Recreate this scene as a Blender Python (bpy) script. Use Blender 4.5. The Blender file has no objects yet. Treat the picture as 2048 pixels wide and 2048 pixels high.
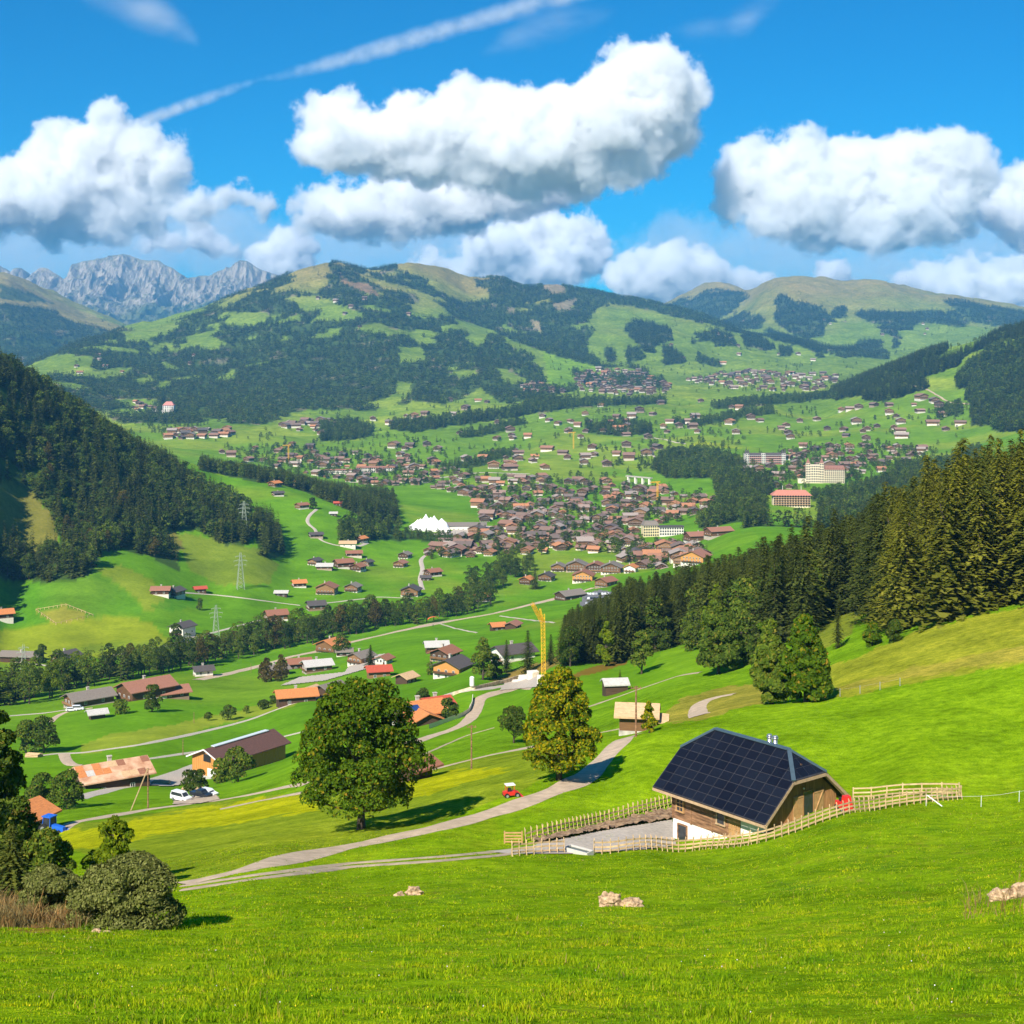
import bpy, math, random
import numpy as np
from mathutils import Vector, Matrix

# ------------------------------------------------------------------ camera, sky, sun, exposure
random.seed(7)
RNG = np.random.default_rng(11)
SC = bpy.context.scene
COL = SC.collection
FPX, HOR = 2800.0, 720.0            # focal length and horizon row, in pixels of a 2048 px frame

cam_data = bpy.data.cameras.new("camera")
cam = bpy.data.objects.new("camera", cam_data)
COL.objects.link(cam)
cam.location = (0, 0, 0)
cam.rotation_euler = (math.radians(90), 0, 0)
cam_data.sensor_width = 36.0
cam_data.lens = 36.0 * FPX / 2048.0
cam_data.shift_y = -(1024.0 - HOR) / 2048.0
cam_data.clip_start = 0.5
cam_data.clip_end = 90000.0
SC.camera = cam

SUN_EL = math.radians(40.0)
SUN_AZ = math.atan2(-0.419, -0.907)             # direction to the sun in plan (x, y): behind the camera, to the left
sun_dir = Vector((math.cos(SUN_EL) * math.sin(SUN_AZ), math.cos(SUN_EL) * math.cos(SUN_AZ), math.sin(SUN_EL)))

world = bpy.data.worlds.new("World")
SC.world = world
world.use_nodes = True
wn = world.node_tree
wn.nodes.clear()
w_out = wn.nodes.new("ShaderNodeOutputWorld")
w_bg = wn.nodes.new("ShaderNodeBackground")
w_sky = wn.nodes.new("ShaderNodeTexSky")
w_sky.sky_type = 'NISHITA'
w_sky.sun_disc = False
w_sky.sun_elevation = SUN_EL
w_sky.sun_rotation = SUN_AZ % (2 * math.pi)
w_sky.altitude = 1300
w_sky.air_density = 1.0
w_sky.dust_density = 0.1
w_sky.ozone_density = 2.2
w_hsv = wn.nodes.new("ShaderNodeHueSaturation")
w_hsv.inputs["Saturation"].default_value = 1.6
w_bg.inputs["Strength"].default_value = 0.063
w_tint = wn.nodes.new("ShaderNodeMix"); w_tint.data_type = 'RGBA'; w_tint.blend_type = 'MULTIPLY'
w_tint.inputs[0].default_value = 1.0
w_tint.inputs[7].default_value = (0.50, 0.86, 1.08, 1)
wn.links.new(w_sky.outputs[0], w_tint.inputs[6])
wn.links.new(w_tint.outputs[2], w_hsv.inputs["Color"])
wn.links.new(w_hsv.outputs[0], w_bg.inputs["Color"])
wn.links.new(w_bg.outputs[0], w_out.inputs["Surface"])

sun_data = bpy.data.lights.new("sun", 'SUN')
sun_data.energy = 5.0
sun_data.angle = math.radians(0.53)
sun_data.color = (1.0, 0.94, 0.84)
sun = bpy.data.objects.new("sun", sun_data)
COL.objects.link(sun)
sun.rotation_euler = (-sun_dir).to_track_quat('-Z', 'Y').to_euler()

SC.view_settings.view_transform = 'Standard'
SC.view_settings.look = 'None'
SC.view_settings.exposure = 0.8
SC.view_settings.gamma = 1.0
SC.view_settings.use_curve_mapping = False
SC.render.engine = 'CYCLES'
SC.cycles.use_denoising = True
try:
    SC.cycles.denoiser = 'OPENIMAGEDENOISE'
except Exception:
    pass
SC.cycles.max_bounces = 20
SC.cycles.diffuse_bounces = 2
SC.cycles.glossy_bounces = 2
SC.cycles.transmission_bounces = 3
SC.cycles.transparent_max_bounces = 12
SC.cycles.volume_bounces = 12
SC.cycles.sample_clamp_indirect = 6.0
SC.cycles.use_adaptive_sampling = True
SC.cycles.adaptive_threshold = 0.02

# ------------------------------------------------------------------ helpers: noise, materials, meshes
def _hash(ix, iy, seed):
    h = (ix.astype(np.int64) * 374761393 + iy.astype(np.int64) * 668265263 + seed * 974711) & 0x7fffffff
    h = ((h ^ (h >> 13)) * 1274126177) & 0x7fffffff
    return ((h ^ (h >> 16)) & 0xffff) / 65535.0

def vnoise(x, y, seed=0):
    x0 = np.floor(x); y0 = np.floor(y)
    fx = x - x0; fy = y - y0
    fx = fx * fx * fx * (fx * (fx * 6 - 15) + 10); fy = fy * fy * fy * (fy * (fy * 6 - 15) + 10)
    a = _hash(x0, y0, seed); b = _hash(x0 + 1, y0, seed); c = _hash(x0, y0 + 1, seed); d = _hash(x0 + 1, y0 + 1, seed)
    return (a * (1 - fx) + b * fx) * (1 - fy) + (c * (1 - fx) + d * fx) * fy

def fbm(x, y, octs=4, seed=0, gain=0.5, lac=2.03):
    s = 0.0; a = 1.0; n = 0.0
    for o in range(octs):
        s = s + a * (vnoise(x, y, seed + o * 17) - 0.5); n += a
        x = x * lac + 13.7; y = y * lac + 7.1; a *= gain
    return s / n * 2.0          # about -1..1

def in_poly(px, py, poly):
    px = np.asarray(px, float); py = np.asarray(py, float)
    ins = np.zeros(px.shape, bool)
    n = len(poly)
    for i in range(n):
        x1, y1 = poly[i]; x2, y2 = poly[(i + 1) % n]
        if y1 == y2:
            continue
        c = ((y1 > py) != (y2 > py)) & (px < (x2 - x1) * (py - y1) / (y2 - y1) + x1)
        ins ^= c
    return ins

class NT:
    """small helper around a node tree"""
    def __init__(self, nt):
        self.nt = nt
    def n(self, t, **kw):
        nd = self.nt.nodes.new(t)
        for k, v in kw.items():
            setattr(nd, k, v)
        return nd
    def l(self, a, b):
        self.nt.links.new(a, b)
    def noise(self, vec, scale, detail=3.0, rough=0.55):
        nd = self.n("ShaderNodeTexNoise")
        nd.inputs["Scale"].default_value = scale
        nd.inputs["Detail"].default_value = detail
        nd.inputs["Roughness"].default_value = rough
        if vec is not None:
            self.l(vec, nd.inputs["Vector"])
        return nd.outputs["Fac"]
    def ramp(self, fac, stops):
        nd = self.n("ShaderNodeValToRGB")
        el = nd.color_ramp.elements
        while len(el) > 1:
            el.remove(el[-1])
        el[0].position = stops[0][0]; el[0].color = (*stops[0][1], 1)
        for p, c in stops[1:]:
            e = el.new(p); e.color = (*c, 1)
        self.l(fac, nd.inputs["Fac"])
        return nd.outputs["Color"]
    def math(self, op, a, b=None, clamp=False):
        nd = self.n("ShaderNodeMath", operation=op, use_clamp=clamp)
        for i, v in enumerate((a, b)):
            if v is None:
                continue
            if isinstance(v, (int, float)):
                nd.inputs[i].default_value = v
            else:
                self.l(v, nd.inputs[i])
        return nd.outputs[0]
    def mix(self, fac, a, b, mode='MIX'):
        nd = self.n("ShaderNodeMix", data_type='RGBA', blend_type=mode)
        for s, v in ((nd.inputs[0], fac), (nd.inputs[6], a), (nd.inputs[7], b)):
            if isinstance(v, (int, float)):
                s.default_value = v
            elif isinstance(v, tuple):
                s.default_value = (*v, 1)
            else:
                self.l(v, s)
        return nd.outputs[2]
    def maprange(self, v, a, b, c, d):
        nd = self.n("ShaderNodeMapRange")
        self.l(v, nd.inputs[0])
        for i, k in enumerate((a, b, c, d)):
            nd.inputs[i + 1].default_value = k
        return nd.outputs[0]

def new_mat(name):
    m = bpy.data.materials.new(name)
    m.use_nodes = True
    m.node_tree.nodes.clear()
    t = NT(m.node_tree)
    out = t.n("ShaderNodeOutputMaterial")
    return m, t, out

def bump(t, height, strength, dist):
    b = t.n("ShaderNodeBump")
    b.inputs["Strength"].default_value = strength
    b.inputs["Distance"].default_value = dist
    t.l(height, b.inputs["Height"])
    return b.outputs[0]

def simple_mat(name, col, rough=0.7, var=0.25, scale=3.0, metal=0.0, bump_s=0.0, spec=0.3, stretch=None, col2=None, rnd=0.0):
    """plain surface with noise-driven tone variation"""
    m, t, out = new_mat(name)
    bs = t.n("ShaderNodeBsdfPrincipled")
    tc = t.n("ShaderNodeTexCoord").outputs["Object"]
    if stretch:
        mp = t.n("ShaderNodeMapping")
        mp.inputs["Scale"].default_value = stretch
        t.l(tc, mp.inputs["Vector"]); tc = mp.outputs[0]
    nz = t.noise(tc, scale, 5.0, 0.6)
    c1 = tuple(c * (1 - var) for c in col)
    c2 = tuple(min(1, c * (1 + var)) for c in (col2 or col))
    c = t.ramp(nz, [(0.3, c1), (0.7, c2)])
    if rnd:
        oi = t.n("ShaderNodeObjectInfo").outputs["Random"]
        c = t.mix(1.0, c, t.ramp(oi, [(0, (1 - rnd,) * 3), (1, (1 + rnd,) * 3)]), 'MULTIPLY')
    t.l(c, bs.inputs["Base Color"])
    bs.inputs["Roughness"].default_value = rough
    bs.inputs["Metallic"].default_value = metal
    bs.inputs["Specular IOR Level"].default_value = spec
    if bump_s:
        t.l(bump(t, nz, bump_s, 0.05), bs.inputs["Normal"])
    t.l(bs.outputs[0], out.inputs["Surface"])
    return m

class MB:
    """collects faces; build() links them as one mesh object"""
    def __init__(self):
        self.v = []; self.f = []; self.m = []
    def add(self, vs, fs, mat=0):
        o = len(self.v)
        self.v.extend([tuple(p) for p in vs])
        for f in fs:
            self.f.append(tuple(i + o for i in f)); self.m.append(mat)
        return self
    def box(self, x0, x1, y0, y1, z0, z1, mat=0):
        vs = [(x0, y0, z0), (x1, y0, z0), (x1, y1, z0), (x0, y1, z0), (x0, y0, z1), (x1, y0, z1), (x1, y1, z1), (x0, y1, z1)]
        return self.add(vs, [(0, 3, 2, 1), (4, 5, 6, 7), (0, 1, 5, 4), (1, 2, 6, 5), (2, 3, 7, 6), (3, 0, 4, 7)], mat)
    def hexa(self, vs, mat=0):
        return self.add(vs, [(0, 3, 2, 1), (4, 5, 6, 7), (0, 1, 5, 4), (1, 2, 6, 5), (2, 3, 7, 6), (3, 0, 4, 7)], mat)
    def slab(self, quad, th, mat=0):
        """a quad (any number of corners) thickened downwards by th along its normal"""
        q = [Vector(p) for p in quad]
        n = (q[1] - q[0]).cross(q[2] - q[0]).normalized()
        lo = [p - n * th for p in q]
        k = len(q)
        fs = [tuple(range(k)), tuple(range(2 * k - 1, k - 1, -1))]
        fs += [(i, i + k, (i + 1) % k + k, (i + 1) % k) for i in range(k)]
        return self.add(q + lo, fs, mat)
    def tube(self, pts, rads, n=6, mat=0, cap=True):
        pts = [Vector(p) for p in pts]
        if isinstance(rads, (int, float)):
            rads = [rads] * len(pts)
        vs = []; fs = []
        for i, p in enumerate(pts):
            d = (pts[min(i + 1, len(pts) - 1)] - pts[max(i - 1, 0)])
            d = d.normalized() if d.length > 1e-9 else Vector((0, 0, 1))
            a = d.cross(Vector((0, 0, 1)) if abs(d.z) < 0.95 else Vector((1, 0, 0))).normalized()
            b = d.cross(a)
            for k in range(n):
                w = 2 * math.pi * k / n
                vs.append(p + (a * math.cos(w) + b * math.sin(w)) * rads[i])
        for i in range(len(pts) - 1):
            for k in range(n):
                k2 = (k + 1) % n
                fs.append((i * n + k, i * n + k2, (i + 1) * n + k2, (i + 1) * n + k))
        if cap:
            fs.append(tuple(range(n - 1, -1, -1)))
            fs.append(tuple((len(pts) - 1) * n + k for k in range(n)))
        return self.add(vs, fs, mat)
    def bar(self, a, b, w, h=None, mat=0):
        """a rectangular bar from a to b"""
        h = h or w
        a = Vector(a); b = Vector(b)
        d = (b - a).normalized()
        s = d.cross(Vector((0, 0, 1)) if abs(d.z) < 0.95 else Vector((1, 0, 0))).normalized() * (w / 2)
        u = s.cross(d).normalized() * (h / 2)
        vs = [a - s - u, a + s - u, a + s + u, a - s + u, b - s - u, b + s - u, b + s + u, b - s + u]
        return self.add(vs, [(0, 1, 2, 3), (7, 6, 5, 4), (0, 4, 5, 1), (1, 5, 6, 2), (2, 6, 7, 3), (3, 7, 4, 0)], mat)
    def ball(self, c, r, seg=8, ring=5, mat=0, sq=(1, 1, 1)):
        vs = []; fs = []
        for i in range(ring + 1):
            th = math.pi * i / ring
            for k in range(seg):
                ph = 2 * math.pi * k / seg
                vs.append((c[0] + r * sq[0] * math.sin(th) * math.cos(ph), c[1] + r * sq[1] * math.sin(th) * math.sin(ph), c[2] + r * sq[2] * math.cos(th)))
        for i in range(ring):
            for k in range(seg):
                k2 = (k + 1) % seg
                fs.append((i * seg + k, (i + 1) * seg + k, (i + 1) * seg + k2, i * seg + k2))
        return self.add(vs, fs, mat)
    def mesh(self, name, mats, smooth=False):
        me = bpy.data.meshes.new(name)
        me.from_pydata(self.v, [], self.f)
        for m in (mats if isinstance(mats, (list, tuple)) else [mats]):
            me.materials.append(m)
        me.polygons.foreach_set("material_index", self.m)
        if smooth:
            me.polygons.foreach_set("use_smooth", [True] * len(self.f))
        me.update()
        return me
    def build(self, name, mats, parent=None, smooth=False):
        return obj(name, self.mesh(name, mats, smooth), parent)

def np_mesh(name, verts, faces, mats, smooth=False, mat_idx=None):
    """mesh from numpy arrays; faces is (n,3) or (n,4)"""
    me = bpy.data.meshes.new(name)
    nv, nf, k = len(verts), len(faces), faces.shape[1]
    me.vertices.add(nv)
    me.vertices.foreach_set("co", np.asarray(verts, np.float32).ravel())
    me.loops.add(nf * k)
    me.loops.foreach_set("vertex_index", np.asarray(faces, np.int32).ravel())
    me.polygons.add(nf)
    me.polygons.foreach_set("loop_start", np.arange(nf, dtype=np.int32) * k)
    me.polygons.foreach_set("loop_total", np.full(nf, k, np.int32))
    for m in (mats if isinstance(mats, (list, tuple)) else [mats]):
        me.materials.append(m)
    if mat_idx is not None:
        me.polygons.foreach_set("material_index", np.asarray(mat_idx, np.int32))
    me.polygons.foreach_set("use_smooth", np.full(nf, bool(smooth)))
    me.update(calc_edges=True)
    return me

def set_vcol(me, name, rgb):
    a = me.color_attributes.new(name, 'FLOAT_COLOR', 'POINT')
    c = np.ones((len(rgb), 4), np.float32); c[:, :3] = rgb
    a.data.foreach_set("color", c.ravel())

def obj(name, me, parent=None):
    o = bpy.data.objects.new(name, me)
    COL.objects.link(o)
    if parent is not None:
        o.parent = parent
    return o

def tag(o, label=None, cat=None, group=None, kind=None):
    if label: o["label"] = label
    if cat: o["category"] = cat
    if group: o["group"] = group
    if kind: o["kind"] = kind
    return o

def thing(name, label, cat, loc=(0, 0, 0), rz=0.0, group=None, scale=1.0):
    o = bpy.data.objects.new(name, None)
    COL.objects.link(o)
    o.empty_display_size = 0.5
    o.location = loc
    o.rotation_euler = (0, 0, rz)
    o.scale = (scale,) * 3 if isinstance(scale, (int, float)) else scale
    return tag(o, label, cat, group)
# ------------------------------------------------------------------ terrain: heights from surveyed points (column, row, distance)
CP = []
def pts(*a):
    CP.extend(a)
for _x in (-450, 300, 1024, 1750, 2500):
    pts((_x, 3100, 4), (_x, 2330, 12), (_x, 2048, 27))
# foreground slope
pts((-450, 1890, 52), (0, 1875, 55), (300, 1868, 58), (700, 1855, 60), (1200, 1850, 60), (1700, 1835, 57), (2048, 1805, 55), (2500, 1770, 55))
pts((-450, 1800, 84), (0, 1795, 86), (360, 1780, 94), (700, 1745, 102), (1020, 1714, 107), (1300, 1708, 108), (1480, 1699, 110),
    (1600, 1655, 114), (1700, 1614, 119), (1930, 1582, 125), (2048, 1567, 128), (2500, 1500, 132))
# yard, chalet, meadow behind it
pts((1010, 1690, 117), (1160, 1690, 116), (1200, 1676, 122), (1344, 1690, 122), (1240, 1648, 129), (1340, 1624, 136), (1600, 1634, 119),
    (1720, 1592, 131), (1450, 1560, 152), (1300, 1545, 150), (1800, 1505, 145), (2048, 1480, 146), (2500, 1390, 150), (1150, 1620, 135))
pts((1190, 1530, 166), (1250, 1484, 180), (1330, 1450, 186), (1430, 1428, 189), (1500, 1415, 190), (1600, 1404, 190), (1700, 1392, 188),
    (1850, 1362, 186), (2048, 1325, 182), (2500, 1235, 180))
pts((1280, 1467, 213), (1400, 1425, 222), (1400, 1397, 245), (1300, 1405, 265), (1480, 1385, 245), (1500, 1398, 218), (1600, 1398, 212))
pts((2048, 1215, 235), (1900, 1246, 240), (1760, 1292, 245), (1680, 1322, 245), (1620, 1342, 250), (2500, 1115, 232))
pts((1440, 1346, 300), (1230, 1386, 340), (1250, 1346, 395), (1330, 1302, 440), (1150, 1332, 420), (1100, 1338, 430), (1560, 1320, 290))
pts((1900, 1165, 330), (2048, 1120, 330), (1670, 1245, 330), (1720, 1212, 380), (1500, 1262, 440), (1350, 1278, 520), (2500, 1000, 330))
pts((2048, 1090, 600), (1800, 1135, 650), (1500, 1185, 780), (1350, 1200, 800), (2500, 1000, 600))
pts((1800, 1060, 1250), (2048, 1010, 1300), (2500, 980, 1300), (1500, 1085, 1150), (1440, 1095, 1200))
# left below the foreground edge
pts((-450, 1730, 150), (0, 1715, 160), (100, 1676, 228), (360, 1722, 120), (400, 1668, 170), (420, 1630, 230), (370, 1602, 290), (130, 1652, 240),
    (727, 1656, 130), (740, 1636, 142), (600, 1592, 230), (800, 1548, 238), (840, 1540, 243), (940, 1508, 260), (1080, 1482, 275), (1020, 1488, 268),
    (1118, 1556, 152), (1100, 1567, 150), (1190, 1497, 180), (1000, 1600, 141), (900, 1634, 133), (500, 1706, 112), (560, 1690, 118), (250, 1740, 112))
pts((390, 1562, 370), (570, 1500, 425), (220, 1578, 340), (130, 1612, 290), (-450, 1640, 300), (0, 1610, 300), (150, 1512, 430), (300, 1492, 440),
    (430, 1442, 520), (600, 1385, 600), (0, 1500, 450), (-450, 1520, 450), (300, 1397, 580), (170, 1417, 560), (595, 1402, 535), (0, 1440, 540), (700, 1480, 330))
pts((835, 1445, 395), (950, 1407, 415), (1060, 1377, 440), (944, 1378, 440), (760, 1400, 520), (1000, 1440, 330), (1130, 1420, 320))
pts((910, 1337, 610), (880, 1312, 660), (760, 1357, 590), (810, 1364, 570), (640, 1332, 740), (980, 1310, 600))
pts((420, 1357, 700), (600, 1312, 800), (800, 1257, 930), (1000, 1217, 1050), (1140, 1192, 1120), (0, 1402, 620), (300, 1342, 745), (-450, 1480, 600),
    (500, 1307, 845), (700, 1267, 930), (900, 1232, 1030), (1000, 1260, 850), (1100, 1250, 800))
# valley floor
pts((40, 1322, 790), (130, 1322, 800), (350, 1277, 880), (550, 1241, 1000), (652, 1188, 1120), (720, 1143, 1260), (860, 1152, 1230), (800, 1100, 1400),
    (1000, 1120, 1330), (1200, 1120, 1330), (1350, 1110, 1350), (1000, 1050, 1620), (1250, 1040, 1650), (1450, 1030, 1550), (850, 1060, 1560),
    (900, 1000, 1900), (1100, 985, 1980), (1300, 985, 1950), (1000, 950, 2250), (850, 950, 2300), (720, 960, 2250), (600, 925, 2500), (450, 900, 2650), (800, 915, 2600))
# left spur
pts((0, 1295, 850), (200, 1262, 900), (336, 1196, 1000), (483, 1178, 1080), (-450, 1340, 800), (0, 1160, 990), (100, 1166, 990), (186, 1140, 1020), (230, 1100, 1100),
    (300, 1112, 1110), (362, 1142, 1110), (430, 1150, 1140), (40, 1040, 1120), (160, 1030, 1180), (300, 1030, 1240), (420, 1060, 1250), (-450, 980, 1040))
pts((-450, 540, 1150), (-150, 690, 1220), (0, 778, 1260), (100, 830, 1310), (200, 882, 1350), (300, 935, 1380), (380, 988, 1390), (460, 1030, 1360), (540, 1075, 1300))
pts((0, 870, 1900), (-450, 760, 1800), (200, 905, 1800), (300, 930, 1650), (0, 850, 2600), (-450, 760, 2600), (200, 870, 2500))
pts((366, 921, 1760), (482, 949, 1700), (565, 971, 1650), (652, 1000, 1600), (740, 1040, 1530), (450, 1005, 1500), (520, 1045, 1400), (620, 1070, 1380))
pts((366, 952, 2000), (500, 972, 1960), (650, 990, 1950), (560, 1110, 1280), (640, 1112, 1300))
# right part of the valley
pts((1583, 1012, 1700), (1650, 968, 1980), (1530, 926, 2280), (1700, 1000, 1750), (1850, 940, 2000), (2048, 900, 2000), (1400, 960, 2000), (1750, 920, 2300), (2500, 840, 2000))
pts((1350, 900, 2600), (1150, 905, 2650), (1000, 900, 2750), (1500, 875, 2750), (1700, 855, 2750), (1950, 880, 2400), (1900, 850, 2700))
pts((1300, 850, 3100), (1100, 860, 3000), (950, 855, 3150), (1500, 830, 3150), (1300, 800, 3600), (1100, 812, 3500), (1500, 790, 3650), (800, 880, 2900), (650, 885, 2900), (500, 880, 2850),
    (380, 868, 2950), (800, 845, 3300), (900, 830, 3400))
pts((1640, 798, 3500), (1750, 756, 3500), (1850, 718, 3450), (1950, 692, 3400), (2048, 664, 3350), (2500, 560, 3300), (1800, 795, 3050), (1950, 775, 2950), (2048, 780, 2800), (2500, 700, 2700), (1650, 825, 3150))
pts((1640, 772, 4400), (1750, 762, 4600), (1850, 745, 4700), (2048, 725, 4800), (2500, 640, 4600))
# foot of the mountains
pts((200, 850, 3350), (350, 838, 3500), (500, 850, 3300), (620, 834, 3500), (760, 803, 3900), (900, 788, 4100), (1050, 778, 4200), (-450, 800, 3600), (0, 800, 3600))
pts((1200, 770, 4400), (1350, 765, 4500), (1500, 755, 4700), (1600, 752, 4800), (1250, 745, 4800), (1450, 735, 5200), (1600, 738, 5400))
# main mountain
pts((60, 745, 4300), (130, 714, 4700), (250, 706, 4950), (100, 770, 3900), (250, 770, 4100), (400, 770, 4200), (600, 760, 4300), (330, 690, 5100), (160, 690, 5400), (250, 660, 5700),
    (500, 720, 4700), (640, 700, 4800), (640, 600, 5700), (800, 700, 4700), (800, 620, 5600), (900, 760, 4400))
pts((330, 660, 5500), (380, 640, 5700), (450, 607, 5950), (500, 585, 6100), (560, 560, 6350), (610, 538, 6450), (665, 528, 6500), (720, 545, 6600), (780, 540, 6900), (820, 531, 7000), (900, 543, 7100),
    (1000, 553, 7200), (1100, 566, 7250), (1200, 582, 7300), (1280, 600, 7350), (1360, 622, 7300), (1420, 638, 7200))
pts((900, 662, 5250), (1000, 692, 5000), (1120, 733, 4750), (830, 625, 5800), (960, 655, 5900), (1050, 672, 5850), (1150, 690, 5600), (1060, 610, 6700), (1200, 625, 6600), (940, 600, 6600))
pts((1300, 640, 6500), (1450, 662, 6300), (1600, 692, 6000), (1300, 700, 5500), (1450, 700, 5500), (1700, 708, 5900))
pts((-450, 700, 7000), (0, 760, 5000), (150, 735, 6300), (0, 720, 6200))
# far left hill and dark side
pts((-450, 500, 8000), (0, 560, 8000), (100, 603, 8000), (200, 640, 7900), (270, 668, 7700), (0, 640, 7000), (120, 665, 7100))
# behind the main crest
for _x, _y in ((330, 690), (450, 660), (560, 640), (665, 630), (820, 630), (1000, 640), (1200, 650), (1360, 668)):
    pts((_x, _y, 8300))
# right back mountain
pts((1340, 605, 10600), (1390, 585, 10600), (1440, 567, 10600), (1490, 582, 10600), (1540, 590, 10600))
pts((1480, 620, 9400), (1520, 578, 9500), (1560, 557, 9500), (1600, 555, 9500), (1660, 563, 9500), (1710, 564, 9500), (1765, 564, 9500), (1810, 580, 9400), (1880, 594, 9300), (1960, 604, 9300), (2048, 622, 9200), (2500, 690, 9000))
pts((1500, 668, 7600), (1600, 680, 7000), (1700, 650, 7600), (1800, 640, 7800), (1900, 650, 7700), (2048, 670, 7500), (1700, 700, 6500), (1850, 700, 6500), (2048, 705, 6200), (1850, 615, 8700), (1700, 600, 8600), (1400, 640, 9500))
for _x, _y in ((-450, 560), (0, 600), (200, 650), (400, 660), (700, 650), (1000, 640), (1300, 640), (1500, 640), (1700, 640), (1900, 660), (2500, 700)):
    pts((_x, _y, 13500))
for _x in (-450, 500, 1024, 1600, 2500):
    pts((_x, 690, 17500))

CP = np.array(CP, float)
AX, AL = 1.0 / 110.0, 1.0 / 0.22
def _pq(px, Y):
    return np.stack([px * AX, np.log(Y) * AL], -1)
_P = _pq(CP[:, 0], CP[:, 2])
_C2 = 0.35 ** 2
_D = np.sqrt(((_P[:, None] - _P[None]) ** 2).sum(-1) + _C2)
_n = len(_P)
_A = np.zeros((_n + 3, _n + 3))
_A[:_n, :_n] = _D - 0.02 * np.eye(_n)
_A[:_n, _n] = 1; _A[:_n, _n + 1:_n + 3] = _P
_A[_n, :_n] = 1; _A[_n + 1:_n + 3, :_n] = _P.T
_W = np.linalg.solve(_A, np.concatenate([CP[:, 1], np.zeros(3)]))

NU = 760
PXC = np.linspace(-450, 2500, NU)
def seg(a, b, n):
    return np.exp(np.linspace(math.log(a), math.log(b), n, endpoint=False))
YR = np.concatenate([seg(3.5, 25, 22), seg(25, 130, 170), seg(130, 300, 120), seg(300, 1000, 110), seg(1000, 2600, 130), seg(2600, 4800, 90), seg(4800, 10900, 160), seg(10900, 15300, 10), [15300.0]])
NR = len(YR)
# coarse evaluation, then refined onto the grid
def _rbf(px, Y):
    q = _pq(px, Y)
    out = np.empty(len(q))
    for i in range(0, len(q), 20000):
        c = q[i:i + 20000]
        d = np.sqrt(((c[:, None, :] - _P[None]) ** 2).sum(-1) + _C2)
        out[i:i + 20000] = d @ _W[:_n] + _W[_n] + c @ _W[_n + 1:]
    return out
_cx = np.linspace(-450, 2500, 240)
_gx, _gy = np.meshgrid(_cx, YR)
_g = _rbf(_gx.ravel(), _gy.ravel()).reshape(_gx.shape)
ROW = np.empty((NR, NU))
for _r in range(NR):
    ROW[_r] = np.interp(PXC, _cx, _g[_r])
_k = np.array([1, 2, 3, 2, 1.0]); _k /= _k.sum()
ROW = np.apply_along_axis(lambda a: np.convolve(np.pad(a, 2, mode='edge'), _k, 'valid'), 1, ROW)
UU = (PXC - 1024) / FPX
GX = UU[None, :] * YR[:, None]
GY = np.repeat(YR[:, None], NU, 1)
GZ = -(ROW - HOR) / FPX * GY
# relief at several scales
_nz = fbm(GX / 7, GY / 7, 4, 3) * np.clip(GY / 60, 0.1, 1) * 0.16
_nz += fbm(GX / 40, GY / 40, 3, 5) * np.interp(GY, [0, 130, 250, 700, 4000], [0, 0, 0.5, 0.9, 2.0])
_nz += fbm(GX / 170, GY / 170, 4, 9) * np.interp(GY, [0, 500, 1000, 1200, 2300, 2700, 4200, 6000, 10000], [0, 0, 1.0, 1.5, 2.5, 11, 14, 22, 25])
_rg = 1 - np.abs(fbm(GX / 520 + 3, GY / 520, 4, 21))
_nz += (_rg - 0.75) * np.interp(GY, [0, 3900, 4900, 8000, 10000], [0, 0, 45, 70, 70])
GZ += _nz
GROW = HOR - GZ / GY * FPX           # picture row of every ground point

def ground_z(X, Y):
    """height of the ground at plan position (bilinear on the terrain grid)"""
    X = np.asarray(X, float); Y = np.asarray(Y, float)
    px = X / Y * FPX + 1024
    c = np.clip((px - PXC[0]) / (PXC[1] - PXC[0]), 0, NU - 1.001)
    r = np.clip(np.interp(Y, YR, np.arange(NR)), 0, NR - 1.001)
    ci = c.astype(int); ri = r.astype(int); fc = c - ci; fr = r - ri
    return ((GZ[ri, ci] * (1 - fc) + GZ[ri, ci + 1] * fc) * (1 - fr) + (GZ[ri + 1, ci] * (1 - fc) + GZ[ri + 1, ci + 1] * fc) * fr)

def survey(px, py, ymin=5.0, ymax=1e9):
    """the first ground point along a sight line"""
    c = min(max((px - PXC[0]) / (PXC[1] - PXC[0]), 0), NU - 1.001)
    ci = int(c); fc = c - ci
    prof = GROW[:, ci] * (1 - fc) + GROW[:, ci + 1] * fc
    ok = np.nonzero((prof <= py) & (YR >= ymin))[0]
    if len(ok) == 0:
        r = NR - 1; Y = YR[-1]
    else:
        r = ok[0]
        if r == 0:
            Y = YR[0]
        else:
            a, b = prof[r - 1], prof[r]
            f = 0.0 if a <= b else min(max((a - py) / (a - b), 0), 1)
            Y = YR[r - 1] + (YR[r] - YR[r - 1]) * f
    Y = min(Y, ymax)
    X = (px - 1024) / FPX * Y
    return X, Y, float(ground_z(X, Y))

print('lowest ground', GZ.min(), 'highest', GZ.max())
# running maximum of visibility: a point shows when no nearer ground rises above it
VIS = GROW <= np.minimum.accumulate(GROW, 0) + 1.5
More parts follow.
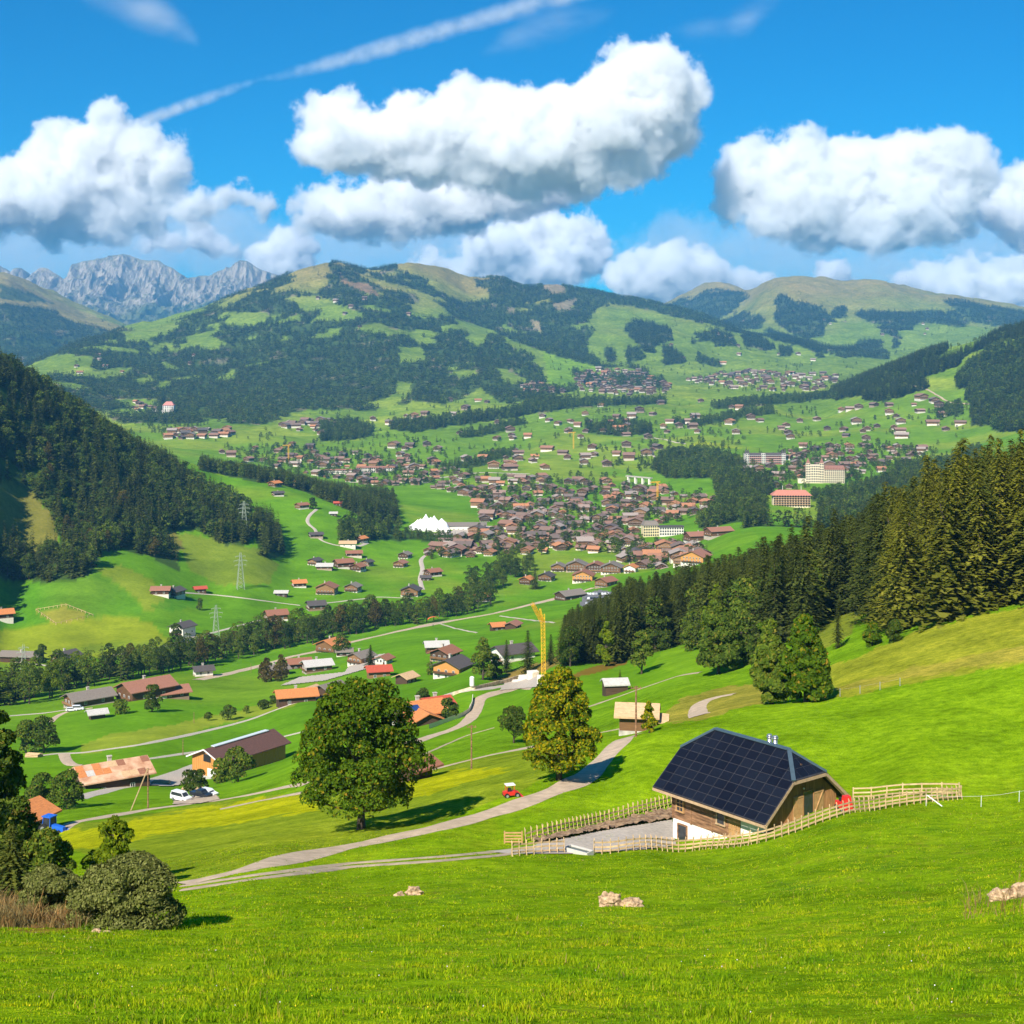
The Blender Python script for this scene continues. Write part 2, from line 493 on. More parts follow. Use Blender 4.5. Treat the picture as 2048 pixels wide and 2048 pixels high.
# ------------------------------------------------------------------ land cover: woods, clearings, mown fields (as seen in the survey picture, then fixed to the ground)
FORESTS = {   # name: (ymin, ymax, polygon, trees per hectare, share of broadleaf, height range)
    "main": (3300, 8000, [(60, 765), (93, 757), (140, 700), (156, 691), (240, 660), (330, 655), (400, 628), (450, 602), (520, 572), (570, 550), (590, 545), (640, 520), (700, 528), (780, 530), (860, 545), (930, 540), (1000, 545),
        (1100, 560), (1200, 578), (1290, 600), (1380, 622), (1440, 640), (1440, 660), (1300, 630), (1200, 608), (1190, 640), (1180, 690), (1200, 730), (1290, 738), (1330, 760), (1330, 775), (1180, 772), (1090, 790), (1080, 800), (1000, 806), (960, 775), (915, 800),
        (885, 808), (820, 800), (740, 820), (620, 822), (560, 838), (500, 850), (420, 840), (330, 850), (250, 850), (140, 800)], 150, 0.16, (15, 25)),
    "left_dark": (4900, 8600, [(-450, 600), (0, 612), (53, 612), (111, 622), (130, 640), (200, 656), (235, 668), (200, 690), (101, 712), (66, 740), (0, 760), (-450, 760)], 130, 0.0, (16, 26)),
    "left_sparse": (6800, 8600, [(0, 570), (60, 585), (110, 605), (60, 605), (0, 595)], 45, 0.0, (15, 22)),
    "f1": (4800, 7300, [(1250, 659), (1266, 640), (1306, 646), (1340, 659), (1346, 683), (1319, 685), (1306, 704), (1280, 701), (1272, 683), (1253, 670)], 170, 0, (18, 27)),
    "f2": (4800, 7300, [(1325, 728), (1327, 696), (1348, 696), (1372, 717), (1372, 731), (1348, 733)], 170, 0, (18, 27)),
    "f3": (4800, 7300, [(1383, 688), (1396, 670), (1431, 662), (1465, 670), (1473, 693), (1433, 696), (1425, 683), (1396, 688)], 170, 0, (18, 27)),
    "f4": (4800, 7300, [(1481, 670), (1513, 667), (1550, 693), (1547, 699), (1489, 696)], 170, 0, (18, 27)),
    "f5": (4800, 7300, [(1449, 656), (1531, 659), (1637, 696), (1648, 717), (1635, 717), (1635, 704), (1571, 685), (1518, 670), (1449, 662)], 170, 0, (18, 27)),
    "f6": (4800, 7300, [(1391, 701), (1428, 723), (1446, 725), (1438, 731), (1396, 728)], 120, 0.3, (15, 24)),
    "f7": (4800, 7300, [(1211, 699), (1232, 699), (1232, 723), (1211, 723)], 170, 0, (18, 27)),
    "f8": (4800, 7300, [(1558, 691), (1584, 691), (1584, 715), (1558, 715)], 170, 0, (18, 27)),
    "f9": (4800, 7300, [(1252, 700), (1275, 695), (1290, 715), (1255, 728)], 130, 0.2, (18, 27)),
    "g1": (6400, 9700, [(1552, 611), (1562, 590), (1600, 606), (1647, 614), (1653, 632), (1684, 611), (1695, 617), (1690, 638), (1650, 648), (1642, 670), (1616, 680), (1576, 664), (1549, 643)], 110, 0, (20, 30)),
    "g2": (6400, 9700, [(1706, 627), (1748, 622), (1828, 625), (1907, 619), (1934, 640), (1926, 654), (1867, 643), (1843, 643), (1817, 659), (1796, 662), (1801, 699), (1788, 699), (1785, 672), (1756, 664), (1761, 648), (1727, 640)], 110, 0, (20, 30)),
    "g3": (6400, 9700, [(1880, 598), (1907, 601), (2048, 625), (2300, 660), (2300, 690), (2048, 652), (2000, 656), (1939, 643), (1912, 619)], 100, 0, (20, 30)),
    "g4": (5600, 9000, [(1536, 659), (1642, 691), (1684, 696), (1708, 691), (1729, 680), (1764, 683), (1767, 696), (1780, 712), (1782, 720), (1722, 712), (1684, 714), (1634, 704), (1584, 683), (1536, 672)], 120, 0, (18, 27)),
    "g5": (6400, 11000, [(1425, 651), (1486, 627), (1518, 630), (1531, 643), (1513, 659), (1438, 656)], 110, 0, (20, 30)),
    "g6": (8600, 11000, [(1335, 612), (1400, 588), (1440, 580), (1500, 590), (1480, 612), (1430, 640), (1370, 628)], 100, 0, (20, 30)),
    "ridge_a": (2600, 3900, [(1663, 778), (1706, 757), (1737, 733), (1801, 705), (1828, 703), (1891, 687), (1896, 698), (1859, 725), (1854, 744), (1849, 756), (1857, 778), (1841, 783), (1788, 796), (1769, 804), (1729, 801), (1727, 791), (1684, 799), (1666, 799)], 190, 0.05, (18, 28)),
    "ridge_b": (2600, 3900, [(1843, 756), (1859, 725), (1934, 705), (1960, 689), (2002, 666), (2048, 655), (2300, 600), (2300, 640), (2048, 674), (2008, 682), (1971, 693), (1934, 711), (1912, 735), (1875, 746)], 190, 0.05, (18, 28)),
    "ridge_c": (2300, 3900, [(1915, 778), (1912, 756), (1949, 719), (1986, 698), (2048, 679), (2500, 560), (2500, 900), (2048, 864), (1986, 862), (1986, 849), (1944, 852), (1941, 828), (1939, 807), (1928, 796), (1941, 778)], 190, 0.25, (18, 28)),
    "ridge_d": (2300, 3500, [(1868, 832), (1880, 815), (1925, 805), (1928, 830), (1875, 840)], 150, 0.5, (12, 20)),
    "belt_a": (2800, 4700, [(774, 846), (861, 839), (1006, 824), (1042, 817), (1070, 795), (1089, 782), (1100, 798), (1223, 801), (1332, 797), (1332, 808), (1151, 815), (1042, 833), (897, 852), (825, 866), (781, 859)], 130, 0.45, (14, 24)),
    "belt_b": (2500, 4200, [(640, 850), (700, 842), (745, 852), (748, 872), (700, 882), (640, 882)], 140, 0.6, (14, 22)),
    "belt_c": (2500, 3500, [(1170, 850), (1215, 842), (1300, 850), (1305, 868), (1240, 872), (1175, 866)], 70, 0.3, (14, 24)),
    "belt_d": (2400, 3300, [(880, 935), (960, 915), (985, 905), (1030, 898), (1030, 912), (960, 932), (885, 948)], 110, 0.8, (10, 16)),
    "belt_e": (2900, 3700, [(915, 868), (990, 850), (1050, 838), (1055, 846), (990, 868), (925, 880)], 90, 0.6, (12, 18)),
    "belt_f": (2600, 3500, [(1345, 842), (1420, 835), (1500, 820), (1545, 815), (1548, 826), (1480, 838), (1400, 852), (1348, 850)], 90, 0.7, (12, 18)),
    "belt_g": (3200, 4600, [(1420, 808), (1500, 800), (1560, 795), (1640, 790), (1680, 785), (1680, 796), (1560, 808), (1500, 814), (1425, 818)], 110, 0.6, (12, 20)),
    "village_hill": (1450, 2500, [(1300, 935), (1330, 905), (1395, 900), (1480, 925), (1500, 940), (1520, 976), (1520, 1054), (1488, 1082), (1395, 1056), (1438, 1012), (1424, 956), (1337, 958)], 180, 0.5, (13, 22)),
    "village_hill_b": (1350, 2300, [(1488, 960), (1540, 965), (1560, 1015), (1640, 1020), (1720, 990), (1800, 960), (1900, 930), (1900, 960), (1700, 1065), (1560, 1085), (1488, 1088)], 170, 0.45, (13, 24)),
    "village_hill_c": (1450, 2500, [(1620, 1004), (1625, 985), (1720, 968), (1800, 932), (1880, 915), (1960, 895), (1960, 925), (1800, 970), (1700, 1000)], 120, 0.5, (9, 16)),
    "ridge_wood": (1450, 2050, [(595, 978), (613, 958), (650, 966), (706, 996), (752, 992), (790, 1000), (797, 1048), (775, 1050), (723, 1044), (708, 1025), (665, 1007)], 210, 0.1, (16, 24)),
    "ridge_back": (1650, 2600, [(400, 930), (500, 942), (590, 960), (640, 985), (560, 975), (480, 958), (400, 940)], 190, 0.2, (14, 22)),
    "stream_wood": (1300, 1700, [(677, 1085), (682, 1054), (723, 1044), (798, 1053), (800, 1082), (752, 1079), (711, 1088)], 170, 0.75, (12, 20)),
    "stream_hedge": (1300, 1700, [(800, 1062), (897, 1068), (935, 1075), (868, 1084), (800, 1080)], 190, 0.9, (6, 9)),
    "knoll": (1100, 1600, [(505, 1052), (530, 1045), (552, 1060), (575, 1104), (552, 1118), (520, 1112)], 230, 0.05, (18, 26)),
    "spur": (870, 1640, [(-450, 1170), (0, 1160), (96, 1166), (150, 1160), (186, 1140), (203, 1104), (246, 1098), (300, 1114), (362, 1143), (345, 1100), (340, 1062), (400, 1062), (450, 1090), (495, 1092), (520, 1060), (480, 1010), (420, 985), (380, 960), (300, 905), (0, 730), (-450, 480)], 175, 0.3, (15, 25)),
}
CLEARINGS = [  # (ymin, ymax, polygon)
    [(583, 564), (591, 540), (628, 528), (665, 520), (662, 540), (654, 553), (660, 566), (638, 582), (628, 585), (585, 582), (543, 585), (564, 572)],
    [(564, 598), (580, 591), (628, 591), (668, 601), (678, 611), (715, 622), (731, 632), (710, 643), (665, 643), (617, 648), (638, 635), (646, 625), (638, 617), (599, 622), (591, 606)],
    [(707, 656), (752, 643), (784, 656), (816, 662), (811, 670), (771, 670), (731, 662)],
    [(702, 540), (734, 553), (776, 564), (813, 572), (850, 590), (885, 614), (907, 632), (850, 635), (819, 636), (824, 611), (837, 601), (824, 585), (771, 580), (736, 564)],
    [(681, 548), (699, 564), (731, 564), (755, 587), (771, 598), (718, 580), (681, 566)],
    [(797, 693), (848, 696), (848, 720), (803, 728)],
    [(795, 765), (821, 765), (824, 794), (766, 815), (721, 813), (731, 802), (792, 791)],
    [(400, 672), (432, 675), (453, 685), (426, 701), (400, 701)],
    [(426, 762), (469, 736), (469, 760)], [(416, 651), (438, 644), (437, 662)], [(442, 627), (474, 622), (469, 632)], [(469, 648), (493, 632), (480, 650)], [(527, 632), (570, 622), (548, 638)], [(480, 672), (519, 672), (511, 680)],
    [(29, 736), (95, 705), (183, 712), (183, 741), (217, 740), (265, 736), (254, 754), (186, 754), (93, 752), (64, 765)],
    [(150, 695), (201, 676), (212, 691), (252, 696), (286, 707), (318, 691), (323, 704), (291, 709), (238, 704), (185, 699)],
    [(240, 665), (352, 648), (352, 664), (318, 672), (286, 691), (254, 685), (249, 672)],
    [(368, 685), (413, 672), (453, 685), (435, 701), (408, 691)],
    [(230, 799), (315, 799), (318, 815), (297, 820), (238, 812)], [(305, 728), (321, 720), (352, 733), (350, 741), (323, 730)],
    [(265, 760), (300, 752), (310, 762), (280, 770)], [(310, 772), (325, 762), (345, 765), (320, 778)],
    [(800, 542), (795, 528), (821, 524), (866, 533), (927, 545), (951, 561), (948, 574), (975, 577), (983, 601), (948, 606), (925, 603), (893, 590), (858, 572), (858, 561), (826, 548)],
    [(948, 648), (985, 662), (1030, 683), (1068, 696), (1091, 704), (1099, 709), (1171, 728), (1208, 738), (1197, 741), (1144, 744), (1152, 762), (1184, 776), (1144, 775), (1091, 775), (1086, 752), (1065, 723), (1070, 715), (1033, 701), (1001, 675), (983, 670), (956, 696), (922, 675), (938, 667), (919, 659), (887, 667), (877, 654), (938, 646)],
    [(991, 738), (1025, 746), (1068, 765), (1025, 768), (1007, 765)],
    [(1075, 566), (1110, 562), (1130, 566), (1128, 585), (1108, 590)], [(1105, 606), (1140, 600), (1155, 596), (1140, 622), (1112, 620)], [(1060, 640), (1078, 642), (1086, 660), (1082, 672), (1074, 660)],
    [(1010, 612), (1030, 618), (1028, 628), (1014, 622)], [(925, 540), (1000, 548), (1060, 556), (1000, 556)],
    [(1139, 651), (1171, 648), (1192, 617), (1219, 606), (1250, 611), (1312, 625), (1400, 645), (1470, 660), (1300, 640), (1180, 715), (1170, 690), (1190, 660), (1175, 655), (1140, 655)],
]
SPUR_CLEAR = [[(-80, 965), (20, 962), (70, 990), (108, 1035), (122, 1095), (60, 1112), (10, 1090), (-80, 1075)], [(330, 1050), (350, 1062), (370, 1100), (352, 1108), (330, 1080)]]

LC = np.zeros((NR, NU, 3))
def base_cover():
    g_fore = np.array([0.168, 0.290, 0.005]); g_val = np.array([0.105, 0.245, 0.008]); g_far = np.array([0.135, 0.205, 0.022])
    w1 = np.clip((np.log(GY) - math.log(140)) / (math.log(500) - math.log(140)), 0, 1)[..., None]
    w2 = np.clip((np.log(GY) - math.log(1800)) / (math.log(4200) - math.log(1800)), 0, 1)[..., None]
    LC[:] = g_fore * (1 - w1) + g_val * w1
    LC[:] = LC * (1 - w2) + g_far * w2
    # high pasture turns brown with height
    hb = np.clip((GZ + fbm(GX / 500, GY / 500, 3, 40) * 130 - 150) / 300, 0, 1)[..., None] * (GY > 4000)[..., None]
    LC[:] = LC * (1 - hb) + np.array([0.225, 0.185, 0.05]) * hb
    # uneven mowing of the valley meadows
    n = fbm(GX / 120 + GY / 300, GY / 160, 3, 60)
    k = (np.clip(n * 2.6 + 0.05, 0, 1) * np.clip((GY - 420) / 500, 0, 1) * np.clip((5200 - GY) / 1500, 0, 1))[..., None]
    LC[:] = LC * (1 - k * 0.75) + np.array([0.205, 0.270, 0.025]) * k * 0.75
PX2 = np.repeat(PXC[None], NR, 0)
def paint(poly, col, ymin=0, ymax=1e9, amt=1.0, soft=0.0):
    xs = [p[0] for p in poly]; ys = [p[1] for p in poly]
    c0 = max(0, np.searchsorted(PXC, min(xs)) - 1); c1 = np.searchsorted(PXC, max(xs)) + 1
    r0 = np.searchsorted(YR, ymin); r1 = np.searchsorted(YR, ymax)
    sub = (slice(r0, r1), slice(c0, c1))
    jx = fbm(GX[sub] / np.maximum(GY[sub] * 0.012, 1e-3), GY[sub] / np.maximum(GY[sub].mean() * 0.03, 1e-3), 3, 77) * soft
    m = in_poly(PX2[sub] + jx, GROW[sub] + jx * 0.6, poly)
    a = (m * amt)[..., None]
    LC[sub] = LC[sub] * (1 - a) + np.array(col) * a
    return m
base_cover()
OLIVE = (0.195, 0.255, 0.014); YELLOW = (0.37, 0.385, 0.004); TAN = (0.30, 0.255, 0.040); DRY = (0.28, 0.16, 0.035); EMER = (0.060, 0.205, 0.010); LIME = (0.150, 0.290, 0.010)
# foreground patchiness: paler and browner tufts
_f = (fbm(GX / 2.4, GY / 2.4, 4, 90) * 1.6).clip(0, 1)[..., None] * (GY < 135)[..., None]
LC[:] = LC * (1 - _f * 0.45) + np.array([0.230, 0.290, 0.010]) * _f * 0.45
_f = ((fbm(GX / 1.1, GY / 1.1, 3, 93) - 0.38) * 3).clip(0, 1)[..., None] * (GY < 95)[..., None]
LC[:] = LC * (1 - _f * 0.5) + np.array([0.21, 0.155, 0.03]) * _f * 0.5
_f = ((fbm(GX / 3.1 + 9, GY / 3.1, 3, 95) - 0.3) * 2.4).clip(0, 1)[..., None] * (GY < 110)[..., None]
LC[:] = LC * (1 - _f * 0.5) + np.array([0.060, 0.175, 0.012]) * _f * 0.5
paint([(-200, 1812), (60, 1815), (150, 1838), (175, 1862), (90, 1868), (-200, 1862)], DRY, 40, 110, 0.8, 8)
paint([(110, 1690), (130, 1652), (300, 1628), (420, 1605), (600, 1585), (840, 1540), (1090, 1490), (1180, 1500), (1150, 1530), (1060, 1570), (960, 1612), (860, 1650), (700, 1690), (370, 1764), (250, 1730)], OLIVE, 96, 300, 0.85, 6)
paint([(120, 1700), (120, 1664), (300, 1634), (420, 1612), (560, 1590), (620, 1592), (640, 1618), (450, 1652), (300, 1668), (240, 1690)], YELLOW, 110, 300, 0.8, 12)
paint([(815, 1602), (812, 1560), (840, 1546), (1035, 1534), (960, 1556), (900, 1575), (840, 1590)], YELLOW, 150, 300, 0.75, 12)
paint([(2500, 1110), (2048, 1213), (1900, 1244), (1760, 1290), (1640, 1343), (1615, 1405), (1700, 1392), (1850, 1362), (2048, 1326), (2500, 1235)], (0.28, 0.29, 0.022), 180, 330, 0.85, 9)
paint([(2048, 1290), (1850, 1330), (1700, 1365), (1640, 1385), (1700, 1380), (1850, 1352), (2048, 1318)], TAN, 180, 260, 0.6, 9)
paint([(1395, 1440), (1330, 1446), (1290, 1455), (1340, 1420), (1372, 1392), (1490, 1368), (1535, 1370), (1545, 1405), (1430, 1432)], (0.27, 0.235, 0.035), 186, 300, 0.85, 8)
paint([(1630, 1290), (1640, 1240), (1690, 1205), (1730, 1215), (1700, 1270), (1650, 1300)], (0.17, 0.20, 0.02), 250, 480, 0.9, 6)
paint([(975, 1362), (1030, 1340), (1081, 1325), (1140, 1305), (1140, 1316), (1085, 1345), (1010, 1366)], (0.27, 0.175, 0.045), 350, 800, 0.9, 3)
paint([(1140, 1356), (1160, 1340), (1260, 1315), (1250, 1328), (1190, 1348)], (0.20, 0.11, 0.022), 350, 600, 0.9, 3)
paint([(1300, 1335), (1340, 1285), (1400, 1275), (1420, 1330), (1380, 1350)], LIME, 280, 600, 0.9, 3)
paint([(-200, 1275), (0, 1262), (120, 1242), (240, 1232), (300, 1243), (325, 1270), (352, 1288), (240, 1312), (120, 1318), (0, 1325), (-200, 1340)], (0.235, 0.285, 0.016), 700, 1100, 0.9, 5)
paint([(120, 1300), (250, 1282), (320, 1278), (330, 1290), (200, 1306), (125, 1312)], (0.15, 0.225, 0.018), 700, 1100, 0.7, 5)
paint([(190, 1137), (245, 1132), (305, 1160), (318, 1185), (340, 1212), (290, 1222), (262, 1185)], (0.205, 0.255, 0.022), 800, 1200, 0.8, 7)
paint([(300, 1210), (350, 1192), (400, 1195), (390, 1215), (330, 1222)], EMER, 800, 1200, 0.7, 5)
paint([(350, 1065), (420, 1075), (520, 1100), (560, 1130), (540, 1165), (440, 1172), (380, 1140)], (0.165, 0.205, 0.022), 900, 1400, 0.75, 9)
paint([(0, 1180), (190, 1145), (260, 1190), (290, 1225), (120, 1238), (0, 1258)], EMER, 800, 1100, 0.55, 5)
paint([(72, 1222), (132, 1212), (186, 1233), (112, 1250)], TAN, 800, 1100, 0.75)
paint([(160, 1508), (160, 1490), (215, 1468), (330, 1452), (450, 1426), (560, 1400), (605, 1393), (590, 1412), (440, 1450), (300, 1487)], (0.235, 0.285, 0.026), 380, 700, 0.85, 4)
paint([(-450, 470), (0, 550), (100, 596), (270, 664), (330, 700), (200, 690), (0, 650), (-450, 650)], (0.21, 0.165, 0.055), 5600, 8700, 0.75, 9)
for _c in SPUR_CLEAR:
    paint(_c, (0.170, 0.150, 0.030), 850, 1500, 0.9, 5)
paint([(1085, 700), (1200, 735), (1210, 770), (1100, 775)], LIME, 3800, 6500, 0.6, 3)
paint([(1450, 1010), (1520, 1075), (1470, 1100), (1400, 1100)], LIME, 900, 1300, 0.5)
paint([(1400, 880), (1500, 900), (1380, 890)], YELLOW, 2000, 3000, 0.4)
FMASK = np.zeros((NR, NU), bool)
for _k, (_a, _b, _poly, _d, _s, _h) in FORESTS.items():
    FMASK |= paint(_poly, (0, 0, 0), _a, _b, 0.0, 3).any() and False
def forest_at(X, Y, row, key):
    a, b, poly = FORESTS[key][:3]
    px = X / Y * FPX + 1024
    j = fbm(X / (b * 0.006), Y / (b * 0.006), 3, 31) * 5
    if a > 3200:
        j = j + fbm(X / 75, Y / 75, 3, 37) * 11
    m = in_poly(px + j, row + j * 0.6, poly) & (Y > a) & (Y < b)
    if key == "main":
        for c in CLEARINGS:
            m &= ~in_poly(px + j * 0.7, row + j * 0.4, c)
        m &= fbm(X / 170, Y / 170, 4, 33) > -0.37
    if key == "village_hill_b":
        m &= ~in_poly(px, row, [(1532, 990), (1638, 990), (1640, 1052), (1530, 1052)])
    if key == "spur":
        for c in SPUR_CLEAR:
            m &= ~in_poly(px + j * 0.5, row + j * 0.3, c)
    return m
for _k in FORESTS:
    _m = forest_at(GX.ravel(), GY.ravel(), GROW.ravel(), _k).reshape(GX.shape)
    FMASK |= _m
    LC[_m] = LC[_m] * 0.15 + np.array([0.035, 0.060, 0.016]) * 0.85
for _c in CLEARINGS[4:5]:
    paint(_c, (0.20, 0.115, 0.07), 4000, 7500, 0.8, 3)
for _c in CLEARINGS[25:29]:
    paint(_c, (0.25, 0.19, 0.12), 4000, 7500, 0.8, 3)
# stony glimpses between the mountain trees
_f = ((fbm(GX / 60, GY / 60, 3, 120) - 0.35) * 4).clip(0, 1)[..., None] * (FMASK & (GY > 3300))[..., None]
LC[:] = LC * (1 - _f * 0.7) + np.array([0.25, 0.20, 0.13]) * _f * 0.7

# ------------------------------------------------------------------ ground materials
def ground_mat(name, f1, f2, f3, a1=0.35, a2=0.35, a3=0.3, bs_=0.5, bd=0.08, bf=None):
    m, t, out = new_mat(name)
    bs = t.n("ShaderNodeBsdfPrincipled")
    at = t.n("ShaderNodeAttribute", attribute_name="cover").outputs["Color"]
    pos = t.n("ShaderNodeNewGeometry").outputs["Position"]
    c = at
    last = None
    for f, a in ((f1, a1), (f2, a2), (f3, a3)):
        nz = t.noise(pos, f, 4.0, 0.6)
        last = nz
        c = t.mix(1.0, c, t.ramp(nz, [(0.28, (1 - a, 1 - a * 0.9, 1 - a)), (0.5, (1, 1, 1)), (0.72, (1 + a * 1.1, 1 + a * 0.75, 1 + a))]), 'MULTIPLY')
    t.l(c, bs.inputs["Base Color"])
    bs.inputs["Roughness"].default_value = 0.95
    bs.inputs["Specular IOR Level"].default_value = 0.0
    hn = t.noise(pos, bf or f3, 3.0, 0.6)
    t.l(bump(t, hn, bs_, bd), bs.inputs["Normal"])
    t.l(bs.outputs[0], out.inputs["Surface"])
    return m
M_MEADOW = ground_mat("meadow_grass", 0.09, 0.8, 6.0, 0.36, 0.38, 0.5, 0.6, 0.12, 5.0)
M_VALLEY = ground_mat("valley_grass", 0.012, 0.06, 0.45, 0.25, 0.2, 0.18, 0.3, 0.4, 0.3)
M_MOUNT = ground_mat("mountain_pasture", 0.004, 0.02, 0.08, 0.25, 0.25, 0.3, 0.5, 4.0, 0.05)

def grid_faces(nr, nc):
    i = np.arange(nr - 1)[:, None] * nc + np.arange(nc - 1)[None]
    return np.stack([i, i + 1, i + 1 + nc, i + nc], -1).reshape(-1, 4)
def terrain_piece(name, r0, r1, mat):
    V = np.stack([GX[r0:r1], GY[r0:r1], GZ[r0:r1]], -1).reshape(-1, 3)
    me = np_mesh(name, V, grid_faces(r1 - r0, NU), mat, True)
    set_vcol(me, "cover", LC[r0:r1].reshape(-1, 3))
    return tag(obj(name, me), kind="structure")
_ra = int(np.searchsorted(YR, 300)); _rb = int(np.searchsorted(YR, 3000))
terrain_piece("meadow_ground", 0, _ra + 1, M_MEADOW)
terrain_piece("valley_ground", _ra, _rb + 1, M_VALLEY)
terrain_piece("mountain", _rb, NR, M_MOUNT)

# ------------------------------------------------------------------ rocky peaks far behind
def rocky_range():
    crest = [(-450, 520), (-200, 500), (-60, 530), (0, 534), (14, 538), (24, 549), (30, 548), (36, 538), (42, 536), (50, 545), (56, 558), (64, 545), (76, 536), (86, 533), (98, 537), (110, 546), (122, 553), (132, 562), (146, 545), (152, 528),
             (165, 522), (185, 521), (205, 517), (225, 512), (245, 508), (262, 511), (280, 518), (300, 521), (318, 521), (330, 530), (345, 535), (358, 545), (375, 556), (400, 551), (420, 552), (440, 543), (462, 536), (472, 524), (480, 521), (492, 523), (505, 529), (520, 540), (545, 547), (575, 556),
             (620, 570), (700, 600), (900, 640)]
    cx = np.array([c[0] for c in crest], float); cy = np.array([c[1] for c in crest], float)
    nu, nv = 620, 150
    pxs = np.linspace(-450, 900, nu)
    cr = np.interp(pxs, cx, cy)
    Yc = 13200.0
    v = np.linspace(0, 1, nv)                       # 0 = foot in front, 0.8 = crest, 1 = behind
    prof_y = np.interp(v, [0, 0.35, 0.8, 1.0], [10600, 12300, Yc, 14400])
    X = (pxs[None] - 1024) / FPX * Yc * np.ones((nv, 1))
    Y = prof_y[:, None] * np.ones((1, nu))
    zc = -(cr - HOR) / FPX * Yc
    s = np.interp(v, [0, 0.35, 0.62, 0.72, 0.8, 0.88, 1.0], [0.02, 0.42, 0.70, 0.90, 1.0, 0.8, 0.0])
    base = np.interp(pxs, [-450, 0, 150, 330, 450, 600, 900], [200, 240, 190, 150, 180, 200, 200])
    rel = zc - base
    # buttresses and gullies
    q = 1 - np.abs(fbm(X / 230, Y / 900, 4, 201))
    q2 = 1 - np.abs(fbm(X / 90, Y / 260, 4, 207))
    lump = (q - 0.72) * 210 + (q2 - 0.72) * 120 + fbm(X / 420, Y / 420, 3, 213) * 70
    env = np.interp(v, [0, 0.3, 0.55, 0.76, 0.8, 0.84, 1], [0.6, 0.8, 1.0, 0.55, 0.06, 0.5, 1])[:, None]
    Z = base[None] + rel[None] * s[:, None] + lump * env * np.clip(rel / 420, 0.3, 1)[None]
    Y = Y - lump * 0.7 * env
    V = np.stack([X, Y, Z], -1).reshape(-1, 3)
    m, t, out = new_mat("limestone")
    bs = t.n("ShaderNodeBsdfPrincipled")
    geo = t.n("ShaderNodeNewGeometry")
    mp = t.n("ShaderNodeMapping"); mp.inputs["Scale"].default_value = (1, 1, 0.35)
    t.l(geo.outputs["Position"], mp.inputs["Vector"])
    n1 = t.noise(mp.outputs[0], 0.016, 8.0, 0.7)
    n2 = t.noise(geo.outputs["Position"], 0.0035, 6.0, 0.6)
    rock = t.ramp(n1, [(0.3, (0.15, 0.125, 0.10)), (0.5, (0.30, 0.255, 0.20)), (0.7, (0.44, 0.375, 0.29))])
    green = t.ramp(n2, [(0.35, (0.05, 0.075, 0.03)), (0.65, (0.16, 0.15, 0.06))])
    sep = t.n("ShaderNodeSeparateXYZ"); t.l(geo.outputs["Position"], sep.inputs[0])
    up = t.n("ShaderNodeSeparateXYZ"); t.l(geo.outputs["Normal"], up.inputs[0])
    hh = t.math('ADD', sep.outputs[2], t.math('MULTIPLY', t.math('SUBTRACT', n2, 0.5), 620))
    k = t.maprange(hh, 430, 560, 0.0, 1.0)
    k = t.math('MULTIPLY', k, t.maprange(up.outputs[2], 0.62, 0.86, 1.0, 0.45), True)
    c = t.mix(k, green, rock)
    t.l(c, bs.inputs["Base Color"]); bs.inputs["Roughness"].default_value = 0.95; bs.inputs["Specular IOR Level"].default_value = 0.1
    t.l(bump(t, n1, 0.9, 25.0), bs.inputs["Normal"])
    t.l(bs.outputs[0], out.inputs["Surface"])
    tag(obj("rocky_mountain_range", np_mesh("rocky_mountain_range", V, grid_faces(nv, nu), m, False)), kind="structure")
rocky_range()
# ------------------------------------------------------------------ foliage materials
def leaf_mat(name, stops, trans=0.3, rnd=0.25, rough=0.7):
    m, t, out = new_mat(name)
    geo = t.n("ShaderNodeNewGeometry")
    oi = t.n("ShaderNodeObjectInfo").outputs["Random"]
    c = t.ramp(geo.outputs["Random Per Island"], stops)
    c = t.mix(1.0, c, t.ramp(oi, [(0, (1 - rnd, 1 - rnd, 1 - rnd * 0.6)), (0.5, (1, 1, 1)), (1, (1 + rnd * 1.3, 1 + rnd, 1 + rnd * 0.4))]), 'MULTIPLY')
    d = t.n("ShaderNodeBsdfDiffuse"); t.l(c, d.inputs["Color"])
    tr = t.n("ShaderNodeBsdfTranslucent"); t.l(c, tr.inputs["Color"])
    mx = t.n("ShaderNodeMixShader"); mx.inputs[0].default_value = trans
    t.l(d.outputs[0], mx.inputs[1]); t.l(tr.outputs[0], mx.inputs[2])
    t.l(mx.outputs[0], out.inputs["Surface"])
    return m
M_SPRUCE = leaf_mat("spruce_needles", [(0.0, (0.030, 0.046, 0.010)), (0.5, (0.060, 0.080, 0.015)), (1.0, (0.102, 0.115, 0.022))], 0.15, 0.35)
M_LARCH = leaf_mat("larch_needles", [(0.0, (0.078, 0.090, 0.010)), (0.5, (0.150, 0.160, 0.017)), (1.0, (0.225, 0.215, 0.030))], 0.3, 0.22)
M_LEAF = leaf_mat("broad_leaves", [(0.0, (0.037, 0.070, 0.010)), (0.5, (0.069, 0.112, 0.015)), (0.9, (0.112, 0.150, 0.020)), (1.0, (0.163, 0.144, 0.025))], 0.3, 0.45)
M_MAPLE = leaf_mat("maple_leaves", [(0.0, (0.040, 0.085, 0.006)), (0.45, (0.072, 0.132, 0.008)), (0.90, (0.115, 0.170, 0.010)), (0.965, (0.20, 0.185, 0.010)), (1.0, (0.30, 0.19, 0.02))], 0.32, 0.05)
M_GOLD = leaf_mat("turning_maple_leaves", [(0.0, (0.055, 0.100, 0.006)), (0.45, (0.115, 0.170, 0.008)), (0.68, (0.24, 0.250, 0.008)), (0.9, (0.40, 0.32, 0.008)), (1.0, (0.44, 0.27, 0.01))], 0.35, 0.04)
